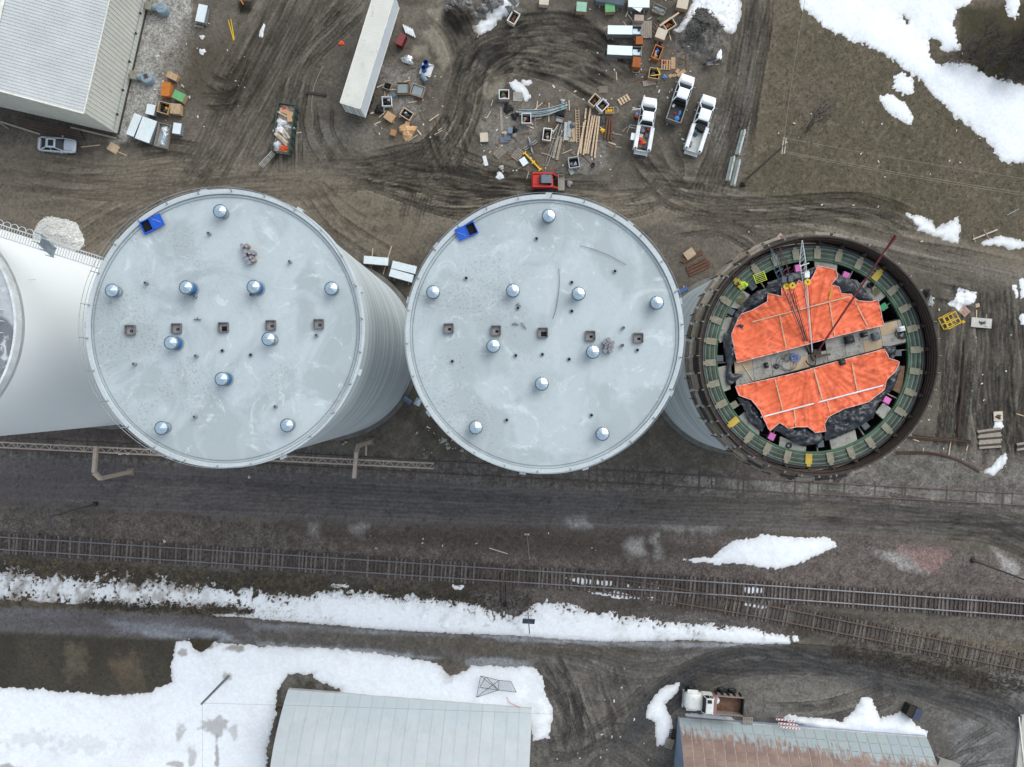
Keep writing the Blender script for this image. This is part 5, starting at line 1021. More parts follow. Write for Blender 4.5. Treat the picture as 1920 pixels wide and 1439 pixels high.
# ------------------------------------------------------------------ pipe truss over the siding
TAN = M('tan_painted_steel', A(190, 174, 160), rough=.7, var=.1, scale=2)
ZTR = 7.2
tr = thing('pipe_truss', 'long tan lattice truss carried over the siding track', 'truss', (0, 0, 0))
ta, tb = Vector((*P(-30, 833.5, ZTR), ZTR)), Vector((*P(813, 874.5, ZTR), ZTR)); td = (tb - ta).normalized(); tn = Vector((-td.y, td.x, 0)); TL = (tb - ta).length
for s_ in (-1, 1):
    for hz in (0, -.55): MB().bar(ta + tn * (.29 * s_) + Vector((0, 0, hz)), tb + tn * (.29 * s_) + Vector((0, 0, hz)), .085).build('chord', TAN, tr)
nb = int(TL / .62); srcb = None
for i in range(nb):
    p = ta + td * (TL * i / nb) + tn * (.29 * (1 if i % 2 else -1)); q = ta + td * (TL * (i + 1) / nb) + tn * (-.29 * (1 if i % 2 else -1)); MB().bar(p, q, .055).build('diagonal', TAN, tr)
for i in range(0, nb + 1, 6): p = ta + td * (TL * i / nb); MB().bar(p + tn * .33, p - tn * .33, .07).bar(p + tn * .29, p + tn * .29 + Vector((0, 0, -.55)), .06).bar(p - tn * .29, p - tn * .29 + Vector((0, 0, -.55)), .06).build('cross_frame', TAN, tr)
def gantry(lab, base, knee, mid_, end_, zt=6.7):
    b = Vector((*P(*base), 0)); o = thing('gantry_post', lab, 'gantry', b)
    k = Vector((*P(*knee, zt), zt)) - b; e1 = Vector((*P(*mid_, zt + .9), zt + .9)) - b; e2 = Vector((*P(*end_, zt + .95), zt + .95)) - b
    MB().bar((0, 0, 0), (0, 0, k.z), .42).build('post', TAN, o); MB().box((0, 0, .05), (.85, .85, .12)).build('base_plate', M('base_concrete', A(140, 130, 120), rough=.9), o)
    MB().bar((0, 0, k.z), e1, .40, .40).build('knee_brace', TAN, o); MB().bar(e1, e2, .40, .40).build('arm', TAN, o)
    return o
gantry('tan cantilever gantry post standing in the dark road at the left', (245, 885), (185, 900), (176.5, 886), (180.5, 837), 6.4)
gantry('tan cantilever gantry post standing behind the truss near the left silo', (694, 828), (671.5, 833), (668.5, 848), (664, 897), 6.8)
o = thing('short_post', 'short tan steel post beside the second gantry', 'post', (*P(687, 836), 0)); MB().bar((0, 0, 0), (0, -1.2, 0.25), .22).build('post_shaft', TAN, o)
for px in (225, 240):
    q = P(px, 851, 6.5); o = thing('flood_lamp', 'small white floodlight hung on the truss, %s one' % ('left' if px == 225 else 'right'), 'floodlight', (q[0], q[1], 6.5)); MB().box((0, 0, 0), (.3, .25, .2)).build('lamp_head', PLASTW, o); MB().bar((0, 0, .1), (0, .4, .55), .05).build('lamp_bracket', TAN, o)

# ------------------------------------------------------------------ white metal building, top left
CREAM = M('cream_wall_sheet', A(214, 216, 208), rough=.55, var=.05, scale=.6, dirt=A(150, 145, 132), dirt_amt=.0); ROOFW = M('pale_roof_sheet', A(198, 202, 202), rough=.5, var=.07, scale=.4, stretch=(1, 1, 1)); TRIM = M('white_trim', A(232, 232, 224), rough=.5)
wbx, wby = P(222, 252); WB = thing('metal_building', 'large cream metal building with ribbed pale roof in the top left', 'building', (wbx, wby, 0), math.atan2(-.222, .975))
EV, RG, HW, LEN = 7.2, 9.0, 10.0, 30.0
def ribbed(u0, u1, pitch, rw, rh):
    """profile points (along, out) of a ribbed sheet"""
    pts = []; u = u0
    while u < u1 - 1e-6:
        pts += [(u, 0), (u + pitch - rw, 0), (u + pitch - rw * .75, rh), (u + pitch - rw * .25, rh)]; u += pitch
    pts.append((u1, 0)); return [(min(a, u1), b) for a, b in pts]
def sheet(prof, fa, fb):
    mb = MB(); n = len(prof); mb.add([fa(u, h) for u, h in prof] + [fb(u, h) for u, h in prof], [(i, i + 1, n + i + 1, n + i) for i in range(n - 1)]); return mb
pr = ribbed(-.15, LEN, .37, .08, .045)
sheet(pr, lambda u, h: (.12, u, EV - .02 + h), lambda u, h: (-HW, u, RG + h)).build('roof', ROOFW, WB); sheet(pr, lambda u, h: (-HW, u, RG + h), lambda u, h: (-2 * HW - .1, u, EV + h)).build('roof', ROOFW, WB)
sheet(ribbed(0, LEN, .52, .10, .05), lambda u, h: (h, u, 0), lambda u, h: (h, u, EV - .05)).build('wall', CREAM, WB)
sheet(ribbed(-2 * HW, 0, .52, .10, .03), lambda u, h: (u, -h, 0), lambda u, h: (u, -h, EV + (RG - EV) * (1 - abs(u + HW) / HW) - .05)).build('wall', CREAM, WB)
MB().add([(-2 * HW, .1, 0), (-2 * HW, LEN, 0), (-2 * HW, LEN, EV), (-2 * HW, .1, EV)], [(0, 1, 2, 3)]).build('wall', CREAM, WB)
MB().bar((.12, -.2, EV + .03), (-HW, -.2, RG + .05), .16, .12).bar((-HW, -.2, RG + .05), (-2 * HW, -.2, EV + .03), .16, .12).build('gable_trim', TRIM, WB); MB().bar((.14, -.2, EV), (.14, LEN, EV), .10, .14).build('eave_trim', TRIM, WB); MB().bar((-HW, -.1, RG + .09), (-HW, LEN, RG + .09), .4, .05).build('ridge_cap', TRIM, WB)
MB().tube([(.16, .2, 1.35), (.16, LEN, 1.35)], .035, 6).build('conduit', GALVD, WB); MB().box((.02, LEN / 2, .12), (.18, LEN, .24)).box((-HW, -.04, .12), (2 * HW, .12, .24)).build('base_sill', M('sill_dark', A(70, 66, 62)), WB)
for yy in (2, 5, 8.5, 12, 14.5, 19, 23): MB().box((.2, yy, 1.35), (.14, .2, .3)).build('conduit_box', DARK, WB)
def blower(lab, px, py, rust):
    x, y = P(px, py, 1.0); o = thing('fan_blower', lab, 'blower', (x, y, 0), WB.rotation_euler[2]); bl = M('blower_blue_grey', A(138, 156, 168), rough=.55, var=.15, scale=3)
    MB().box((-1.25, 0, .45), (.75, 1.0, .9)).build('transition_box', M('blower_tan', A(142, 138, 126), rough=.7, var=.15), o); MB().tube([(-.9, 0, .5), (-.35, 0, .5)], .38, 14).build('inlet_neck', bl, o)
    MB().lathe([(.001, 0), (.66, 0), (.70, .12), (.70, .85), (.60, 1.0), (.001, 1.05)], 22).build('fan_drum', bl, o, (.35, 0, 0), smooth=False); MB().box((.35, .1, 1.06), (.5, .55, .04), .6).build('motor_cover', RUST if rust else bl, o)
blower('blue grey fan blower with rusty top at the cream building wall', 268, 144, True); blower('blue grey fan blower at the top edge by the cream building', 296, 13, False)

# ------------------------------------------------------------------ arched barns at the bottom
def arch_barn(lab, A0, A1, span, zf, rows, cols, mats, gap, endwall, skew=0.0, lap=.03):
    a = Vector((*P(*A0, .5), 0)); b = Vector((*P(*A1, .5), 0)); L = (b - a).length; ang = math.atan2(b.y - a.y, b.x - a.x)
    o = thing('arched_barn', lab, 'barn', a, ang); ds = np.linspace(0, span, rows * 3 + 1)
    # thickness layer under the sheets
    vs = []; fs = []
    for i, d in enumerate(ds): vs += [(0, -d, zf(d) - .06), (L, -d, zf(d) - .06)]
    for i in range(len(ds) - 1): fs.append((2 * i, 2 * i + 1, 2 * i + 3, 2 * i + 2))
    MB().add(vs, fs).build('under_roof', M('under_roof_pale', A(196, 186, 176), rough=.9), o)
    r_ = random.Random(len(lab)); cw_ = L / cols
    for i in range(rows):
        for j in range(cols):
            mb = MB(); x0, x1 = j * cw_ + gap / 2, (j + 1) * cw_ - gap / 2; dz = r_.uniform(0, .012); vs = []
            for k in range(4):
                d = span * (i + k / 3) / rows; d = min(max(d, span * i / rows + (gap / 2 if k == 0 else 0)), span * (i + 1) / rows); up_ = dz + lap * (1 - k / 3) * .0 + lap * (k / 3)
                vs += [(x0, -d, zf(d) + up_), (x1, -d, zf(d) + up_)]
            f = [(2 * k, 2 * k + 1, 2 * k + 3, 2 * k + 2)[::-1] for k in range(3)]; n0 = len(vs); vs += [(x, y, z - .05) for x, y, z in vs]
            f += [(0, 1, n0 + 1, n0), (7, 6, n0 + 6, n0 + 7)]; mb.add(vs, f); mb.build('roof_sheet', mats[r_.randrange(len(mats))], o)
    for xe in (.03, L - .03):
        mb = MB(); n = len(ds); mb.add([(xe, -d, zf(d) - .08) for d in ds] + [(xe, -d, 0) for d in ds], [(i, i + 1, n + i + 1, n + i) for i in range(n - 1)]); mb.build('end_wall', endwall, o)
    MB().add([(0, -.02, -.1), (L, -.02, -.1), (L, -.02, zf(0) - .02), (0, -.02, zf(0) - .02)], [(0, 1, 2, 3)]).build('side_wall', endwall, o)
    return o, a, ang, L
def barn_sheet(name, base, alt, rust, amt, zlo=0., zhi=1.):
    """corrugated sheet: fine ribs running up the slope, stains; rust spreading from the upper rows"""
    m = bpy.data.materials.new(name); m.use_nodes = True; t = m.node_tree; b = t.nodes['Principled BSDF']; g = nd(t, 'ShaderNodeNewGeometry'); tc = nd(t, 'ShaderNodeTexCoord')
    n1 = nd(t, 'ShaderNodeTexNoise'); n1.inputs['Scale'].default_value = .55; n1.inputs['Detail'].default_value = 5; t.links.new(g.outputs['Position'], n1.inputs['Vector'])
    mp = nd(t, 'ShaderNodeMapping'); mp.inputs['Scale'].default_value = (2.0, .9, .5); t.links.new(tc.outputs['Object'], mp.inputs[0]); n2 = nd(t, 'ShaderNodeTexNoise'); n2.inputs['Scale'].default_value = 1.6; n2.inputs['Detail'].default_value = 3; t.links.new(mp.outputs[0], n2.inputs['Vector'])
    sx = nd(t, 'ShaderNodeSeparateXYZ'); t.links.new(g.outputs['Position'], sx.inputs[0])
    zz = nd(t, 'ShaderNodeMapRange'); zz.inputs[1].default_value = zlo; zz.inputs[2].default_value = zhi; zz.inputs[3].default_value = -.45; zz.inputs[4].default_value = .50; t.links.new(sx.outputs['Z'], zz.inputs[0])
    xx_ = nd(t, 'ShaderNodeMapRange'); xx_.inputs[1].default_value = 20; xx_.inputs[2].default_value = 55; xx_.inputs[4].default_value = -.5; t.links.new(sx.outputs['X'], xx_.inputs[0])
    az = nd(t, 'ShaderNodeMath', operation='ADD'); t.links.new(zz.outputs[0], az.inputs[0]); t.links.new(xx_.outputs[0], az.inputs[1])
    ad = nd(t, 'ShaderNodeMath', operation='ADD'); t.links.new(n2.outputs[0], ad.inputs[0]); t.links.new(az.outputs[0], ad.inputs[1])
    rf = nd(t, 'ShaderNodeMapRange'); rf.inputs[1].default_value = .38; rf.inputs[2].default_value = .62; rf.inputs[4].default_value = amt; t.links.new(ad.outputs[0], rf.inputs[0]); mr_ = nd(t, 'ShaderNodeMix', data_type='RGBA'); mr_.inputs['A'].default_value = (*rust, 1); mr_.inputs['B'].default_value = (rust[0] * .72, rust[1] * .62, rust[2] * .62, 1); rn_ = nd(t, 'ShaderNodeMapRange'); rn_.inputs[1].default_value = .4; rn_.inputs[2].default_value = .6; t.links.new(n1.outputs[0], rn_.inputs[0]); t.links.new(rn_.outputs[0], mr_.inputs['Factor'])
    mx0 = nd(t, 'ShaderNodeMix', data_type='RGBA'); mx0.inputs['A'].default_value = (*base, 1); mx0.inputs['B'].default_value = (*alt, 1); t.links.new(n1.outputs[0], mx0.inputs['Factor'])
    mx = nd(t, 'ShaderNodeMix', data_type='RGBA'); t.links.new(rf.outputs[0], mx.inputs['Factor']); t.links.new(mx0.outputs['Result'], mx.inputs['A']); t.links.new(mr_.outputs['Result'], mx.inputs['B'])
    t.links.new(mx.outputs['Result'], b.inputs['Base Color']); b.inputs['Roughness'].default_value = .55; b.inputs['Specular IOR Level'].default_value = .4
    wv = nd(t, 'ShaderNodeTexWave'); wv.inputs['Scale'].default_value = 2.4; t.links.new(tc.outputs['Object'], wv.inputs['Vector'])
    bp = nd(t, 'ShaderNodeBump'); bp.inputs['Strength'].default_value = .35; bp.inputs['Distance'].default_value = .03; t.links.new(wv.outputs['Fac'], bp.inputs['Height']); t.links.new(bp.outputs[0], b.inputs['Normal'])
    return m
zfA = lambda d: .5 + 4.9 * math.sin(PI * min(d, 16) / 16) ** .85
BW = [barn_sheet('barn_white_%d' % i, A(206 + i * 3, 216 + i * 2, 219 + i * 2), A(194, 204, 208), A(190, 176, 160), .12, 0, 6) for i in range(3)]
arch_barn('white arched metal barn roof at the bottom edge', (540, 1293), (997, 1329), 16.0, zfA, 6, 20, BW, .02, M('barn_end_white', A(206, 210, 212)))
zfB = lambda d: .6 + 5.2 * math.sin(PI * min(d, 15) / 15) ** .85
BR = [barn_sheet('barn_rust_%d' % i, A(156, 172, 178), A(146, 158, 160), A(*c), .88, .4, 3.6) for i, c in enumerate(((136, 102, 86), (138, 106, 90), (134, 100, 86), (140, 108, 90)))]
BR.append(barn_sheet('barn_rust_pale', A(160, 175, 180), A(150, 160, 160), A(140, 110, 94), .9, .2, 3.3))
ob, ab, angb, Lb = arch_barn('rust streaked arched metal barn roof at the bottom right', (1272, 1346), (1736, 1381), 15.0, zfB, 20, 24, BR, .10, M('barn_end_blue', A(142, 160, 184), rough=.5, var=.15, scale=.8, stretch=(1, 1, .3)), lap=.02)
MB().tube([(.3, -.3, .9), (1.9, -3.6, 3.7), (1.6, -4.2, 4.2)], .06, 7).build('roof_pipe', GALVD, ob)
# corner slab at the lower right edge and the roof corner at the upper right edge
xa, ya = P(1912, 1340), P(1930, 1340); o = MB().prism([P(1913, 1340), P(1901, 1450), P(1990, 1450), P(1990, 1340)], -.1, .35).build('concrete_platform', M('platform_concrete', A(186, 180, 172), rough=.85, var=.1)); tag(o, 'pale concrete platform edge in the lower right corner', 'platform')
MB().box((0, 0, .4), (.12, 7, .12)).build('edge_curb', TRIM, o, (*P(1912, 1395), 0), .11)
hs_ = thing('house', 'corner of a house roof with white gutter at the upper right edge', 'house', (*P(1935, 60), 0), -.15)
MB().box((1.9, 0, 1.5), (4, 3.4, 3.0)).build('house_wall', M('house_wall', A(150, 150, 146)), hs_); MB().add([(-.5, -2, 3.0), (4.5, -2, 3.0), (4.5, 0, 4.2), (-.5, 0, 4.2), (4.5, 2, 3.0), (-.5, 2, 3.0)], [(0, 1, 2, 3), (3, 2, 4, 5), (0, 3, 5)]).build('house_roof', M('house_shingle', A(92, 92, 90), rough=.9, var=.2, scale=3), hs_); MB().bar((-.55, -2.1, 2.95), (-.55, 2.1, 2.95), .14).build('gutter', TRIM, hs_)
o = MB().box((0, 0, .35), (2.4, 1.6, .7)).box((0, 0, .75), (2.6, 1.8, .1)).build('store_shed', M('shed_grey', A(150, 146, 140), rough=.8), None, (*P(1778, 1442, .8), 0), -.3); tag(o, 'low grey shed roof at the bottom edge beside the rusty barn', 'shed')

# ------------------------------------------------------------------ vehicles
WHITE = M('white_car_paint', A(240, 244, 246), rough=.28, var=.02, scale=.6, fvar=.02, spec=.6); SILVER = M('silver_car_paint', A(196, 204, 214), rough=.3, metal=.35, var=.03, fvar=.03, spec=.6); GLASS = M('tinted_glass', A(34, 44, 50), rough=.15, var=.1, spec=.22); CHROME = M('chrome', A(190, 194, 198), rough=.2, metal=.9); LAMP = M('lamp_lens', A(214, 218, 220), rough=.15, spec=.8); TAIL = M('tail_lens', A(130, 20, 20), rough=.2)
def loft(secs, n=16, cap=True, pw=3.2):
    """superellipse sections (x, halfwidth, z0, z1)"""
    mb = MB(); vs = []; fs = []
    for x, w_, z0, z1 in secs:
        cz, hz = (z0 + z1) / 2, (z1 - z0) / 2
        for k in range(n):
            a = 2 * PI * k / n; c_, s_ = math.cos(a), math.sin(a); vs.append((x, w_ * math.copysign(abs(c_) ** (2 / pw), c_), cz + hz * math.copysign(abs(s_) ** (2 / pw), s_)))
    for i in range(len(secs) - 1):
        for k in range(n): k2 = (k + 1) % n; fs.append((i * n + k, i * n + k2, (i + 1) * n + k2, (i + 1) * n + k))
    if cap: fs += [tuple(range(n))[::-1], tuple((len(secs) - 1) * n + k for k in range(n))]
    return mb.add(vs, fs)
def wheel(parent, x, y, r_, wd):
    o = MB().lathe([(r_ * .55, -wd / 2), (r_ * .92, -wd / 2), (r_, -wd * .32), (r_, wd * .32), (r_ * .92, wd / 2), (r_ * .55, wd / 2), (r_ * .55, -wd / 2)], 20).build('wheel', DARK, parent, (x, y, r_)); o.rotation_euler = (R(90), 0, 0)
    MB().lathe([(.001, -wd * .3), (r_ * .55, -wd * .42), (r_ * .57, wd * .42), (.001, wd * .3)], 14).build('rim', CHROME, o); return o
def cabin(parent, paint, xf0, xr0, w0, z0, xf1, xr1, w1, z1, crown=.06):
    """glasshouse: glass below, painted roof on top, pillars"""
    MB().add([(xf0, -w0, z0), (xf0, w0, z0), (xr0, w0, z0), (xr0, -w0, z0), (xf1, -w1, z1), (xf1, w1, z1), (xr1, w1, z1), (xr1, -w1, z1)], [(0, 1, 5, 4), (1, 2, 6, 5), (2, 3, 7, 6), (3, 0, 4, 7), (0, 3, 2, 1)]).build('window_glass', GLASS, parent)
    secs = [(x, w1 * (.96 if f in (0, 1) else 1.02), z1 - .03, z1 + crown * (1 - .6 * (2 * f - 1) ** 2)) for f in (0, .15, .5, .85, 1) for x in (xr1 + (xf1 - xr1) * f,)]
    loft(secs, 16, pw=4).build('roof', paint, parent, smooth=True)
    for s_ in (-1, 1):
        for p_, q_, w_ in (((xf0 + .02, s_ * w0, z0), (xf1, s_ * w1, z1 + .01), .09), ((xr0 - .02, s_ * w0, z0), (xr1, s_ * w1, z1 + .01), .16), (((xf0 + xr0) / 2 - .1, s_ * (w0 + .01), z0), ((xf1 + xr1) / 2, s_ * (w1 + .01), z1), .08)): MB().bar(p_, q_, w_, .06).build('pillar', paint, parent)
def car_at(a_, b_, z): xa, ya = P(*a_, z); xb, yb = P(*b_, z); return ((xa + xb) / 2, (ya + yb) / 2), math.hypot(xb - xa, yb - ya), math.atan2(yb - ya, xb - xa)
def sedan(lab, rear, front):
    (x, y), L, a = car_at(rear, front, .8); o = thing('parked_car', lab, 'car', (x, y, gtop(x, y, 1)), a); h_ = L / 2; paint = SILVER
    loft([(-h_, .62, .42, .72), (-h_ + .08, .80, .30, .88), (-h_ + .5, .90, .24, .96), (-1.0, .91, .22, .98), (.6, .92, .22, .98), (1.2, .91, .22, .94), (h_ - .5, .86, .24, .84), (h_ - .12, .76, .30, .72), (h_, .52, .38, .62)], 20, pw=3.6).build('body', paint, o, smooth=True)
    cabin(o, paint, 1.05, -1.75, .76, .93, .25, -.95, .58, 1.36, .05)
    MB().box((-.30, 0, 1.425), (.62, .72, .015)).build('sunroof', GLASS, o)
    for s_ in (-1, 1):
        for xx in (-1.4, 1.42): wheel(o, xx, s_ * .80, .32, .22)
        MB().box((h_ - .25, s_ * .60, .64), (.24, .26, .10)).build('headlight', LAMP, o); MB().box((-h_ + .10, s_ * .62, .74), (.12, .3, .12)).build('tail_light', TAIL, o); MB().box((.85, s_ * 1.0, 1.0), (.12, .2, .12)).build('mirror', paint, o, bevel=.03)
    MB().box((h_ - .05, 0, .45), (.1, 1.2, .14)).build('bumper', DARK, o); MB().bar((1.05, -.7, .955), (h_ - .35, -.55, .80), .02).bar((1.05, .7, .955), (h_ - .35, .55, .80), .02).build('hood_seam', GLASS, o); MB().box((-1.75 - .02, 0, .96), (.04, 1.4, .03)).build('boot_seam', GLASS, o)
sedan('silver sedan with open sunroof parked below the cream building', (70, 269), (141, 274))
def pickup(lab, rear, front, service, bedmat, contents, bed_len, dark=False):
    (x, y), L, a = car_at(rear, front, 1.1); o = thing('pickup_truck', lab, 'pickup truck', (x, y, gtop(x, y, 1.2)), a, 'white pickups parked side by side'); h_ = L / 2; cb = -h_ + bed_len; W_ = .98
    nose = h_
    loft([(cb + .02, W_ - .06, .5, 1.18), (cb + .3, W_, .45, 1.20), (nose - 1.5, W_, .45, 1.20), (nose - .9, W_ - .02, .48, 1.18), (nose - .45, W_ - .07, .50, 1.12), (nose - .18, W_ - .18, .53, 1.02), (nose - .05, W_ - .34, .57, .92), (nose, W_ - .55, .6, .82)], 20, pw=4.2).build('body', WHITE, o, smooth=True)
    loft([(nose - 1.22, .76, 1.1, 1.24), (nose - .8, .72, 1.1, 1.24), (nose - .3, .58, .95, 1.10)], 14, pw=4).build('hood', WHITE, o, smooth=True)
    xf = nose - 1.28; cabin(o, WHITE, xf, cb + .10, .90, 1.205, xf - .78, cb + .42, .68, 1.80, .06)
    for s_ in (-1, 1):
        for xx in (-h_ + 1.15, nose - .98): wheel(o, xx, s_ * (W_ - .15), .40, .28)
        MB().box((nose - .20, s_ * .68, .88), (.25, .30, .16)).build('headlight', LAMP, o); MB().box((xf - .12, s_ * 1.16, 1.22), (.14, .26, .22)).bar((xf - .12, s_ * .95, 1.2), (xf - .12, s_ * 1.12, 1.22), .05).build('mirror', M('mirror_grey', A(120, 124, 126)), o, bevel=.03)
    MB().box((nose - .02, 0, .62), (.16, 1.7, .22)).build('front_bumper', CHROME, o); MB().box((cb + .28, 0, 1.5), (.08, 1.2, .5)).build('rear_window', GLASS, o)
    bl = bed_len - .04; bx = -h_ + bl / 2
    MB().box((bx, 0, .72), (bl - .1, 2 * W_ - .12, .10)).build('bed_floor', bedmat, o)
    if service:
        for s_ in (-1, 1):
            MB().box((bx + .02, s_ * (W_ - .14), 1.0), (bl - .12, .46, .82)).build('tool_side_box', WHITE, o, bevel=.03); MB().box((bx + .02, s_ * (W_ - .14), 1.425), (bl - .3, .34, .02)).build('side_box_lid', M('lid_white', A(232, 236, 238), rough=.35), o)
            MB().box((-h_ + .14, s_ * (W_ - .16), 1.42), (.14, .20, .05)).build('rear_lamp_box', DARK, o)
        MB().box((-h_ + .03, 0, .80), (.10, 2 * W_ - .2, .5)).box((-h_ - .16, 0, .55), (.35, 2 * W_ - .3, .12)).build('tailgate', M('tail_grey_white', A(205, 212, 216), rough=.4), o)
    else:
        for s_ in (-1, 1): MB().box((bx, s_ * (W_ - .07), .98), (bl - .04, .12, .60)).build('bed_side', M('bed_side_grey', A(140, 136, 132), rough=.4, metal=.2), o, bevel=.03)
        MB().box((-h_ + .05, 0, .98), (.10, 2 * W_ - .26, .58)).build('tailgate', M('bed_side_grey', A(140, 136, 132)), o, bevel=.02); MB().box((-h_ - .06, 0, .55), (.18, 1.8, .2)).build('rear_bumper', CHROME, o)
    MB().box((cb + .02, 0, 1.02), (.08, 2 * W_ - .3, .62)).build('bed_headboard', WHITE if service else DARK, o)
    return o, h_, cb, bx, bl
pA = pickup('white utility pickup with a worker at its open door, leftmost of three', (1203, 283), (1220, 182), True, M('bed_floor_grime', A(140, 132, 126), rough=.8), None, 2.95)
pB = pickup('white pickup with dark open cargo bed, middle of three', (1262, 228), (1292, 140), False, M('bed_liner_black', A(54, 54, 56), rough=.6), None, 2.2)
pC = pickup('white utility pickup with nearly empty bed, rightmost of three', (1298, 284), (1332, 179), True, M('bed_floor_pale', A(206, 206, 200), rough=.7), None, 3.2)
def cargo(pk, items):
    o, h_, cb, bx, bl = pk; a = o.rotation_euler[2]; bz = o.location[2] + .78
    for lab, dx, dy, d_, mt, shp, cat in items:
        X = o.location[0] + math.cos(a) * dx - math.sin(a) * dy; Y = o.location[1] + math.sin(a) * dx + math.cos(a) * dy; q = thing(shp, lab, cat, (X, Y, bz), a + random.uniform(-.3, .3))
        if shp == 'bucket': MB().lathe([(.001, 0), (d_[0] * .42, 0), (d_[0] * .5, d_[2]), (d_[0] * .44, d_[2]), (d_[0] * .40, .05), (.001, .05)], 16).build('bucket_body', mt, q); MB().tube([(d_[0] * .5 * math.cos(t_), .02, d_[2] + .12 * math.sin(t_)) for t_ in np.linspace(0, PI, 8)], .012, 5).build('bucket_handle', GALVD, q)
        elif shp == 'bag':
            mb = MB(); r_ = random.Random(lab); vs = []
            mb.lathe([(.001, 0), (.45, .0), (.5, .3), (.36, .7), (.12, .95), (.001, 1.0)], 12); mb.v = [(vx * d_[0] * r_.uniform(.8, 1.15), vy * d_[1] * r_.uniform(.8, 1.15), vz * d_[2] * r_.uniform(.85, 1.1)) for vx, vy, vz in mb.v]; mb.build('bag_body', mt, q, smooth=True); MB().bar((0, 0, d_[2] * .95), (.05, .03, d_[2] * 1.2), .06).build('bag_knot', mt, q)
        else: MB().box((0, 0, d_[2] / 2), d_).build('box_body', mt, q, bevel=.02); MB().box((0, 0, d_[2] + .015), (d_[0] * .94, d_[1] * .94, .03)).build('box_lid', mt, q)
RED = M('red_plastic', A(200, 44, 44), rough=.5); HIVIS = M('hi_vis_orange', A(246, 92, 40), rough=.7); TEAL = M('teal_plastic', A(40, 120, 130), rough=.5); BLUEC = M('sky_blue_plastic', A(84, 150, 214), rough=.5); NAVY = M('navy_box', A(52, 50, 84), rough=.5); MAGENTA = M('magenta_cloth', A(196, 80, 130), rough=.8); SLATE = M('slate_box', A(104, 112, 128), rough=.5); MAROON = M('maroon_can', A(130, 36, 42), rough=.5); YELC = M('yellow_cloth', A(240, 190, 40), rough=.7); BONE = M('bone_box', A(190, 184, 160), rough=.8)
cargo(pA, [('slate tool chest in the leftmost pickup bed', -.75, .30, (.75, .42, .4), SLATE, 'tool_chest', 'chest'), ('maroon fuel can in the leftmost pickup bed', -.6, -.38, (.4, .3, .4), MAROON, 'fuel_can', 'can'), ('red gear bag in the leftmost pickup bed', -.95, -.1, (.5, .4, .35), MAROON, 'bag', 'bag'), ('bone coloured carton in the leftmost pickup bed', -1.55, .35, (.5, .4, .3), BONE, 'carton', 'carton'), ('red jerrycan in the leftmost pickup bed', -1.95, .38, (.4, .36, .4), RED, 'jerrycan', 'can'), ('orange vest heap in the leftmost pickup bed', -2.25, .02, (.55, .55, .3), HIVIS, 'bag', 'vests'), ('yellow strap heap in the leftmost pickup bed', -2.2, -.25, (.35, .35, .25), YELC, 'bag', 'straps'), ('magenta bag in the leftmost pickup bed', -2.35, .32, (.35, .35, .3), MAGENTA, 'bag', 'bag'), ('navy crate at the tail of the leftmost pickup bed', -2.8, -.30, (.42, .42, .35), NAVY, 'crate', 'crate'), ('brown box at the tail of the leftmost pickup bed', -2.75, .25, (.4, .5, .25), WOODB, 'carton', 'box'), ('grey machine part in the leftmost pickup bed', -1.35, -.35, (.5, .4, .25), GREYB, 'machine_part', 'part')])
cargo(pB, [('blue plastic sack at the tail of the dark pickup bed', -2.45, -.35, (.75, .7, .35), BLUEC, 'bag', 'sack'), ('pale blue strap bundle in the dark pickup bed', -1.7, -.45, (.75, .35, .2), BLUEC, 'bag', 'straps'), ('small white bin in the dark pickup bed', -1.1, .55, (.4, .3, .2), PLASTW, 'bin', 'bin'), ('red rag in the dark pickup bed', -1.9, .05, (.35, .3, .15), RED, 'bag', 'rag')])
cargo(pC, [('black generator behind the cab of the rightmost pickup', -.55, 0, (.9, 1.15, .75), DARK, 'generator', 'generator'), ('white bucket in the rightmost pickup bed', -1.1, .45, (.34, .34, .36), PLASTW, 'bucket', 'bucket'), ('teal bag in the rightmost pickup bed', -1.45, .22, (.5, .5, .35), TEAL, 'bag', 'bag'), ('maroon rag in the rightmost pickup bed', -1.5, .5, (.3, .3, .2), MAROON, 'bag', 'rag'), ('slate case at the tail of the rightmost pickup bed', -2.7, .45, (.65, .35, .2), SLATE, 'tool_case', 'case')])
# open door, hinged box lid of the leftmost pickup
oA, hA = pA[0], pA[1]
MB().box((0, .55, 1.0), (.07, 1.0, .95)).build('open_door', WHITE, oA, (hA - 1.75, .95, 0), .25); MB().box((0, .34, 1.15), (.85, .55, .04)).build('open_side_lid', WHITE, oA, (-hA + 1.5, .95, 0)); MB().bar((0, 0, 1.1), (0, .95, 1.1), .05).bar((.3, 0, 1.1), (.3, .95, 1.1), .05).bar((0, .95, 1.1), (.3, .95, 1.1), .05).build('side_ladder_rack', GALVD, oA, (-hA + 2.55, .95, 0))

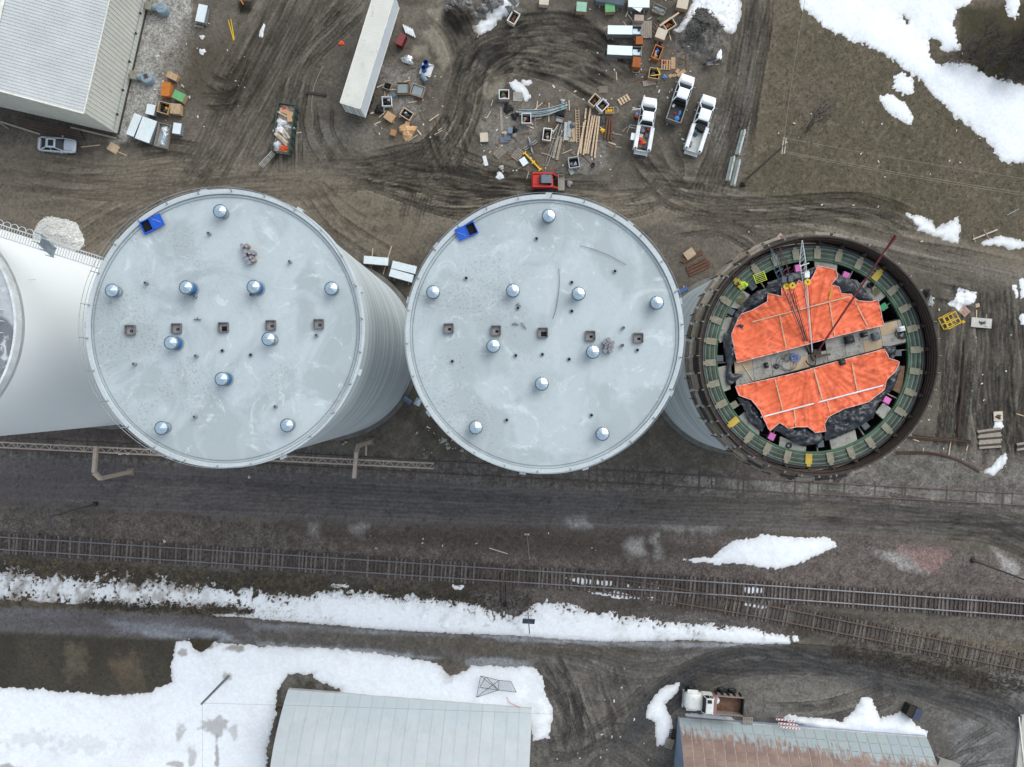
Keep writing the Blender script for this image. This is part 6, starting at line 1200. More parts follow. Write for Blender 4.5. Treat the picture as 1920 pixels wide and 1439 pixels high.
# dump truck by the rusty barn
(x, y), L, a = car_at((1392, 1322), (1284, 1314), 1.5); dt = thing('tipper_truck', 'old white tipper truck with rusty open bed beside the rusty barn', 'truck', (x, y, gtop(x, y, 1.5)), a); h_ = L / 2
OLDW = M('old_white_paint', A(226, 228, 224), rough=.4, var=.08, dirt=A(150, 140, 124), dirt_amt=.1)
loft([(h_ - 2.1, 1.0, .7, 1.95), (h_ - .6, .98, .7, 1.9), (h_ - .1, .88, .75, 1.75), (h_, .7, .85, 1.6)], 18, pw=5).build('hood', OLDW, dt, smooth=True)
cabin(dt, OLDW, h_ - 2.0, h_ - 3.25, 1.02, 1.9, h_ - 2.25, h_ - 3.15, .92, 2.6, .05); MB().box((h_ - 2.65, 0, 1.4), (1.3, 2.1, 1.1)).build('cab', OLDW, dt, bevel=.06); MB().box((h_ - 2.65, -.55, 2.67), (.5, .4, .05)).build('roof_hatch', DARK, dt)
MB().box((h_ + .05, 0, .7), (.2, 2.2, .3)).build('bumper', CHROME, dt)
for s_ in (-1, 1): MB().box((h_ - .95, s_ * 1.02, 1.25), (1.3, .5, .12)).build('fender', OLDW, dt, bevel=.04)
MB().box((-.9, 0, .8), (5.0, .9, .25)).build('chassis', DARK, dt)
TB = M('rusty_tipper_steel', A(112, 84, 66), rough=.85, var=.3, scale=1.5, dirt=A(64, 50, 42), dirt_amt=.3); x0, x1 = -h_ + .05, h_ - 3.45
MB().box(((x0 + x1) / 2, 0, 1.15), (x1 - x0, 2.1, .1)).build('bed_floor', TB, dt); MB().box((x1 + .05, 0, 1.75), (.14, 2.3, 1.3)).box((x1 + .25, 0, 2.4), (.75, 2.3, .08)).build('bed_headboard', M('faded_red_steel', A(150, 120, 116), rough=.7), dt); MB().box((x0, 0, 1.6), (.12, 2.2, .95)).build('bed_tailgate', DARK, dt)
for s_ in (-1, 1):
    MB().box(((x0 + x1) / 2, s_ * 1.08, 1.65), (x1 - x0, .10, 1.0)).build('bed_side', M('bed_side_dull', A(140, 128, 120), rough=.8), dt)
    for k in range(5): MB().box((x0 + .3 + k * (x1 - x0 - .5) / 4, s_ * 1.22, 1.5), (.14, .22, .9)).build('bed_stake', DARK, dt)
    for xx in (h_ - 1.0, -h_ + 1.0, -h_ + 2.25): w_ = wheel(dt, xx, s_ * (1.12 if xx > 0 else 1.2), .5, .32)
mb = MB(); mb.lathe([(.001, .35), (.4, .3), (.8, .12), (1.05, 0)], 14); mb.v = [(a_ * 1.2 * random.uniform(.9, 1.1), b_ * .8, c_ * random.uniform(.7, 1.3)) for a_, b_, c_ in mb.v]
tag(mb.build('soil_heap', M('dark_soil', A(74, 58, 44), rough=.95, var=.3, bump=.6), None, (x - .9, y - .1, dt.location[2] + 1.2)), 'low brown soil heap inside the tipper bed', 'soil'); tag(MB().lathe([(.001, .12), (.3, .1), (.5, 0)], 9).build('snow_lump', SNOW, None, (x + .3, y + .2, dt.location[2] + 1.33)), 'white snow lump inside the tipper bed', 'snow')

# semi trailer
ra, rb = P(637, 194, 4.1), P(676, 201, 4.1); fdir = Vector((P(697, 0, 4.1)[0] - ra[0], P(697, 0, 4.1)[1] - ra[1])).normalized(); ta_ = math.atan2(fdir.y, fdir.x); TLn = 13.9
TRW = M('trailer_white', A(216, 216, 208), rough=.5, var=.06, scale=.5, dirt=A(176, 172, 160), dirt_amt=.12); TRS = M('trailer_side_white', A(226, 236, 244), rough=.4, var=.03, scale=.5)
cxr, cyr = (ra[0] + rb[0]) / 2, (ra[1] + rb[1]) / 2; tl = thing('box_trailer', 'long white box trailer standing in the mud at the top', 'trailer', (cxr, cyr, 0), ta_)
MB().box((TLn / 2, 0, 2.62), (TLn, 2.44, 2.86)).build('box_body', TRS, tl); MB().box((TLn / 2, 0, 4.075), (TLn - .06, 2.38, .04)).build('roof_skin', TRW, tl)
for s_ in (-1, 1): MB().bar((0, s_ * 1.22, 4.05), (TLn, s_ * 1.22, 4.05), .08, .12).bar((0, s_ * 1.22, 1.2), (TLn, s_ * 1.22, 1.2), .06, .16).build('side_rail', TRIM, tl)
for s_ in (-1, 1):
    MB().box((-.03, s_ * .60, 2.6), (.05, 1.14, 2.6)).build('rear_door', M('door_white', A(226, 230, 232), rough=.4), tl); MB().bar((-.07, s_ * .18, 1.35), (-.07, s_ * .18, 3.9), .04).bar((-.07, s_ * .8, 1.35), (-.07, s_ * .8, 3.9), .04).build('lock_rod', GALVD, tl)
    for xx in (1.3, 2.6): wheel(tl, xx, s_ * .98, .5, .45)
MB().box((-.05, 0, 4.02), (.1, 2.44, .14)).build('rear_header', TRIM, tl); MB().bar((-.1, -1.1, .6), (-.1, 1.1, .6), .12).bar((-.05, -.6, .6), (-.05, -.6, 1.2), .1).bar((-.05, .6, .6), (-.05, .6, 1.2), .1).build('rear_guard', CHROME, tl); MB().box((2, 0, 1.02), (3.4, 1.2, .2)).build('axle_frame', DARK, tl)
for s_ in (-1, 1): MB().bar((10.8, s_ * .8, 0), (10.8, s_ * .8, 1.15), .14).box((10.8, s_ * .8, .05), (.35, .35, .08)).build('landing_leg', GALVD, tl)

# skid loader
(x, y), L, a = car_at((997, 338), (1047, 338), 1.4); sk = thing('skid_loader', 'red tracked skid loader with bucket near the middle silo', 'loader', (x, y, gtop(x, y, 1)), a); REDM = M('loader_red', A(204, 52, 48), rough=.45, var=.1)
loft([(-1.6, .70, .55, 1.35), (-1.45, .80, .45, 1.55), (-.5, .82, .40, 1.6), (.4, .78, .40, 1.2), (1.0, .70, .40, .8)], 14, pw=5).build('body', REDM, sk)
MB().box((.05, 0, 1.45), (1.5, 1.0, 1.0)).build('cab', M('cab_black', A(40, 42, 46), rough=.4), sk, bevel=.06); MB().box((.15, 0, 1.98), (1.25, 1.0, .06)).build('cab_roof', M('cab_roof_slate', A(104, 116, 128), rough=.5), sk, bevel=.02)
for s_ in (-1, 1):
    MB().prism([(-1.35, -.22), (-1.1, -.22), (1.1, -.22), (1.35, -.22), (1.35, .22), (-1.35, .22)], 0.02, .62).build('track', DARK, sk, (0, s_ * .92, 0)); MB().bar((-1.5, s_ * .80, 1.62), (.9, s_ * .80, 1.5), .16, .2).bar((.9, s_ * .80, 1.5), (1.55, s_ * .72, .55), .15, .2).build('lift_arm', REDM, sk); MB().tube([(-1.2, s_ * .66, 1.0), (.4, s_ * .72, 1.4)], .05, 8).build('hydraulic_ram', CHROME, sk)
    MB().box((-1.62, s_ * .55, 1.1), (.06, .2, .14)).build('tail_light', TAIL, sk)
BKT = M('bucket_steel', A(150, 142, 134), rough=.7, var=.2); MB().prism([(1.6, -.95), (1.75, -.95), (2.45, -.95), (2.45, .95), (1.75, .95), (1.6, .95)], .06, .12).box((1.66, 0, .4), (.08, 1.9, .6)).box((2.05, .93, .3), (.8, .05, .4)).box((2.05, -.93, .3), (.8, .05, .4)).build('bucket', BKT, sk)
for k in range(7): MB().box((2.52, -.8 + k * .267, .09), (.16, .09, .04)).build('bucket_tooth', RUSTD, sk)

# roll-off dumpster full of rubbish
(x, y), L, a = car_at((525, 284), (538, 195), 1.5); dm = thing('waste_skip', 'dark green open waste skip with its gate swung open', 'dumpster', (x, y, gtop(x, y, 1.5)), a); GRD = M('skip_green', A(60, 78, 72), rough=.7, var=.2, scale=1.5, dirt=A(90, 80, 70), dirt_amt=.15); W_ = 2.05
MB().box((0, 0, .15), (L, W_, .2)).build('skip_floor', GRD, dm)
for s_ in (-1, 1):
    MB().box((0, s_ * W_ / 2, .85), (L, .08, 1.4)).bar((-L / 2, s_ * W_ / 2, 1.55), (L / 2, s_ * W_ / 2, 1.55), .14, .12).build('skip_side', GRD, dm)
    for k in range(7): MB().box((-L / 2 + .4 + k * (L - .8) / 6, s_ * (W_ / 2 + .07), .8), (.12, .10, 1.3)).build('side_rib', GRD, dm)
MB().box((L / 2, 0, .85), (.08, W_, 1.4)).bar((L / 2, -W_ / 2, 1.56), (L / 2, W_ / 2, 1.56), .14, .12).build('skip_front', GRD, dm)
gt = MB()
for zz in (.15, .55, .95, 1.35): gt.bar((0, 0, zz), (0, 2.2, zz), .07)
for yy in (0, .73, 1.46, 2.2): gt.bar((0, yy, .1), (0, yy, 1.4), .07)
gt.build('open_gate', M('gate_pale', A(186, 186, 182)), dm, (-L / 2 - .1, W_ / 2, .1), R(55))
BAGW = M('white_film', A(222, 224, 226), rough=.45, var=.08, scale=4, bump=.4); BAGG = M('grey_film', A(178, 180, 178), rough=.45, var=.15, scale=4, bump=.4); CARD = M('cardboard', A(188, 154, 118), rough=.9, var=.12, scale=3)
def rag(name, lab, cat, x, y, z, sx, sy, sz, mat, seed, parent=None, rz=0):
    """crumpled lump: noisy half ellipsoid"""
    r_ = random.Random(seed); mb = MB(); vs = []; fs = []; nu, nv = 14, 6
    ph = [r_.uniform(0, 6.28) for _ in range(6)]
    for j in range(nv + 1):
        el = PI / 2 * j / nv
        for i in range(nu):
            az = 2 * PI * i / nu; k = 1 + .22 * math.sin(3 * az + ph[0]) + .16 * math.sin(5 * az + ph[1] + 3 * el) + r_.uniform(-.14, .14)
            vs.append((sx * k * math.cos(az) * math.cos(el), sy * k * math.sin(az) * math.cos(el), sz * math.sin(el) * (1 + .3 * math.sin(4 * az + ph[2]) * math.cos(el)) + (r_.uniform(0, .04) if j else -.06)))
    for j in range(nv):
        for i in range(nu): i2 = (i + 1) % nu; fs.append((j * nu + i, j * nu + i2, (j + 1) * nu + i2, (j + 1) * nu + i))
    o = mb.add(vs, fs).build(name, mat, parent, (x, y, z), rz)
    return tag(o, lab, cat) if lab else o
ca_, sa_ = math.cos(a), math.sin(a)
def dl_(u, v): return x + ca_ * u - sa_ * v, y + sa_ * u + ca_ * v
for i, (u, v, sx, sy, mt, lab) in enumerate(((.6, .45, .75, .5, BAGW, 'big white film bundle in the skip, upper half'), (.1, -.45, .6, .45, BAGG, 'grey film bundle in the skip near its right side'), (-.35, .55, .7, .55, BAGW, 'white film bulging over the left side of the skip'), (-2.1, .55, .6, .5, BAGW, 'white sack at the gate end of the skip'), (-2.35, -.35, .55, .45, HIVIS, 'orange cloth heap at the gate end of the skip'), (-2.2, .1, .35, .3, BAGG, 'pale grey wad at the gate end of the skip'), (2.2, .3, .4, .35, RED, 'red and white rags at the far end of the skip'), (-1.0, -.3, .5, .6, BAGG, 'dull grey wad in the middle of the skip'))):
    X, Y = dl_(u, v); rag('rubbish_bag', lab, 'rubbish', X, Y, dm.location[2] + 1.05, sx, sy, .5, mt, i + 3)
for i, (u, v, l_, w__, an, mt, lab) in enumerate(((1.9, -.1, 1.7, .5, 1.35, CARD, 'cardboard sheet lying across the far end of the skip'), (1.5, .2, 1.6, .16, 1.2, WOOD, 'pale board across the far end of the skip'), (-1.3, .1, 1.9, .45, 1.0, WOOD, 'broad pale board slanting across the skip'), (-1.6, -.1, 1.7, .3, .9, WOODG, 'grey board slanting across the skip'), (-.7, -.5, 1.3, .2, .75, WOOD, 'short pale board near the right side of the skip'), (1.2, -.6, .9, .6, .3, CARD, 'folded carton at the right side of the skip'))):
    X, Y = dl_(u, v); tag(MB().box((0, 0, 0), (l_, w__, .05)).build('waste_board', mt, None, (X, Y, dm.location[2] + 1.52 + .03 * i), a + an), lab, 'board')
MB().box((0, 0, .75), (L - .15, W_ - .15, 1.0)).build('waste_fill', M('mixed_waste', A(158, 146, 134), rough=.95, var=.6, scale=3, fvar=.4), dm)
# ------------------------------------------------------------------ stores, crates, timber and litter in the yard
GREENT = M('green_crate_top', A(104, 168, 112), rough=.7, var=.08); GREENF = M('faded_green_top', A(150, 190, 168), rough=.7, var=.08); TANW = M('tan_crate_wood', A(178, 152, 122), rough=.88, var=.14, scale=3); ORW = M('orange_stained_wood', A(192, 116, 50), rough=.75, var=.14, scale=3); BRW = M('rust_brown_wood', A(158, 92, 44), rough=.8, var=.16, scale=3); PALEB = M('pale_box_board', A(206, 194, 176), rough=.85, var=.08); DSTEEL = M('dark_blue_steel', A(74, 86, 98), rough=.5, metal=.4); GREYC = M('grey_cage', A(176, 180, 180), rough=.6, var=.1); WATER = M('standing_water', A(138, 150, 150), rough=.08, var=.05, spec=.8); BARB = M('barrel_blue', A(36, 92, 168), rough=.45); BARG = M('barrel_blue_grey', A(116, 136, 152), rough=.5); RUSTB = M('rusty_beam', A(104, 72, 56), rough=.85, var=.2, scale=3)
def span(a_, b_, w_, h_):
    xa, ya = P(*a_, h_); xb, yb = P(*b_, h_); return (xa + xb) / 2, (ya + yb) / 2, math.hypot(xb - xa, yb - ya), w_ / sc(h_), math.atan2(yb - ya, xb - xa)
def skids(o, L, W, n=2):
    for k in range(n + 1): MB().box((-L / 2 + .1 + k * (L - .2) / n, 0, .05), (.10, W, .10)).build('skid', WOODG, o)
def crate(lab, a_, b_, w_, h_, top, side, cat='crate', name='crate'):
    """closed box: battened sides, separate lid"""
    x, y, L, W, an = span(a_, b_, w_, h_); o = thing(name, lab, cat, (x, y, gtop(x, y, .5) - .02), an); skids(o, L, W)
    MB().box((0, 0, .1 + (h_ - .14) / 2), (L - .03, W - .03, h_ - .14)).build('box_body', side, o); MB().box((0, 0, h_ - .02), (L, W, .05)).build('box_lid', top, o)
    for s_ in (-1, 1):
        for e in (-1, 1): MB().bar((e * (L / 2 - .04), s_ * (W / 2 - .005), .1), (e * (L / 2 - .04), s_ * (W / 2 - .005), h_ - .05), .07, .03).build('corner_batten', side, o)
    return o
def bin_(lab, a_, b_, w_, h_, side, fills, cat='crate', name='open_crate', th=.05, rim=None, slats=False, floor=None):
    """open box: four walls, floor, contents listed as (dx, dy, size, material)"""
    x, y, L, W, an = span(a_, b_, w_, h_); o = thing(name, lab, cat, (x, y, gtop(x, y, .5) - .02), an)
    MB().box((0, 0, .06), (L - .02, W - .02, .08)).build('bin_floor', floor or DARK, o)
    if slats:
        for s_ in (-1, 1):
            for k in range(5): zz = .12 + k * (h_ - .2) / 4; MB().box((0, s_ * (W / 2 - th / 2), zz), (L, th, (h_ - .2) / 6)).build('side_slat', side, o); MB().box((s_ * (L / 2 - th / 2), 0, zz), (th, W - 2 * th, (h_ - .2) / 6)).build('end_slat', side, o)
            for e in (-1, 1): MB().box((e * (L / 2 - .04), s_ * (W / 2 - .04), h_ / 2), (.09, .09, h_)).build('corner_post', side, o)
    else:
        for s_ in (-1, 1): MB().box((0, s_ * (W / 2 - th / 2), h_ / 2 + .02), (L, th, h_ - .04)).build('bin_side', side, o); MB().box((s_ * (L / 2 - th / 2), 0, h_ / 2 + .02), (th, W - 2 * th - .004, h_ - .06)).build('bin_end', side, o)
        if rim: MB().bar((-L / 2, W / 2, h_), (L / 2, W / 2, h_), .09, .05).bar((-L / 2, -W / 2, h_), (L / 2, -W / 2, h_), .09, .05).bar((-L / 2 + .045, -W / 2 + .05, h_), (-L / 2 + .045, W / 2 - .05, h_), .09, .05).bar((L / 2 - .045, -W / 2 + .05, h_), (L / 2 - .045, W / 2 - .05, h_), .09, .05).build('bin_rim', rim, o)
    for i, (fx, fy, sx, sy, mt) in enumerate(fills): rag('contents', None, None, fx * L * .3, fy * W * .3, .1, sx * L * .25, sy * W * .25, h_ * .6, mt, i + int(x * 7), o)
    return o
def duct(lab, a_, b_, w_, h_, top=None, openend=False, name='steel_duct', cat='duct'):
    """long galvanised trough section lying on bearers: bright lid, darker sides, open mouth"""
    x, y, L, W, an = span(a_, b_, w_, h_); o = thing(name, lab, cat, (x, y, gtop(x, y, .6) - .02), an)
    for k in (-1, 1): MB().box((k * L * .32, 0, .06), (.12, W + .5, .12)).build('bearer', WOOD, o)
    for s_ in (-1, 1): MB().box((0, s_ * (W / 2 - .015), .12 + (h_ - .14) / 2), (L, .03, h_ - .14)).build('duct_side', GALVD, o); MB().box((s_ * (L / 2 - .05), 0, .12 + (h_ - .14) / 2), (.05, W + .12, h_ - .12)).build('end_flange', GALVD, o)
    MB().box((0, 0, .14), (L - .1, W - .06, .03)).build('duct_floor', GALVD, o); MB().box((-L * (.14 if openend else 0), 0, h_), (L * (.72 if openend else 1), W + .03, .03)).build('duct_lid', top or GALVT, o)
    if openend: MB().box((L * .36, 0, h_ - .35), (L * .24, W * .6, .12)).build('inner_tray', GALV, o); MB().box((L * .42, W * .2, h_ - .2), (.25, .25, .2)).build('bearing_block', DARK, o)
    return o
GALVT = M('bright_galvanised_lid', A(226, 236, 240), rough=.45, metal=.15, var=.05, scale=1.5)
def pallet(lab, a_, b_, w_, mt=None, h_=.14, z=0.0, n=6, cat='pallet'):
    x, y, L, W, an = span(a_, b_, w_, h_ + z); o = thing('wooden_pallet', lab, cat, (x, y, gtop(x, y, .5) + z), an); mt = mt or WOOD
    for k in range(n): MB().box((-L / 2 + (k + .5) * L / n, 0, h_ - .01), (L / n * .62, W, .022)).build('deck_board', mt, o)
    for yy in (-W / 2 + .05, 0, W / 2 - .05): MB().box((0, yy, h_ / 2 - .02), (L, .08, h_ - .06)).build('stringer', mt, o)
    return o
def plank(lab, a_, b_, wd=.14, th=.05, mt=None, z=.0, cat='plank', name='loose_plank'):
    h_ = z + th; xa, ya = P(*a_, h_); xb, yb = P(*b_, h_); za = gtop(xa, ya, .3) + z + th / 2; zb = gtop(xb, yb, .3) + z + th / 2
    return tag(MB().bar((xa, ya, za), (xb, yb, zb), wd, th).build(name, mt or WOOD), lab, cat)
def board(lab, cx_, cy_, lw, ww, ang, mt, th=.03, name='sheet_board', cat='board', z=.02):
    x, y = P(cx_, cy_); s_ = SG; return tag(MB().box((0, 0, th / 2), (lw / s_, ww / s_, th)).build(name, mt, None, (x, y, gtop(x, y, .5) + z), R(ang), bevel=0), lab, cat)
def lump(lab, cx_, cy_, sx, sy, sz, mt, seed, name='heap', cat='heap', rz=0):
    x, y = P(cx_, cy_, sz * .5); return rag(name, lab, cat, x, y, gtop(x, y, .4), sx / SG, sy / SG, sz, mt, seed, rz=R(rz))
def barrel(lab, px, py, mt, r_=.30, h_=.88, lying=None, open_=True):
    x, y = P(px, py, h_ if lying is None else .6); o = thing('barrel', lab, 'barrel', (x, y, gtop(x, y, .3)), lying or 0); pr = [(.001, 0), (r_, 0), (r_ * 1.03, .03), (r_, .06), (r_, h_ * .33), (r_ * 1.04, h_ * .36), (r_, h_ * .39), (r_, h_ * .63), (r_ * 1.04, h_ * .66), (r_, h_ * .69), (r_, h_ - .03), (r_ * 1.04, h_), (r_ * .93, h_)] + ([(r_ * .93, .08), (.001, .08)] if open_ else [(r_ * .9, h_ - .03), (.001, h_ - .03)])
    b = MB().lathe(pr, 20).build('barrel_body', mt, o); MB().lathe([(r_ * .92, h_ * .45), (.001, h_ * .45)] if open_ else [(.05, h_ - .02), (.04, h_), (.001, h_)], 16).build('barrel_bottom' if open_ else 'bung', NAVY if open_ else DARK, b)
    if lying is not None: b.rotation_euler = (0, R(90), 0); b.location = (-h_ / 2, 0, r_)
    return o
# --- beside the cream building
o = crate('bundle of galvanised sheets on a pallet beside the pale gravel, near the top', (381, 9), (374, 41), 17, .9, GALVT, GALVD, 'sheet bundle', 'sheet_bundle'); pallet('pallet under the galvanised sheet bundle near the top', (379, 15), (372, 53), 17, WOODG)
crate('strapped cardboard carton above the orange crate', (313, 138), (332, 147), 12, .6, CARD, CARD, 'carton', 'carton'); plank('silver strap over the carton above the orange crate', (323, 136), (320, 148), .08, .02, GALV, .62, 'strap', 'metal_strap')
crate('orange stained wooden crate beside the pale gravel', (312, 154), (309, 180), 16, .85, ORW, ORW); crate('green topped crate next to the orange crate', (325, 175), (345, 185), 16, .85, GREENT, TANW)
bin_('open tan crate of machine parts below the orange crate', (296, 199), (317, 205), 20, .8, TANW, [(-.5, .3, 1, 1, DARK), (.4, .2, .8, .8, YELC), (.2, -.5, 1, .8, GREYB)], rim=TANW); crate('plain tan crate right of the machine parts crate', (319, 203), (338, 204.5), 19, .8, TANW, TANW)
crate('white cube box at the corner of the pale gravel', (284, 196), (280, 215), 16, .9, GALVT, GALVD, 'box', 'white_box'); crate('white cube box right of the galvanised troughs', (333, 231), (330, 251), 15, .9, GALVT, GALVD, 'box', 'white_box')
duct('narrow galvanised trough nearest the cream building corner', (259, 215), (243, 254), 15, 1.0); duct('wide galvanised trough beside the cream building corner', (281, 223), (266, 264), 28, 1.05)
bin_('timber frame holding loose galvanised trough pieces', (309, 232), (299, 275), 23, .7, WOODG, [(.1, .2, 1.6, .9, GALV), (-.9, -.1, .8, 1.2, GALVT), (1.0, 0, .8, 1, GALV)], 'frame', 'timber_frame', floor=GALV)
board('square plywood offcut left of the galvanised troughs', 213, 278, 20, 16, -30, PLYT, .04); plank('stick poking out under the plywood offcut', (200, 276), (238, 292), .08); plank('lone pale stick right of the silver sedan', (152, 276), (187, 272), .10)
plank('long bleached timber left of the silver sedan', (-4, 227), (75, 252), .2, .15, WOODG); plank('bleached timber along the foot of the cream gable wall', (132, 239), (217, 259), .18, .15, WOODG); plank('short grey stick at the left edge under the gable', (0, 231), (16, 242), .12, .08, WOODG)
for i in range(4): plank('dark brown beam in the row under the gable wall, %s' % ('nearest the wall', 'second from the wall', 'third from the wall', 'farthest from the wall')[i], (36 + 2 * i, 222 + 5 * i), (150 + 3 * i, 248 + 5 * i), .22, .2, M('oxblood_beam', A(84, 70, 66), rough=.8, var=.15), 0, 'beam', 'steel_beam')
plank('yellow stake near the wet patch, left one', (428, 38), (438, 76), .09, .06, YEL, .02, 'stake', 'yellow_stake'); plank('yellow stake near the wet patch, right one', (433, 37), (439, 74), .09, .06, YEL, .02, 'stake', 'yellow_stake'); plank('orange pole stuck in the dark soil at the top', (449, -4), (458, 11), .14, .1, ORW, .45, 'pole', 'orange_pole')
lump('white paper scrap on the wet patch, upper', 379, 70, 5, 4, .1, BAGW, 31, 'paper_scrap', 'litter'); lump('white paper scrap on the wet patch, lower', 379, 97, 6, 6, .12, BAGW, 32, 'paper_scrap', 'litter'); lump('white film sliver beside the lane at the top', 491, 59, 4, 14, .12, BAGW, 33, 'film_scrap', 'litter', -15)
tag(MB().tube([(*P(x_, y_), gtop(*P(x_, y_), .3) + .05) for x_, y_ in ((606, 125), (596, 145), (588, 165), (585, 190), (585, 212))], .04, 6).build('bent_pipe', WOODG), 'thin bent pale pipe left of the box trailer', 'pipe'); plank('dark beam under the bent pale pipe', (574, 173), (612, 178), .3, .2, RUSTD, 0, 'beam', 'steel_beam')
lump('orange scrap in the mud left of the box trailer', 640, 81, 5, 4, .12, HIVIS, 34, 'cloth_scrap', 'litter')
# --- right of the trailer
crate('dark red steel chest beside the box trailer', (756, 64), (747, 84), 12, 1.1, M('red_chest_top', A(132, 60, 62), rough=.6), M('red_chest_side', A(100, 24, 32), rough=.5), 'chest', 'steel_chest')
for i in range(5): plank('white plastic pipe in the bundle above the red chest, %s' % ('leftmost', 'second from left', 'middle', 'second from right', 'rightmost')[i], (756 + 4 * i, 46 + 2 * i), (762 + 4 * i, 62 + 2 * i), .2, .16, PLASTW, .1, 'pipe', 'plastic_pipe')
lump('crumpled silver foil sheet right of the trailer', 764, 112, 12, 9, .35, M('silver_foil', A(206, 210, 212), rough=.25, metal=.7, var=.2, scale=6), 41, 'foil_sheet', 'foil', -30)
board('white spill sheet under the blue barrels', 800, 131, 22, 24, -20, BAGW, .03, 'ground_sheet', 'sheet'); barrel('blue open barrel standing right of the trailer, upper one', 798, 117, BARB); barrel('blue open barrel standing right of the trailer, lower one', 794, 127, BARB); barrel('grey blue barrel lying on its side below the standing barrels', 795, 146, BARG, lying=R(-55), open_=False)
bin_('square tub of standing water, left of the pair', (744, 166), (767, 166), 22, .55, WOODB, [], 'tub', 'water_tub', rim=WOODB, floor=WATER); bin_('square tub of standing water, tilted right one of the pair', (771, 166), (795, 174), 20, .55, M('oxide_tub', A(140, 104, 86), rough=.8), [], 'tub', 'water_tub', rim=WOODG, floor=WATER)
for (px, py, an) in ((755, 166, 0), (783, 170, -18)): x, y = P(px, py, .45); tag(MB().box((0, 0, 0), (1.25, 1.1, .02)).build('water_surface', WATER, None, (x, y, gtop(x, y, .5) + .40), R(an)), 'still grey water filling the %s square tub' % ('left' if an == 0 else 'tilted right'), 'water')
bin_('pale wire basket with black scraps beside the trailer wheels', (716, 190), (734, 189), 18, .7, PLASTW, [(0, 0, 1.4, 1.2, DARK), (.5, .5, .8, .8, BAGW)], 'basket', 'wire_basket', slats=True); bin_('dark wire frames stacked beside the trailer', (719, 158), (733, 163), 13, .5, WOODG, [(0, 0, 1.2, .8, DARK)], 'frame', 'wire_rack', slats=True)
bin_('tilted open wooden crate above the wood chip heap', (753, 208), (772, 220), 15, .6, WOODG, [(0, 0, 1.2, 1, GREYB), (-.5, .3, .7, .7, PLASTW)], rim=WOOD); crate('tan carton beside the tilted crate', (723, 214), (738, 224), 15, .6, CARD, CARD, 'carton', 'carton'); crate('small brown carton left of the wood chip heap', (732, 247), (742, 250), 11, .5, M('brown_carton', A(168, 122, 88), rough=.9), CARD, 'carton', 'carton')
lump('round heap of torn cardboard below the trailer', 764, 246, 15, 14, .5, M('torn_cardboard', A(206, 166, 122), rough=.9, var=.2, scale=4), 43, 'cardboard_heap', 'cardboard'); 
for i in range(5): board('torn cardboard piece on the round heap, %s' % ('top left', 'top', 'right', 'bottom', 'centre')[i], 757 + (0, 7, 14, 6, 5)[i], 241 + (0, -5, 5, 12, 3)[i], 12, 8, 30 + 47 * i, CARD, .02, 'cardboard_piece', 'cardboard', .42 - .05 * (i % 3))
lump('black rubbish bag beside the trailer wheels', 711, 206, 8, 9, .4, DARK, 44, 'rubbish_bag', 'bag'); lump('small blue grey bag between basket and tub', 739, 179, 5, 4, .3, BARG, 45, 'small_bag', 'bag')
for lab, a_, b_ in (('short stick left of the brown carton', (701, 234), (714, 228)), ('short stick above the water tubs', (757, 154), (769, 150)), ('short stick below the water tubs', (766, 193), (781, 190)), ('short stick right of the green skip', (555, 250), (565, 248)), ('stick beside the tan carton', (718, 201), (719, 214))): plank(lab, a_, b_, .14, .06)
# --- top middle
crate('tan topped box cut by the top edge', (1011, 2), (1029, 4), 12, .8, PALEB, PALEB, 'box', 'box'); crate('faded green topped crate near the top, left one', (1081, 12), (1100, 13.5), 18, .85, GREENF, TANW); crate('green topped crate near the top, right one', (1135, 14), (1153, 13), 18, .85, GREENT, TANW)
bin_('tilted white open crate at the edge of the ash rubble', (957, 41), (969, 21), 15, .7, PALEB, [(-.4, .1, .8, 1, WOODB), (.5, 0, .8, 1, WOODB)], rim=PLASTW)
bin_('white tub with red and green cartons beside the snow hump', (945, 168), (945, 186), 18, .85, GREYC, [(.2, .3, 1, .9, RED), (-.5, -.3, 1, .9, GREENT), (.9, 0, .6, 1.4, PLASTW)], 'tub', 'white_tub', rim=PLASTW); board('grey stained lid next to the snow hump', 971, 182, 18, 17, -3, PLYW, .05, 'cover_sheet', 'lid')
bin_('white tub with reddish sacks under the curved panels', (978, 222), (996, 222), 18, .85, GREYC, [(.3, .1, 1, 1, MAROON), (-.3, .2, 1.2, 1, PALEB)], 'tub', 'white_tub', rim=PLASTW)
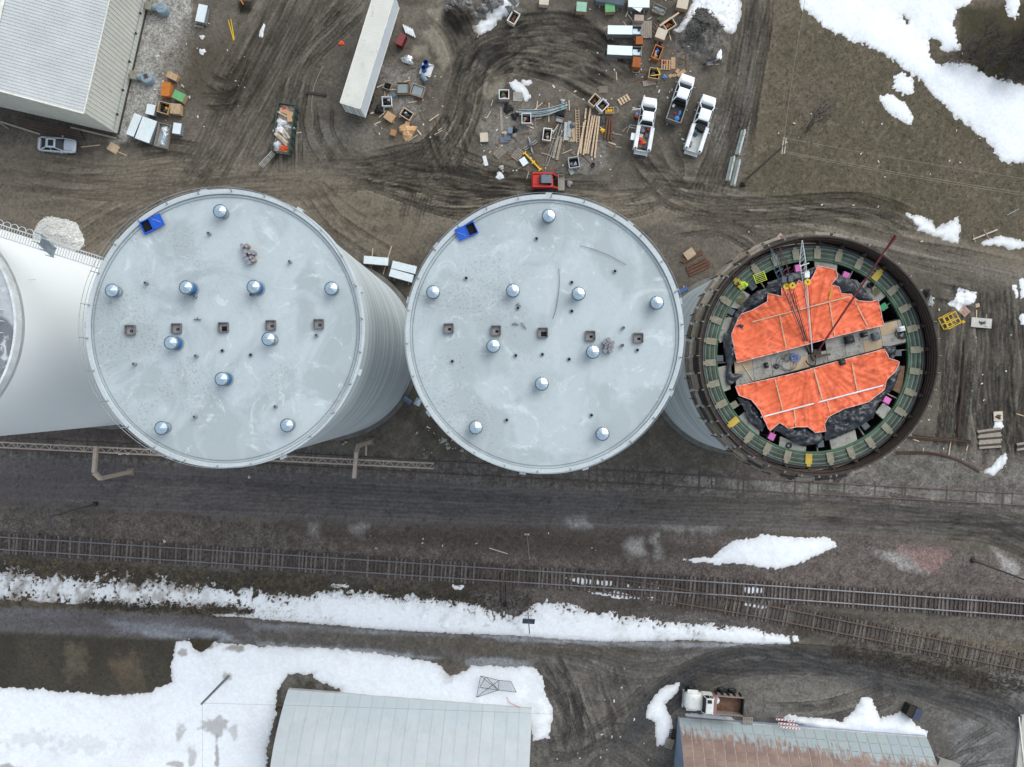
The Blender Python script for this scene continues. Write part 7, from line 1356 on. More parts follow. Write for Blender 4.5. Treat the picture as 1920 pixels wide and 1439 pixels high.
def curved(lab, pts, w_, z, h_=.35):
    p, _ = smooth_path([P(x_, y_, z + h_) for x_, y_ in pts], .25); o = thing('curved_panel', lab, 'curved panel', (*p[0], gtop(*p[0], .4))); mb = MB(); vs = []; fs = []; n = len(p)
    for i in range(n):
        tg = p[min(i + 1, n - 1)] - p[max(i - 1, 0)]; tg /= np.linalg.norm(tg); nr = np.array([-tg[1], tg[0]])
        for o_, zz in ((-w_ / 2, z + .02), (-w_ / 2, z + h_), (-w_ / 2 + .05, z + h_), (-w_ / 2 + .06, z + .10), (w_ / 2 - .06, z + .10), (w_ / 2 - .05, z + h_), (w_ / 2, z + h_), (w_ / 2, z + .02)): q = p[i] + nr * o_ - p[0]; vs.append((q[0], q[1], zz))
    for i in range(n - 1):
        for j in range(8): fs.append((i * 8 + j, i * 8 + (j + 1) % 8, (i + 1) * 8 + (j + 1) % 8, (i + 1) * 8 + j))
    fs += [tuple(range(8)), tuple((n - 1) * 8 + j for j in range(8))[::-1]]; mb.add(vs, fs); mb.build('panel_shell', M('pale_steel_panel', A(176, 188, 192), rough=.5, metal=.3), o)
    for i in range(2, n - 1, 5): q = p[i] - p[0]; MB().box((q[0], q[1], z + .16), (.06, w_ - .12, .10)).build('panel_rib', GALVD, o)
    return o
curved('upper curved pale steel panel lying on sleepers', [(972, 208), (990, 209), (1020, 207), (1045, 201), (1064, 195)], .38, .12); curved('lower curved pale steel panel lying on sleepers', [(974, 212), (1000, 216), (1025, 213), (1046, 206), (1063, 200)], .34, .12)
plank('sleeper under the curved panels, left one', (1008, 190), (1003, 227), .12, .1); plank('sleeper under the curved panels, right one', (1029.5, 193), (1029, 229), .12, .1); plank('tall grey board left of the black scrap heap', (939, 201), (941, 246), .28, .05, WOODG)
lump('black scrap heap left of the curved panels', 953, 203, 9, 9, .35, DARK, 51, 'scrap_heap', 'scrap'); lump('black scrap bag under the left end of the curved panels', 965, 218, 6, 7, .3, DARK, 52, 'scrap_bag', 'bag'); lump('black tangle at the right end of the curved panels', 1051, 213, 9, 7, .4, DARK, 53, 'cable_tangle', 'tangle'); bin_('wire frame below the right end of the curved panels', (1043, 222), (1056, 226), 9, .3, WOODG, [], 'frame', 'wire_rack', slats=True, floor=GALVD); lump('teal and white rag on the right end of the curved panels', 1053, 202, 5, 4, .5, M('teal_rag', A(150, 200, 190), rough=.8), 54, 'rag', 'rag'); lump('clear plastic scrap above the curved panels', 1055, 190, 4, 5, .15, BAGG, 55, 'film_scrap', 'litter')
board('plain brown sheet near the open crates', 1131, 168, 17, 13, 1, M('brown_sheet', A(122, 112, 102), rough=.9), .04); bin_('open tan crate with brown scrap, rotated', (1108, 195), (1122, 179), 14, .9, PALEB, [(0, 0, 1.2, 1.2, WOODB), (.6, .3, .7, .8, BRW)], rim=PALEB); bin_('white framed open crate next to the rotated tan crate', (1123, 204), (1137, 190), 15, .85, PLASTW, [(0, 0, 1.1, 1.1, WOODB)], rim=PLASTW); bin_('small box with yellow bags beside the wire hoop', (1135, 207), (1151, 207), 11, .4, WOOD, [(-.5, 0, 1.2, 1.4, YELC), (.5, 0, 1.2, 1.4, YELC)], 'box', 'small_box'); tag(MB().tube([(*P(1154 + 5 * math.cos(t_), 207 + 6 * math.sin(t_)), gtop(*P(1154, 207), .4) + .1) for t_ in np.linspace(0, 6.28, 14)], .015, 5).build('wire_hoop', GALV), 'thin wire hoop beside the yellow bags', 'wire')
pallet('broken pale pallet left of the leftmost pickup', (1160, 193), (1180, 181), 13, WOOD, n=4)
# --- top right stores
duct('dark blue steel trough cut by the top edge', (1118, -4), (1170, 4), 12, 1.0, DSTEEL); duct('white trough cut by the top edge', (1178, 3), (1218, 4), 20, 1.0); board('tilted white panel under the top edge', 1194, 20, 17, 15, -30, GALVT, .04, 'white_sheet', 'panel', .9); crate('pinkish carton under the tilted white panel', (1190, 33), (1207, 34), 11, .8, M('pinkish_carton', A(176, 158, 148), rough=.9), PALEB, 'carton', 'carton')
bin_('slatted bundle of grey bars near the top', (1225, 12), (1247, 22), 15, .5, WOODG, [(0, .2, 2, .8, GREYC)], 'bundle', 'bar_bundle', slats=True, floor=GREYC); crate('tan box near the snowbank at the top', (1270, 5), (1290, 9), 18, .9, PALEB, TANW, 'box', 'box'); tag(MB().lathe([(.001, 0), (.15, 0), (.19, .4), (.16, .4), (.13, .1), (.001, .1)], 14).build('green_bucket', GREENT, None, (*P(1238, 35, .4), gtop(*P(1238, 35), .3))), 'small green bucket near the slatted bundle', 'bucket')
bin_('tilted brown open crate with a plank across it', (1246, 51), (1264, 39), 17, .8, TANW, [(0, 0, 1.4, 1.2, BRW), (-.5, 0, .6, .8, PALEB)], rim=PALEB); plank('long pale plank across the tilted brown crate', (1237, 49), (1273, 24), .2, .05, WOOD, .85); crate('closed pale box left of the gravel heap', (1231, 60), (1249, 67), 19, .9, PALEB, TANW, 'box', 'box')
for i in range(9): board('deck board in the plank platform behind the upper trough, number %s from left' % ('one', 'two', 'three', 'four', 'five', 'six', 'seven', 'eight', 'nine')[i], 1187.5 + 4 * i, 57, 3.6, 32, 0, WOODG, .08, 'platform_board', 'board', .1)
duct('upper of the two white topped troughs beside the plank platform', (1139.5, 56), (1204, 57), 16, 1.1, openend=True); duct('lower of the two white topped troughs beside the plank platform', (1139, 93), (1204, 96), 17, 1.1, openend=True); pallet('pallet under the upper white topped trough', (1136, 50), (1145, 73), 11, WOODG); pallet('pallet under the lower white topped trough', (1138, 107), (1158, 110), 8, WOODG)
crate('rust brown gearbox crate at the upper trough mouth', (1199, 68), (1199, 83), 13, 1.2, BRW, BRW); crate('rust brown gearbox crate at the lower trough mouth', (1195, 107), (1193, 126), 15, 1.2, BRW, BRW); bin_('low wire tray below the lower gearbox crate', (1187, 132), (1199, 132), 8, .2, GREYC, [], 'tray', 'wire_tray')
bin_('orange crate full of blue and white bags', (1228, 110), (1237, 86), 15, .7, ORW, [(-.6, .2, .9, 1, PALEB), (.1, -.2, .9, 1, NAVY), (.7, .2, .8, 1, BLUEC), (.3, .5, .7, .7, PLASTW)], rim=ORW); lump('navy bag above the orange crate', 1236, 84, 6, 4, .5, NAVY, 61, 'bag', 'bag')
pallet('pallet with flattened cartons below the orange crate', (1239, 121), (1258, 122), 19, CARD, n=4); lump('red rag on the pallet of flattened cartons', 1245, 117, 3, 3, .25, RED, 62, 'rag', 'rag'); board('upright cardboard strip right of the carton pallet', 1262, 119, 8, 22, 0, CARD, .05, 'cardboard_strip', 'cardboard')
bin_('open crate with yellow frame and grey parts', (1217, 136), (1237, 139), 19, .8, TANW, [(-.2, .2, 1.2, 1.2, GREYB), (.5, -.3, .8, .8, WOODB)], rim=TANW); plank('yellow bar across the open crate, upper', (1232, 127), (1238, 140), .09, .06, YEL, .82, 'bar', 'yellow_bar'); plank('yellow bar across the open crate, lower', (1220, 142), (1238, 140), .09, .06, YEL, .82, 'bar', 'yellow_bar'); lump('blue plastic blob beside the yellow framed crate', 1246, 144, 4, 4, .2, BLUEC, 63, 'plastic_blob', 'litter')
for i, (cx_, cy_, l_, w_, an) in enumerate(((1257, 143, 7, 6, 35), (1264, 142, 7, 6, 20), (1277, 138, 18, 7, 35), (1270, 134, 8, 6, 60))): board('flattened carton near the middle pickup, %s' % ('leftmost small one', 'second small one', 'long one', 'upper small one')[i], cx_, cy_, l_, w_, an, CARD, .03, 'flat_carton', 'carton', .02 + .02 * i)
board('pinkish flat carton below the yellow framed crate', 1217, 156, 24, 10, 10, M('pinkish_carton', A(176, 158, 148), rough=.9), .06, 'flat_carton', 'carton'); 
for lab, a_, b_ in (('short lath between pallet and leftmost pickup, left', (1167, 247), (1176, 238)), ('short lath between pallet and leftmost pickup, right', (1176, 249), (1180, 236)), ('short lath below the rusty pipes', (1153, 275), (1166, 277)), ('lath right of the rusty pipes', (1149, 250), (1167, 254))): plank(lab, a_, b_, .12, .05, WOODG)
# wheelbarrow
x, y = P(1332, 119, .5); wbw = thing('wheelbarrow', 'blue grey wheelbarrow below the gravel heap', 'wheelbarrow', (x, y, gtop(x, y, .4)), .1); MB().add([(-.35, -.28, .3), (.35, -.28, .3), (.35, .28, .3), (-.35, .28, .3), (-.5, -.38, .65), (.48, -.38, .65), (.48, .38, .65), (-.5, .38, .65)], [(0, 3, 2, 1), (0, 1, 5, 4), (1, 2, 6, 5), (2, 3, 7, 6), (3, 0, 4, 7)]).build('tray', SLATE, wbw); w_ = wheel(wbw, -.6, 0, .19, .1)
for s_ in (-1, 1): MB().bar((-.6, s_ * .06, .2), (1.0, s_ * .3, .6), .05).bar((.3, s_ * .25, .35), (.35, s_ * .28, 0), .04).build('handle', WOOD, wbw)
lump('snow scrap beside the wheelbarrow', 1347, 104, 5, 12, .15, SNOW, 64, 'snow_scrap', 'snow', -10)
# concrete barriers
for lab, a_, b_ in (('long concrete barrier nearest the lawn, upper one', (1398, 242), (1386, 287)), ('long concrete barrier of the lower pair, left one', (1378, 292), (1368, 337)), ('long concrete barrier of the lower pair, right one', (1388, 299), (1377, 346))):
    x, y, L, W, an = span(a_, b_, 8, .8); o = thing('concrete_barrier', lab, 'barrier', (x, y, gtop(x, y, .5) - .02), an, 'concrete barriers by the lawn'); mb = MB(); pr = ((-.30, 0), (-.30, .15), (-.12, .40), (-.08, .8), (.08, .8), (.12, .40), (.30, .15), (.30, 0)); n = 8; mb.add([(e * L / 2, yy, zz) for e in (-1, 1) for yy, zz in pr], [tuple(range(8)), tuple(range(15, 7, -1))] + [(i, 8 + i, 8 + (i + 1) % 8, (i + 1) % 8) for i in range(8)]); mb.build('barrier_body', M('barrier_concrete', A(186, 192, 188), rough=.85, var=.12, scale=2), o); MB().tube([(-L / 4, 0, .78), (-L / 4 + .05, 0, .9), (-L / 4 + .15, 0, .78)], .02, 5).build('lifting_loop', RUST, o)
# --- lower store: timber, plates, small things
for i, (a_, b_) in enumerate((((1099, 203), (1097, 223)), ((1098, 225), (1083, 292)), ((1107.5, 202), (1094, 291)), ((1111, 217), (1098, 288)), ((1115.5, 216), (1102, 288)), ((1120, 217.5), (1109, 293)), ((1124, 218), (1115, 297)), ((1095, 229), (1088.5, 288)))):
    plank('pale squared timber in the row of posts, %s' % ('short top left', 'far left long', 'tallest', 'fourth from left', 'fifth from left', 'second from right', 'rightmost', 'second from left')[i], a_, b_, .20, .18, WOOD, .1, 'timber', 'squared_timber')
for i, (a_, b_) in enumerate((((1140, 219), (1134, 260)), ((1144, 220), (1140, 263)), ((1148, 221), (1146, 263)))): plank('rusty pipe right of the pale timbers, %s' % ('left', 'middle', 'right')[i], a_, b_, .22, .2, RUSTB, .03, 'pipe', 'rusty_pipe')
lump('dark sack between timbers and rusty pipes', 1129, 226, 6, 10, .3, M('charcoal_sack', A(70, 72, 74), rough=.7), 71, 'sack', 'sack'); lump('yellow and black scrap beside the timbers', 1131, 245, 6, 4, .2, YELC, 72, 'scrap', 'scrap'); plank('cross lath under the pale timbers', (1086, 237), (1127, 238), .1, .08, WOODG); plank('lower cross lath under the pale timbers', (1100, 263), (1128, 265), .1, .08, WOODG)
ld = thing('ladder', 'pale wooden ladder lying left of the timbers', 'ladder', (*P(1083, 237, .1), gtop(*P(1083, 237), .5) + .1), R(91.5)); LL = 63 / SG
for s_ in (-1, 1): MB().bar((-LL / 2, s_ * .2, .05), (LL / 2, s_ * .2, .05), .06, .09).build('ladder_rail', WOOD, ld)
for k in range(13): MB().bar((-LL / 2 + .2 + k * (LL - .4) / 12, -.2, .05), (-LL / 2 + .2 + k * (LL - .4) / 12, .2, .05), .05).build('ladder_rung', WOOD, ld)
board('plywood sheet under the wooden ladder', 1074, 248, 17, 36, 0, PLYT, .04); board('tall grey steel plate left of the plywood sheet', 1062, 247, 9, 34, -3, GREYC, .12, 'steel_plate', 'plate'); board('second grey steel plate left of the plywood sheet', 1067, 243, 6, 30, -3, GALVD, .2, 'steel_plate', 'plate'); lump('dark machine part on the plywood sheet', 1072, 236, 6, 6, .3, GREYB, 73, 'machine_part', 'part')
for lab, a_, b_, wd, mt in (('thick grey beam below the plates, left', (1047, 255), (1037, 297), .3, WOODG), ('thick grey beam below the plates, right', (1053, 257), (1044, 300), .3, WOODG), ('thin long pole leaning left of the beams', (1045, 240), (1023, 306), .07, WOODG), ('second thin pole left of the beams', (1053, 233), (1026, 312), .07, GALVD), ('slanting stick near the plates', (1060, 237), (1047, 262), .08, WOODG), ('cross stick under the grey beams', (1015, 287), (1048, 297), .12, WOODG), ('stick beside the white open crate', (1032, 259), (1050, 262), .1, WOODG)): plank(lab, a_, b_, wd, .14 if wd > .2 else .06, mt, .04)
bin_('white open crate left of the steel plates', (1018, 251), (1034, 253), 22, .7, PALEB, [(0, .1, 1, 1, WOODB), (.3, -.4, .7, .6, PLASTW)], rim=PLASTW)
js = thing('jack_frame', 'cross shaped steel jack frame above the yellow boom', 'frame', (*P(995, 272, .3), gtop(*P(995, 272), .5)), .6)
for an in (0, 1.2): MB().box((0, .12, .15), (1.9, .07, .14), an).box((0, -.12, .15), (1.9, .07, .14), an).build('frame_arm', GREYC, js)
MB().box((0, 0, .3), (.45, .45, .3)).build('jack_head', GREYB, js); MB().tube([(0, 0, .3), (0, 0, .6)], .07, 8).build('jack_screw', CHROME, js)
yb_ = thing('spreader_boom', 'yellow steel spreader boom pointing at the red loader', 'boom', (*P(983, 286, .3), gtop(*P(983, 286), .5)), 0); e = Vector(P(1014, 319, .3)) - Vector(P(983, 286, .3)); e3 = Vector((e.x, e.y, 0)); n3_ = Vector((-e.y, e.x, 0)).normalized()
MB().bar((0, 0, .2), e3 + Vector((0, 0, .2)), .16, .2).build('boom_tube', YEL, yb_)
for f in (0.02, .55, .97): MB().bar(e3 * f - n3_ * .25 + Vector((0, 0, .2)), e3 * f + n3_ * .25 + Vector((0, 0, .2)), .14).build('boom_lug', YEL, yb_)
pallet('weathered pallet near the paper scraps', (929, 294), (943, 280), 15, WOODG, n=7); pallet('weathered pallet left of the yellow boom, larger one', (964, 299), (978, 281), 16, WOODG, n=6); plank('stick under the larger weathered pallet', (961, 296), (998, 288), .08, .04, WOODG); crate('silver box left of the yellow boom', (978, 297), (986, 309), 12, .5, GALVT, GALV, 'box', 'silver_box'); plank('thin lath below the silver box', (970, 318), (982, 311), .06, .04)
board('white plastic scrap left of the weathered pallet', 910, 302, 7, 19, 15, BAGW, .06, 'plastic_scrap', 'litter'); lump('round pale stone below the plastic scrap', 940, 314, 4.5, 4.5, .2, M('pale_stone', A(178, 174, 164), rough=.9), 74, 'pale_stone', 'stone'); lump('white broken board scraps near the loader', 937, 330, 8, 7, .1, BAGW, 75, 'board_scraps', 'litter')
crate('half white half blue box near the left edge of the store', (907, 249), (908, 266), 15, .5, PALEB, BARG, 'box', 'two_tone_box'); board('grey steel sheet pile near the two tone box, lower', 946, 263, 17, 10, 5, SLATE, .1, 'steel_sheet', 'sheet'); board('grey steel sheet pile near the two tone box, upper', 951, 258, 12, 12, 5, SLATE, .16, 'steel_sheet', 'sheet'); crate('small blue grey chest above the steel sheets', (957, 239), (956, 250), 9, .5, BARG, BARG, 'chest', 'chest'); lump('black bag right of the blue grey chest', 965, 243, 5, 6, .35, DARK, 76, 'bag', 'bag'); lump('white stones heap beside the blue grey chest', 947, 250, 6, 4, .25, PALEB, 77, 'stone_heap', 'stones'); lump('brown scrap below the blue grey chest', 964, 254, 5, 4, .2, WOODG, 78, 'scrap', 'scrap')
bin_('grey steel bin of scrap right of the red loader', (1066, 306), (1086, 303), 19, .8, GREYC, [(0, .2, 1.1, 1, DARK), (.5, -.2, .9, .8, PLASTW), (-.6, 0, .7, .7, GALV)], 'bin', 'steel_bin', rim=GREYC); board('bent grey plate under the steel bin', 1071, 322, 8, 12, 30, GREYC, .1, 'steel_plate', 'plate'); barrel('small dark red drum in the grit', 1112, 309, M('oxide_drum', A(84, 50, 48), rough=.7), .24, .4, None, True); lump('pale stone heap at the loader bucket', 1068, 343, 5, 6, .25, M('bag_stone', A(160, 160, 158), rough=.9), 79, 'stone_heap', 'stones')
# scattered small litter so the ground is not bare
r_ = random.Random(77); LIT_M = [BAGW, WOOD, PALEB, CARD, GREYC]; words_ = ('near the timbers', 'near the tubs', 'near the pickups', 'near the trailer', 'near the troughs')
cl = MB(); cl2 = MB(); cl3 = MB()
zones_ = [(900, 1160, 160, 330, 120), (690, 830, 120, 270, 60), (1180, 1340, 110, 300, 60), (1100, 1300, 0, 160, 70), (280, 460, 20, 260, 50), (1700, 1900, 540, 880, 70), (780, 860, 780, 860, 30), (1400, 1900, 200, 460, 60), (600, 1200, 1000, 1040, 30), (1030, 1250, 1250, 1430, 40)]
for x0, x1, y0, y1, n in zones_:
    for i in range(int(n * .6)):
        px, py = r_.uniform(x0, x1), r_.uniform(y0, y1); x, y = P(px, py); mb = (cl, cl2, cl3)[r_.randrange(3)]; s_ = r_.uniform(.05, .16); mb.box((x, y, gz(x, y) + .04), (s_ * r_.uniform(1, 3), s_, .05), r_.uniform(0, 3))
for x0, x1, y0, y1, n in ((905, 1150, 190, 330, 70), (700, 830, 120, 260, 35), (1150, 1290, 20, 160, 40)):
    for i in range(n):
        x, y = P(r_.uniform(x0, x1), r_.uniform(y0, y1)); (cl3 if r_.random() < .7 else cl).box((x, y, gz(x, y) + .05), (r_.uniform(.4, 1.5), r_.uniform(.06, .14), .06), r_.uniform(0, 3))
for mb, mt, lab in ((cl, PALEB, 'pale chips and offcuts scattered over the yard'), (cl2, BAGW, 'white paper crumbs scattered over the yard'), (cl3, WOODB, 'brown wood scraps scattered over the yard')): tag(mb.build('yard_litter', mt), lab, 'litter', kind='stuff')
# --- between and around the silos
duct('galvanised trough between the finished silos, left one', (682, 487), (728, 491), 14, 1.2); duct('galvanised trough between the finished silos, upper right one', (735, 496), (780, 507), 14, 1.2); duct('galvanised trough between the finished silos, lower right one', (731, 511), (774, 523), 14, 1.2)
plank('long bearer under the left trough between the silos, left', (699, 466), (696, 505), .12, .1); plank('long bearer under the left trough between the silos, right', (734, 462), (718, 515), .12, .1)
for i, (px, py, s_) in enumerate(((832, 826, 6), (838, 833, 4), (840, 840, 4.5), (866, 845, 4), (826, 830, 3), (648, 829, 3), (643, 833, 2.5))): lump('pale broken concrete lump between the silos, %s' % ('biggest', 'below the biggest', 'pointed lowest', 'lone right one', 'small left one', 'tiny one by the left silo', 'tiniest one by the left silo')[i], px, py, s_, s_ * .8, .3, M('pale_stone', A(178, 174, 164)), 80 + i, 'concrete_lump', 'rubble')
board('plywood sheet on rusty beams left of the forms', 1292, 477, 20, 16, 35, PLYT, .04, 'plywood_sheet', 'plywood', .25)
for i in range(6): plank('rusty channel beam left of the forms, %s' % ('top', 'second', 'third', 'fourth', 'fifth', 'lowest')[i], ((1276, 491), (1281, 493), (1287, 502), (1288, 507), (1291, 512), (1293, 517))[i], ((1316, 470), (1318, 474), (1324, 483), (1328, 488), (1332, 493), (1333, 498))[i], .24, .18, RUSTB, .02, 'beam', 'channel_beam')
o = MB().prism([P(1449, 452, .1), P(1463, 437, .1), P(1477, 448, .1), P(1470, 456, .1)], .05, .14).build('pink_board', M('pinkish_board', A(176, 150, 142), rough=.9)); tag(o, 'pinkish board poking out behind the rim of the forms', 'board')
o = duct('small blue trough between middle silo and the forms', (1272, 548), (1290, 540), 7, .7, M('blue_lid', A(70, 100, 150), rough=.5))
# --- right of the forms
cg = thing('yellow_cage', 'yellow steel cage frame right of the forms', 'cage', (*P(1784, 601, .9), gtop(*P(1784, 601), .8)), R(28)); 
for xx in (-.85, -.2, .85):
    for zz in (.05, 1.0): MB().bar((xx, -.75, zz), (xx, .75, zz), .08).build('cage_beam', YEL, cg)
for yy in (-.75, -.1, .75):
    for zz in (.05, 1.0): MB().bar((-.85, yy, zz), (.85, yy, zz), .08).build('cage_beam', YEL, cg)
for xx in (-.85, .85):
    for yy in (-.75, .75): MB().bar((xx, yy, 0), (xx, yy, 1.05), .08).build('cage_post', YEL, cg)
lump('small yellow fitting beside the yellow cage', 1807, 604, 3, 3, .15, YELC, 90, 'fitting', 'fitting'); pallet('pale pallet above the yellow cage', (1804, 578), (1815, 590), 15, M('pink_wood', A(196, 162, 146), rough=.85), n=6); board('small tan board above the white plank table', 1833, 573, 9, 7, 15, PLYT, .04)
board('white plank table right of the yellow cage', 1838, 606, 38, 18, -5, M('white_board', A(196, 192, 184), rough=.8, var=.1), .12, 'plank_table', 'table', .25); lump('grey scrap on the white plank table', 1842, 606, 10, 5, .5, GREYB, 91, 'scrap', 'scrap'); lump('white rag on the white plank table', 1848, 611, 5, 3, .48, BAGW, 92, 'rag', 'rag'); plank('upright pole by the plank table, left', (1833, 581), (1832, 597), .12, .06); plank('upright pole by the plank table, right', (1851, 589), (1850, 598), .08, .05, WOODG)
lump('black and white rubble against the forms, right side', 1739, 549, 6, 8, .4, DARK, 93, 'rubble', 'rubble'); lump('pale plastic sack against the forms, right side', 1746, 566, 5, 9, .3, BAGG, 94, 'sack', 'sack')
board('square pale plate with rusty middle right of the forms', 1872, 781, 17, 18, 3, PALEB, .1, 'square_plate', 'plate'); lump('round rusty coil on the square pale plate', 1873, 782, 6, 5, .2, RUST, 95, 'rusty_coil', 'coil')
for i in range(9): plank('old dark timber in the pile at the right edge, %s from top' % ('first', 'second', 'third', 'fourth', 'fifth', 'sixth', 'seventh', 'eighth', 'ninth')[i], (1834 + (i % 3), 808 + 4.0 * i + (2 if i < 3 else 0)), (1878 + 2 * (i % 2), 804 + 4.2 * i), .26, .22, (WOODG, RUSTD, WOODG)[i % 3], .02, 'timber', 'old_timber')
for i in range(3): plank('short grey timber at the right edge, %s' % ('top', 'middle', 'bottom')[i], (1908, 834 + 5 * i), (1930, 830 + 5 * i), .26, .2, (WOODG, RUSTD, WOODG)[i], .02, 'timber', 'old_timber')
def rebar(lab, pts, n, spread, seed):
    o = thing('rebar_bundle', lab, 'rebar', (*P(*pts[0]), 0)); r2 = random.Random(seed); b0 = P(*pts[0])
    for i in range(n):
        o1 = r2.gauss(0, spread); o2 = r2.gauss(0, spread); q, _ = smooth_path([P(x_ + o2 * .3, y_ + o1 + (o2 - o1) * k / (len(pts) - 1)) for k, (x_, y_) in enumerate(pts)], .5); MB().tube([(v[0] - b0[0], v[1] - b0[1], max(.05, gz(v[0], v[1]) + .06) + .008 * i) for v in q], .03, 4).build('bar', (RUST, RUSTB, RUSTD)[i % 3], o)
rebar('loose rusty rebar bundle below the forms, upper one', [(1700, 818), (1740, 822), (1790, 826), (1820, 830)], 12, 3.2, 1); rebar('curved rusty rebar bundle below the forms, lower one', [(1680, 848), (1740, 850), (1790, 862), (1836, 886)], 9, 2.0, 2); rebar('straight rusty rebar lying up and down right of the forms', [(1808, 640), (1806, 700), (1800, 770), (1796, 815)], 9, 3.0, 3)
for i, (a_, b_) in enumerate((((1784, 828), (1779, 855)), ((1815, 834), (1812, 845)), ((1731, 840), (1731, 850)), ((1712, 824), (1723, 828)))): plank('pale bearer under the rebar, %s' % ('longest', 'right', 'left', 'flat one')[i], a_, b_, .12, .08)
plank('white lath at the right edge above the timbers', (1906, 776), (1922, 781), .1, .06); plank('fallen pale post of the crossed stakes', (1825, 449), (1870, 431), .16, .12, PALEB, .1, 'post', 'fallen_post'); plank('grey cross stake, left of the fallen post', (1825, 440), (1829, 455), .10, .08, WOODG, .0, 'stake', 'stake'); plank('grey cross stake over the fallen post', (1845, 431), (1856, 449), .10, .08, WOODG, .22, 'stake', 'stake'); plank('thin grey rail in the lawn at the right edge', (1888, 404), (1910, 392), .06, .04, GALVD, .02, 'rail', 'lawn_rail')
plank('thin white lath on the ballast below the road', (917, 1028), (952, 1039), .10, .05, PALEB); lump('white pebble sack on the dark road', 467, 895, 2.2, 3, .15, PALEB, 96, 'pebble', 'stone'); lump('white stone on the ballast near the main line', 308, 1016, 2.2, 3, .12, PALEB, 97, 'pebble', 'stone')
# white gravel heap by the catwalk
def heap(lab, cx_, cy_, rx, ry, h_, mt, seed, rough_=.06, name='gravel_heap'):
    r2 = np.random.default_rng(seed); n = 56; m = 40; vs = []; fs = []; x0, y0 = P(cx_, cy_)
    for j in range(m + 1):
        f = j / m
        for i in range(n):
            a = 2 * PI * i / n; k = 1 + .08 * math.sin(2 * a + seed) + .05 * math.sin(5 * a + 1.3 * seed); z = h_ * (1 - f) ** .85 * (1 + .15 * math.sin(3 * a + 4 * f)) + r2.normal(0, rough_) * (0 if j in (m,) else 1); vs.append((x0 + rx / SG * k * f * math.cos(a) + r2.normal(0, .02), y0 + ry / SG * k * f * math.sin(a) + r2.normal(0, .02), max(z, -.05) if j < m else -.08))
    for j in range(m):
        for i in range(n): i2 = (i + 1) % n; fs.append((j * n + i, (j + 1) * n + i, (j + 1) * n + i2, j * n + i2))
    o = MB().add(vs, fs).build(name, mt); st = MB(); ra = random.Random(seed)
    for i in range(1500):
        k = ra.randrange(n * m); v = vs[k]; s_ = ra.uniform(.06, .16); st.box((v[0] + ra.gauss(0, .08), v[1] + ra.gauss(0, .08), v[2] + .03), (s_, s_ * ra.uniform(.6, 1.2), s_ * .8), ra.uniform(0, 3))
    q = st.build('loose_stones', mt, o); q['kind'] = 'stuff'
    return tag(o, lab, 'gravel heap')
heap('heap of white crushed stone beside the catwalk', 110, 443, 47, 36, .9, M('white_crushed_stone', A(222, 221, 216), rough=.9, var=.14, scale=7, fine=16, fvar=.22), 3, .03); heap('heap of dark grey gravel beside the snowbank', 1313, 55, 46, 36, 1.6, M('grey_gravel', A(96, 93, 90), rough=.95, var=.3, scale=5, fine=14, fvar=.35), 5, .05)
for i, (px, py, s_) in enumerate(((872, 8, 12), (905, 18, 10), (930, 8, 14), (850, 6, 9), (958, 18, 9), (962, 2, 12), (890, 30, 7), (840, 18, 7), (915, 2, 9))): lump('grey ash rubble chunk at the top, %s' % ('large left', 'beside the snow strip', 'large middle', 'upper left', 'right of the snow strip', 'upper right', 'low middle', 'lower left', 'top middle')[i], px, py, s_, s_ * .7, .5, M('ash_rubble', A(132, 130, 127), rough=.95, var=.3, scale=3, fvar=.25), 100 + i, 'rubble_chunk', 'rubble')
# ------------------------------------------------------------------ poles, wires, signs
POLE = M('weathered_pole', A(112, 104, 98), rough=.9, var=.15, scale=2); POLED = M('dark_steel_pole', A(92, 98, 102), rough=.6, metal=.3); WIRE = M('wire_grey', A(150, 140, 128), rough=.6)
def wire(lab, p, q, sag, r_=.02, n=24):
    p, q = Vector(p), Vector(q); tag(MB().tube([p.lerp(q, i / n) - Vector((0, 0, sag * 4 * (i / n) * (1 - i / n))) for i in range(n + 1)], r_, 4).build('overhead_wire', WIRE), lab, 'wire')
up = thing('utility_pole', 'tall wooden utility pole with twin crossarms beside the lawn', 'utility pole', (*P(1403, 333), 0)); ux, uy = P(1403, 333); UH = 11.8
MB().tube([(0, 0, 0), (0, 0, UH)], .17, 10, r2=.11).build('pole_shaft', POLE, up)
for dx in (-.13, .13):
    MB().box((dx, 0, UH - .4), (.12, 1.75, .14)).build('crossarm', M('crossarm_pale', A(186, 176, 156), rough=.85), up, (0, 0, 0), -.12)
for yy in (-.75, .75): MB().lathe([(.06, 0), (.08, .06), (.05, .16), (.001, .18)], 8).build('insulator', PLASTW, up, (0, yy, UH - .33))
MB().tube([(.3, -.1, UH - 1.6), (.3, -.1, UH - .9)], .16, 10).build('transformer_can', GREYB, up)
tip = lambda dy, dx=0: (ux + dx, uy + dy, UH - .15)
wire('upper overhead wire crossing the lawn to the right', tip(.75), (*P(1990, 345, 11.2), 11.2), .5); wire('middle overhead wire crossing the lawn to the right', tip(-.65), (*P(1990, 372, 11.2), 11.2), .6, .025); wire('lower overhead wire crossing the lawn to the right', tip(-.8), (*P(1990, 376, 11.0), 11.0), .7, .025); wire('overhead wire running up to the top edge along the lawn', tip(.5, -.1), (*P(1520, -60, 11.2), 11.2), .4)
lump('black stump at the foot of the utility pole', 1393, 346, 5, 5, .35, DARK, 130, 'stump', 'stump')
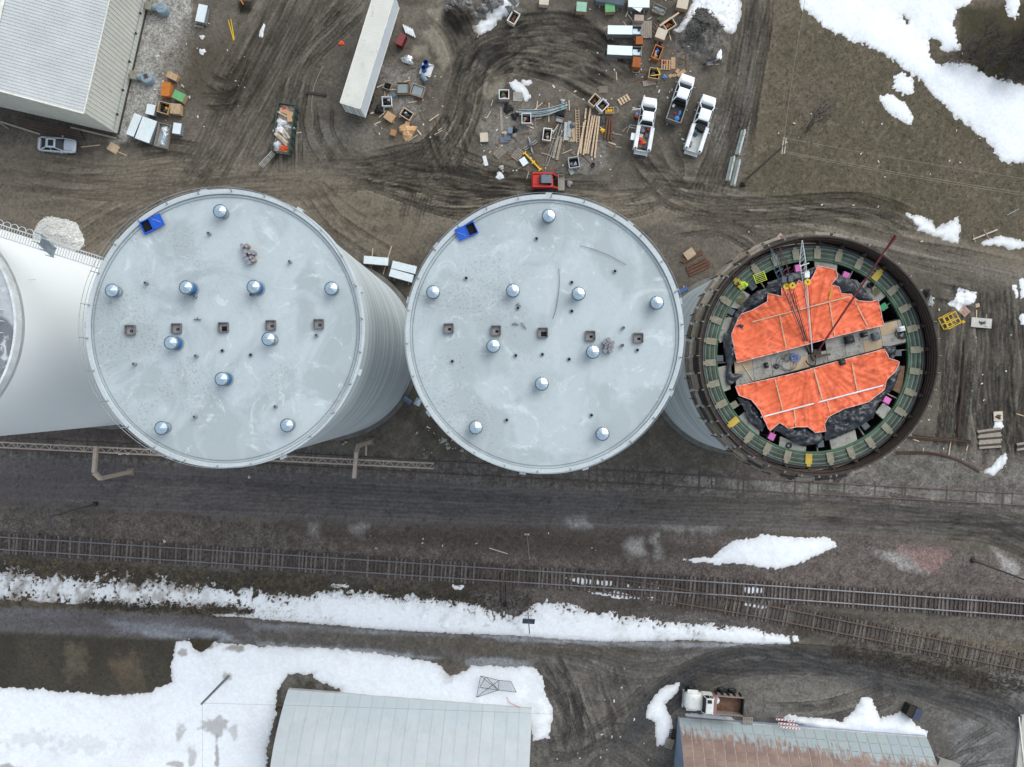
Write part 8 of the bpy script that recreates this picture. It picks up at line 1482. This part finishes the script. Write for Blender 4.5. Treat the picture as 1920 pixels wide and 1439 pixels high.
lp = thing('yard_light', 'slender grey light pole with long crossarm beside the dark road', 'light pole', (*P(180, 945), 0)); MB().tube([(0, 0, 0), (0, 0, 8.9)], .11, 8, r2=.07).build('light_shaft', POLED, lp); MB().box((0, 0, 8.85), (.07, 2.9, .08)).build('light_arm', POLED, lp, (0, 0, 0), .12); MB().box((0, 0, .1), (.5, .5, .2)).build('light_base', DARK, lp)
bp_ = thing('utility_pole', 'grey utility pole standing in the snow at the bottom left', 'utility pole', (*P(430, 1267), 0)); MB().tube([(0, 0, 0), (0, 0, 7.8)], .17, 10, r2=.12).build('pole_shaft', M('grey_pole', A(122, 124, 124), rough=.85), bp_); MB().lathe([(.55, 0), (.35, .12), (.16, .2)], 14).build('pole_collar', M('brown_earth', A(84, 72, 62), rough=.95), bp_)
bx_, by_ = P(430, 1267); wire('wire from the grey pole to the white barn', (bx_, by_, 7.6), (*P(1050, 1340, 6.4), 6.4), .2, .015); wire('wire running down from the grey pole past the bottom edge', (bx_, by_, 7.6), (*P(378, 1500, 7.4), 7.4), .2, .015)
tp = thing('signal_pole', 'thin pale pole standing between dark road and main line', 'pole', (*P(988, 1002), 0)); MB().tube([(0, 0, 0), (0, 0, 12.4)], .06, 7, r2=.045).build('pole_shaft', M('pale_pole', A(170, 164, 156), rough=.8), tp); MB().box((0, 0, .12), (.6, .2, .2)).build('pole_foot', PALEB, tp)
rp = thing('utility_pole', 'dark leaning pole cut by the right edge above the main line', 'utility pole', (*P(1824, 1051), 0)); MB().tube([(0, 0, 0), (0, 0, 12)], .12, 10, r2=.09).build('pole_shaft', M('dark_pole', A(98, 94, 90), rough=.9), rp); MB().lathe([(.4, 0), (.2, .1)], 10).build('pole_collar', DARK, rp)
so = thing('solar_signal', 'solar panel on a thin post in the snow bank', 'solar panel', (*P(990, 1148), 0)); MB().tube([(0, 0, 0), (0, 0, 7.6)], .06, 8).build('post', GALVD, so); pn = MB().box((0, 0, 0), (1.45, .95, .05)).build('panel', M('solar_cells', A(44, 52, 72), rough=.25, var=.1), so, (0, 0, 3.4), -.06); pn.rotation_euler = (R(38), 0, -.06); MB().bar((-.74, -.48, 0), (.74, -.48, 0), .04).bar((-.74, .48, 0), (.74, .48, 0), .04).bar((0, -.48, .03), (0, .48, .03), .02).build('panel_frame', GALV, pn)
for s_ in (-.3, .3): MB().box((s_, .15, 2.2), (.32, .3, .5)).build('battery_box', PLASTW, so)
# red and white barricades on the snow by the rusty barn
REDS = M('barricade_red', A(206, 60, 56), rough=.5)
for k, (px, py, nm) in enumerate(((1474, 1352, 'upper'), (1478, 1359, 'middle'), (1482, 1366, 'lower'))):
    o = thing('barricade_plank', 'red and white striped barricade plank on the rusty barn edge, %s' % nm, 'barricade', (*P(px, py, 1.2 + .35 * k), 1.0 + .42 * k), -.09)
    MB().box((0, 0, 0), (2.3, .20, .05)).build('plank_body', PLASTW, o)
    for i in range(6): MB().add([(-1.1 + i * .38, -.101, .028), (-.95 + i * .38, -.101, .028), (-.87 + i * .38, .101, .028), (-1.02 + i * .38, .101, .028)], [(0, 1, 2, 3)]).build('red_stripe', REDS, o)
pallet('weathered pallet lying on the rusty barn eave', (1393, 1352), (1412, 1352), 13, WOODG, n=6, z=.75); pallet('dark pallet at the west wall of the rusty barn, upper', (1262, 1368), (1259, 1388), 12, M('black_pallet', A(62, 56, 52), rough=.9)); pallet('grey pallet at the west wall of the rusty barn, lower', (1258, 1386), (1252, 1404), 15, WOODG, n=5, z=.16)
o = thing('waste_bin', 'dark waste container with slate lid beside the snow at lower right', 'dumpster', (*P(1715, 1338, 1.2), 0), R(-25)); MB().box((0, 0, .6), (1.7, 1.3, 1.15)).build('bin_body', M('bin_dark', A(46, 40, 38), rough=.7), o); MB().box((.42, 0, 1.22), (.9, 1.36, .06)).build('bin_lid', M('bin_lid_slate', A(68, 76, 96), rough=.5), o)
for s_ in (-1, 1): MB().box((0, s_ * .72, .8), (.5, .14, .14)).build('lifting_pocket', DARK, o)
# collapsed wire frame on the snow above the white barn
fr = thing('wire_frame_shelter', 'collapsed wire mesh frame lying in snow above the white barn', 'frame', (*P(900, 1280), 0.2)); f0 = P(900, 1280); WM = M('dark_wire', A(84, 88, 90), rough=.6)
FP = [(902, 1261, .9), (894, 1303, .5), (936, 1268, 1.1), (935, 1288, .8), (958, 1271, .9), (968, 1293, .6), (912, 1262, 1.0), (900, 1284, .6)]
fp = [(*(np.array(P(x_, y_)) - f0), z_) for x_, y_, z_ in FP]
for i, j in ((0, 1), (0, 2), (1, 3), (2, 3), (2, 4), (4, 5), (3, 5), (0, 3), (6, 7), (1, 2), (7, 3), (6, 3)): MB().tube([fp[i], fp[j]], .035, 5).build('frame_bar', WM, fr)
ms = MB()
for t_ in np.linspace(0, 1, 14):
    for (i, j, k, l) in ((0, 1, 2, 3), (2, 3, 4, 5)): a_ = Vector(fp[i]).lerp(Vector(fp[j]), t_); b_ = Vector(fp[k]).lerp(Vector(fp[l]), t_); ms.tube([a_, b_], .008, 3); c_ = Vector(fp[i]).lerp(Vector(fp[k]), t_); d_ = Vector(fp[j]).lerp(Vector(fp[l]), t_); ms.tube([c_, d_], .008, 3)
m_ = ms.build('wire_mesh', WM, fr); m_['kind'] = 'stuff'
tag(MB().tube([(*P(x_, y_), .35) for x_, y_ in ((950, 1305), (955, 1315), (968, 1322), (990, 1328))], .03, 5).build('red_hose', M('red_hose', A(190, 90, 70))), 'thin red hose in the snow above the white barn corner', 'hose')

# ------------------------------------------------------------------ bare trees and brush
BARK = M('winter_bark', A(104, 98, 94), rough=.95, var=.2); TWIG = M('winter_twigs', A(116, 108, 102), rough=.95, var=.25); TWIGD = M('dark_twigs', A(84, 78, 74), rough=.95, var=.25)
def bare_tree(lab, px, py, h_, spread, seed, twig, depth=5, multi=1, lean=(0, 0)):
    r2 = random.Random(seed); x, y = P(px, py); o = thing('bare_tree', lab, 'tree', (x, y, gz(x, y) - .05)); tr_ = MB(); cr = MB()
    def grow(p, d, L, rad, lv):
        q = p + d * L; bend = Vector((r2.gauss(0, .08), r2.gauss(0, .08), 0)) * L; (tr_ if lv == 0 else cr).tube([p, p.lerp(q, .5) + bend, q], rad, 5 if lv < 2 else 3, r2=rad * .65, caps=False)
        if lv >= depth: return
        for k in range(3 if lv < 2 else 2 + (r2.random() < .5)):
            nd_ = (d + Vector((r2.gauss(0, spread), r2.gauss(0, spread), r2.uniform(-.05, .35)))).normalized(); grow(p.lerp(q, r2.uniform(.55, 1)), nd_, L * r2.uniform(.58, .78), rad * .6, lv + 1)
    for k in range(multi):
        d0 = Vector((lean[0] + r2.gauss(0, .15 + .25 * (multi > 1)), lean[1] + r2.gauss(0, .15 + .25 * (multi > 1)), 1)).normalized(); grow(Vector((r2.gauss(0, .3 * (multi > 1)), r2.gauss(0, .3 * (multi > 1)), 0)), d0, h_ * .34, .05 + .022 * h_ / multi ** .5, 0)
    tr_.build('trunk', BARK, o); cr.build('crown', twig, o)
bare_tree('lone bare tree on the lawn beside the overhead wire', 1518, 246, 6.0, .42, 3, TWIG, 6, 2, (.12, .1))
for i, (px, py, h_, m) in enumerate(((1778, 108, 3.2, 3), (1800, 98, 3.4, 3), (1838, 80, 4.5, 3), (1868, 100, 5.0, 3), (1895, 118, 5.0, 3), (1850, 125, 4.2, 3), (1905, 85, 5.0, 3), (1880, 140, 3.8, 3), (1915, 140, 4.5, 3), (1820, 110, 3.4, 3))):
    bare_tree('bare shrub of the thicket in the upper right, %s' % ('leftmost over snow', 'second from left', 'upper middle', 'tall centre', 'right of centre', 'lower left', 'upper right', 'lower middle', 'lower right at the edge', 'left middle')[i], px, py, h_, .6, 20 + i, TWIG if i < 2 else TWIGD, 5, m)
r_ = np.random.default_rng(5)
def tufts(lab, pts_fn, n, h0, h1, mt, wd=.035):
    vs = []; fs = []; k = 0
    for i in range(n):
        px, py = pts_fn(); x, y = P(px, py); z = gz(x, y); hh = r_.uniform(h0, h1)
        for j in range(4):
            a = r_.uniform(0, 6.28); l_ = hh * r_.uniform(.5, 1.1); dx, dy = math.cos(a), math.sin(a); vs += [(x - dy * wd, y + dx * wd, z - .02), (x + dy * wd, y - dx * wd, z - .02), (x + dx * l_, y + dy * l_, z + hh * r_.uniform(.3, 1))]; fs.append((k, k + 1, k + 2)); k += 3
    mb = MB(); mb.v = vs; mb.f = fs; o = mb.build('dry_grass', mt); tag(o, lab, 'grass', kind='stuff')
STRAW = M('straw_blades', A(142, 130, 110), rough=.95, var=.25, scale=3); STRAWD = M('brown_blades', A(78, 72, 64), rough=.95, var=.3, scale=3); OLIVE = M('olive_blades', A(116, 110, 84), rough=.95, var=.3, scale=2)
def band(x0, x1, f, s_): return lambda: (lambda x: (x, f(x) + r_.normal(0, s_)))(r_.uniform(x0, x1))
tufts('straw coloured weeds along the branch track at the right', band(1660, 1930, lambda x: 1180 + .18 * (x - 1660) + 8, 14), 500, .15, .4, STRAW); tufts('dark brown weeds below the branch track at the right', band(1560, 1930, lambda x: 1218 + .20 * (x - 1560), 12), 1300, .2, .5, STRAWD); tufts('dark dead weeds poking through the snow bank at the left', band(-10, 1000, lambda x: 1062 + .068 * x, 13), 2600, .15, .4, STRAWD); tufts('dark clods and weeds along the lower edge of the snow bank', band(150, 480, lambda x: 1130 + .045 * (x - 150), 6), 1100, .15, .35, STRAWD, .07); tufts('tan grass clumps in the snow bank at the left', band(300, 560, lambda x: 1128 + .08 * (x - 300), 8), 500, .15, .4, STRAW); tufts('olive and straw grass tufts over the dead lawn', lambda: (lambda u, v: (1440 + 480 * u + 0 * v, 60 + 380 * v))(r_.random(), r_.random()), 9000, .06, .18, OLIVE, .03)

# ------------------------------------------------------------------ people
SKIN = M('skin', A(200, 150, 124), rough=.6); TROUS = M('dark_trousers', A(52, 56, 66), rough=.9); LIMEV = M('hi_vis_lime', A(196, 240, 50), rough=.7)
def person(lab, x, y, z, rz, shirt, joints, helmet, h_=1.75):
    """one continuous body grown from a joint skeleton; clothing colour by body region"""
    J = joints; names = list(J); E = [('pelvis', 'chest'), ('chest', 'neck'), ('neck', 'head'), ('chest', 'sho_l'), ('sho_l', 'elb_l'), ('elb_l', 'han_l'), ('chest', 'sho_r'), ('sho_r', 'elb_r'), ('elb_r', 'han_r'), ('pelvis', 'hip_l'), ('hip_l', 'kne_l'), ('kne_l', 'foo_l'), ('foo_l', 'toe_l'), ('pelvis', 'hip_r'), ('hip_r', 'kne_r'), ('kne_r', 'foo_r'), ('foo_r', 'toe_r')]
    rad = dict(pelvis=.15, chest=.17, neck=.06, head=.105, sho=.075, elb=.05, han=.045, hip=.10, kne=.065, foo=.05, toe=.04)
    me = bpy.data.meshes.new('body'); me.from_pydata([J[n] for n in names], [(names.index(a), names.index(b)) for a, b in E], []); o = bpy.data.objects.new('body', me); C.objects.link(o); o.modifiers.new('skin', 'SKIN'); o.modifiers.new('sub', 'SUBSURF').levels = 2
    if not me.skin_vertices:
        me.attributes  # skin layer is created with the modifier evaluation
    bpy.context.view_layer.update()
    if me.skin_vertices:
        for i, n in enumerate(names): v = me.skin_vertices[0].data[i]; k = rad[n.split('_')[0]]; v.radius = (k, k); v.use_root = n == 'pelvis'
    dg = bpy.context.evaluated_depsgraph_get(); ev = bpy.data.meshes.new_from_object(o.evaluated_get(dg)); bpy.data.objects.remove(o)
    root = thing('person', lab, 'person', (x, y, z), rz); b = bpy.data.objects.new('body', ev); C.objects.link(b); b.parent = root; ev.materials.clear()
    for m in (shirt, TROUS, SKIN): ev.materials.append(m)
    P3 = {n: Vector(J[n]) for n in names}
    for p in ev.polygons:
        n = min(names, key=lambda q: (P3[q] - p.center).length); p.material_index = 2 if n in ('head', 'neck', 'han_l', 'han_r') else 1 if n[:3] in ('hip', 'kne', 'foo', 'toe') or (n == 'pelvis' and p.center.z < P3['pelvis'].z) else 0; p.use_smooth = True
    hd = P3['head']; MB().lathe([(.165, 0), (.15, .02), (.135, .06), (.10, .11), (.05, .135), (.001, .14)], 16).build('hard_hat', helmet, root, tuple(hd + Vector((0, 0, .03))), smooth=True)
base_ = dict(pelvis=(0, 0, .95), chest=(.02, 0, 1.32), neck=(.03, 0, 1.5), head=(.06, 0, 1.66), sho_l=(0, .2, 1.42), elb_l=(.12, .3, 1.18), han_l=(.38, .2, 1.15), sho_r=(0, -.2, 1.42), elb_r=(.12, -.3, 1.18), han_r=(.38, -.18, 1.15), hip_l=(0, .1, .88), kne_l=(.04, .12, .48), foo_l=(-.02, .12, .06), toe_l=(.16, .13, .04), hip_r=(0, -.1, .88), kne_r=(.06, -.12, .48), foo_r=(.04, -.12, .06), toe_r=(.22, -.13, .04))
x, y = P(1193, 216, 1.4); person('person in orange hi-vis and blue hard hat at the leftmost pickup door', x, y, gtop(x, y, .4), R(20), HIVIS, base_, BLUEC)
bent = dict(base_); bent.update(chest=(.25, 0, 1.18), neck=(.38, 0, 1.30), head=(.5, 0, 1.38), sho_l=(.24, .2, 1.24), elb_l=(.42, .28, .98), han_l=(.62, .2, .85), sho_r=(.24, -.2, 1.24), elb_r=(.45, -.26, 1.0), han_r=(.66, -.16, .9))
qx, qy = np.array(loc3(385, 330, ZD + 1.2)) + S3; person('person in lime hi-vis bending over the upper left deck of the forms', qx, qy, ZD + .05, R(-30), LIMEV, bent, LIMEV)
print('objects', len(bpy.data.objects))
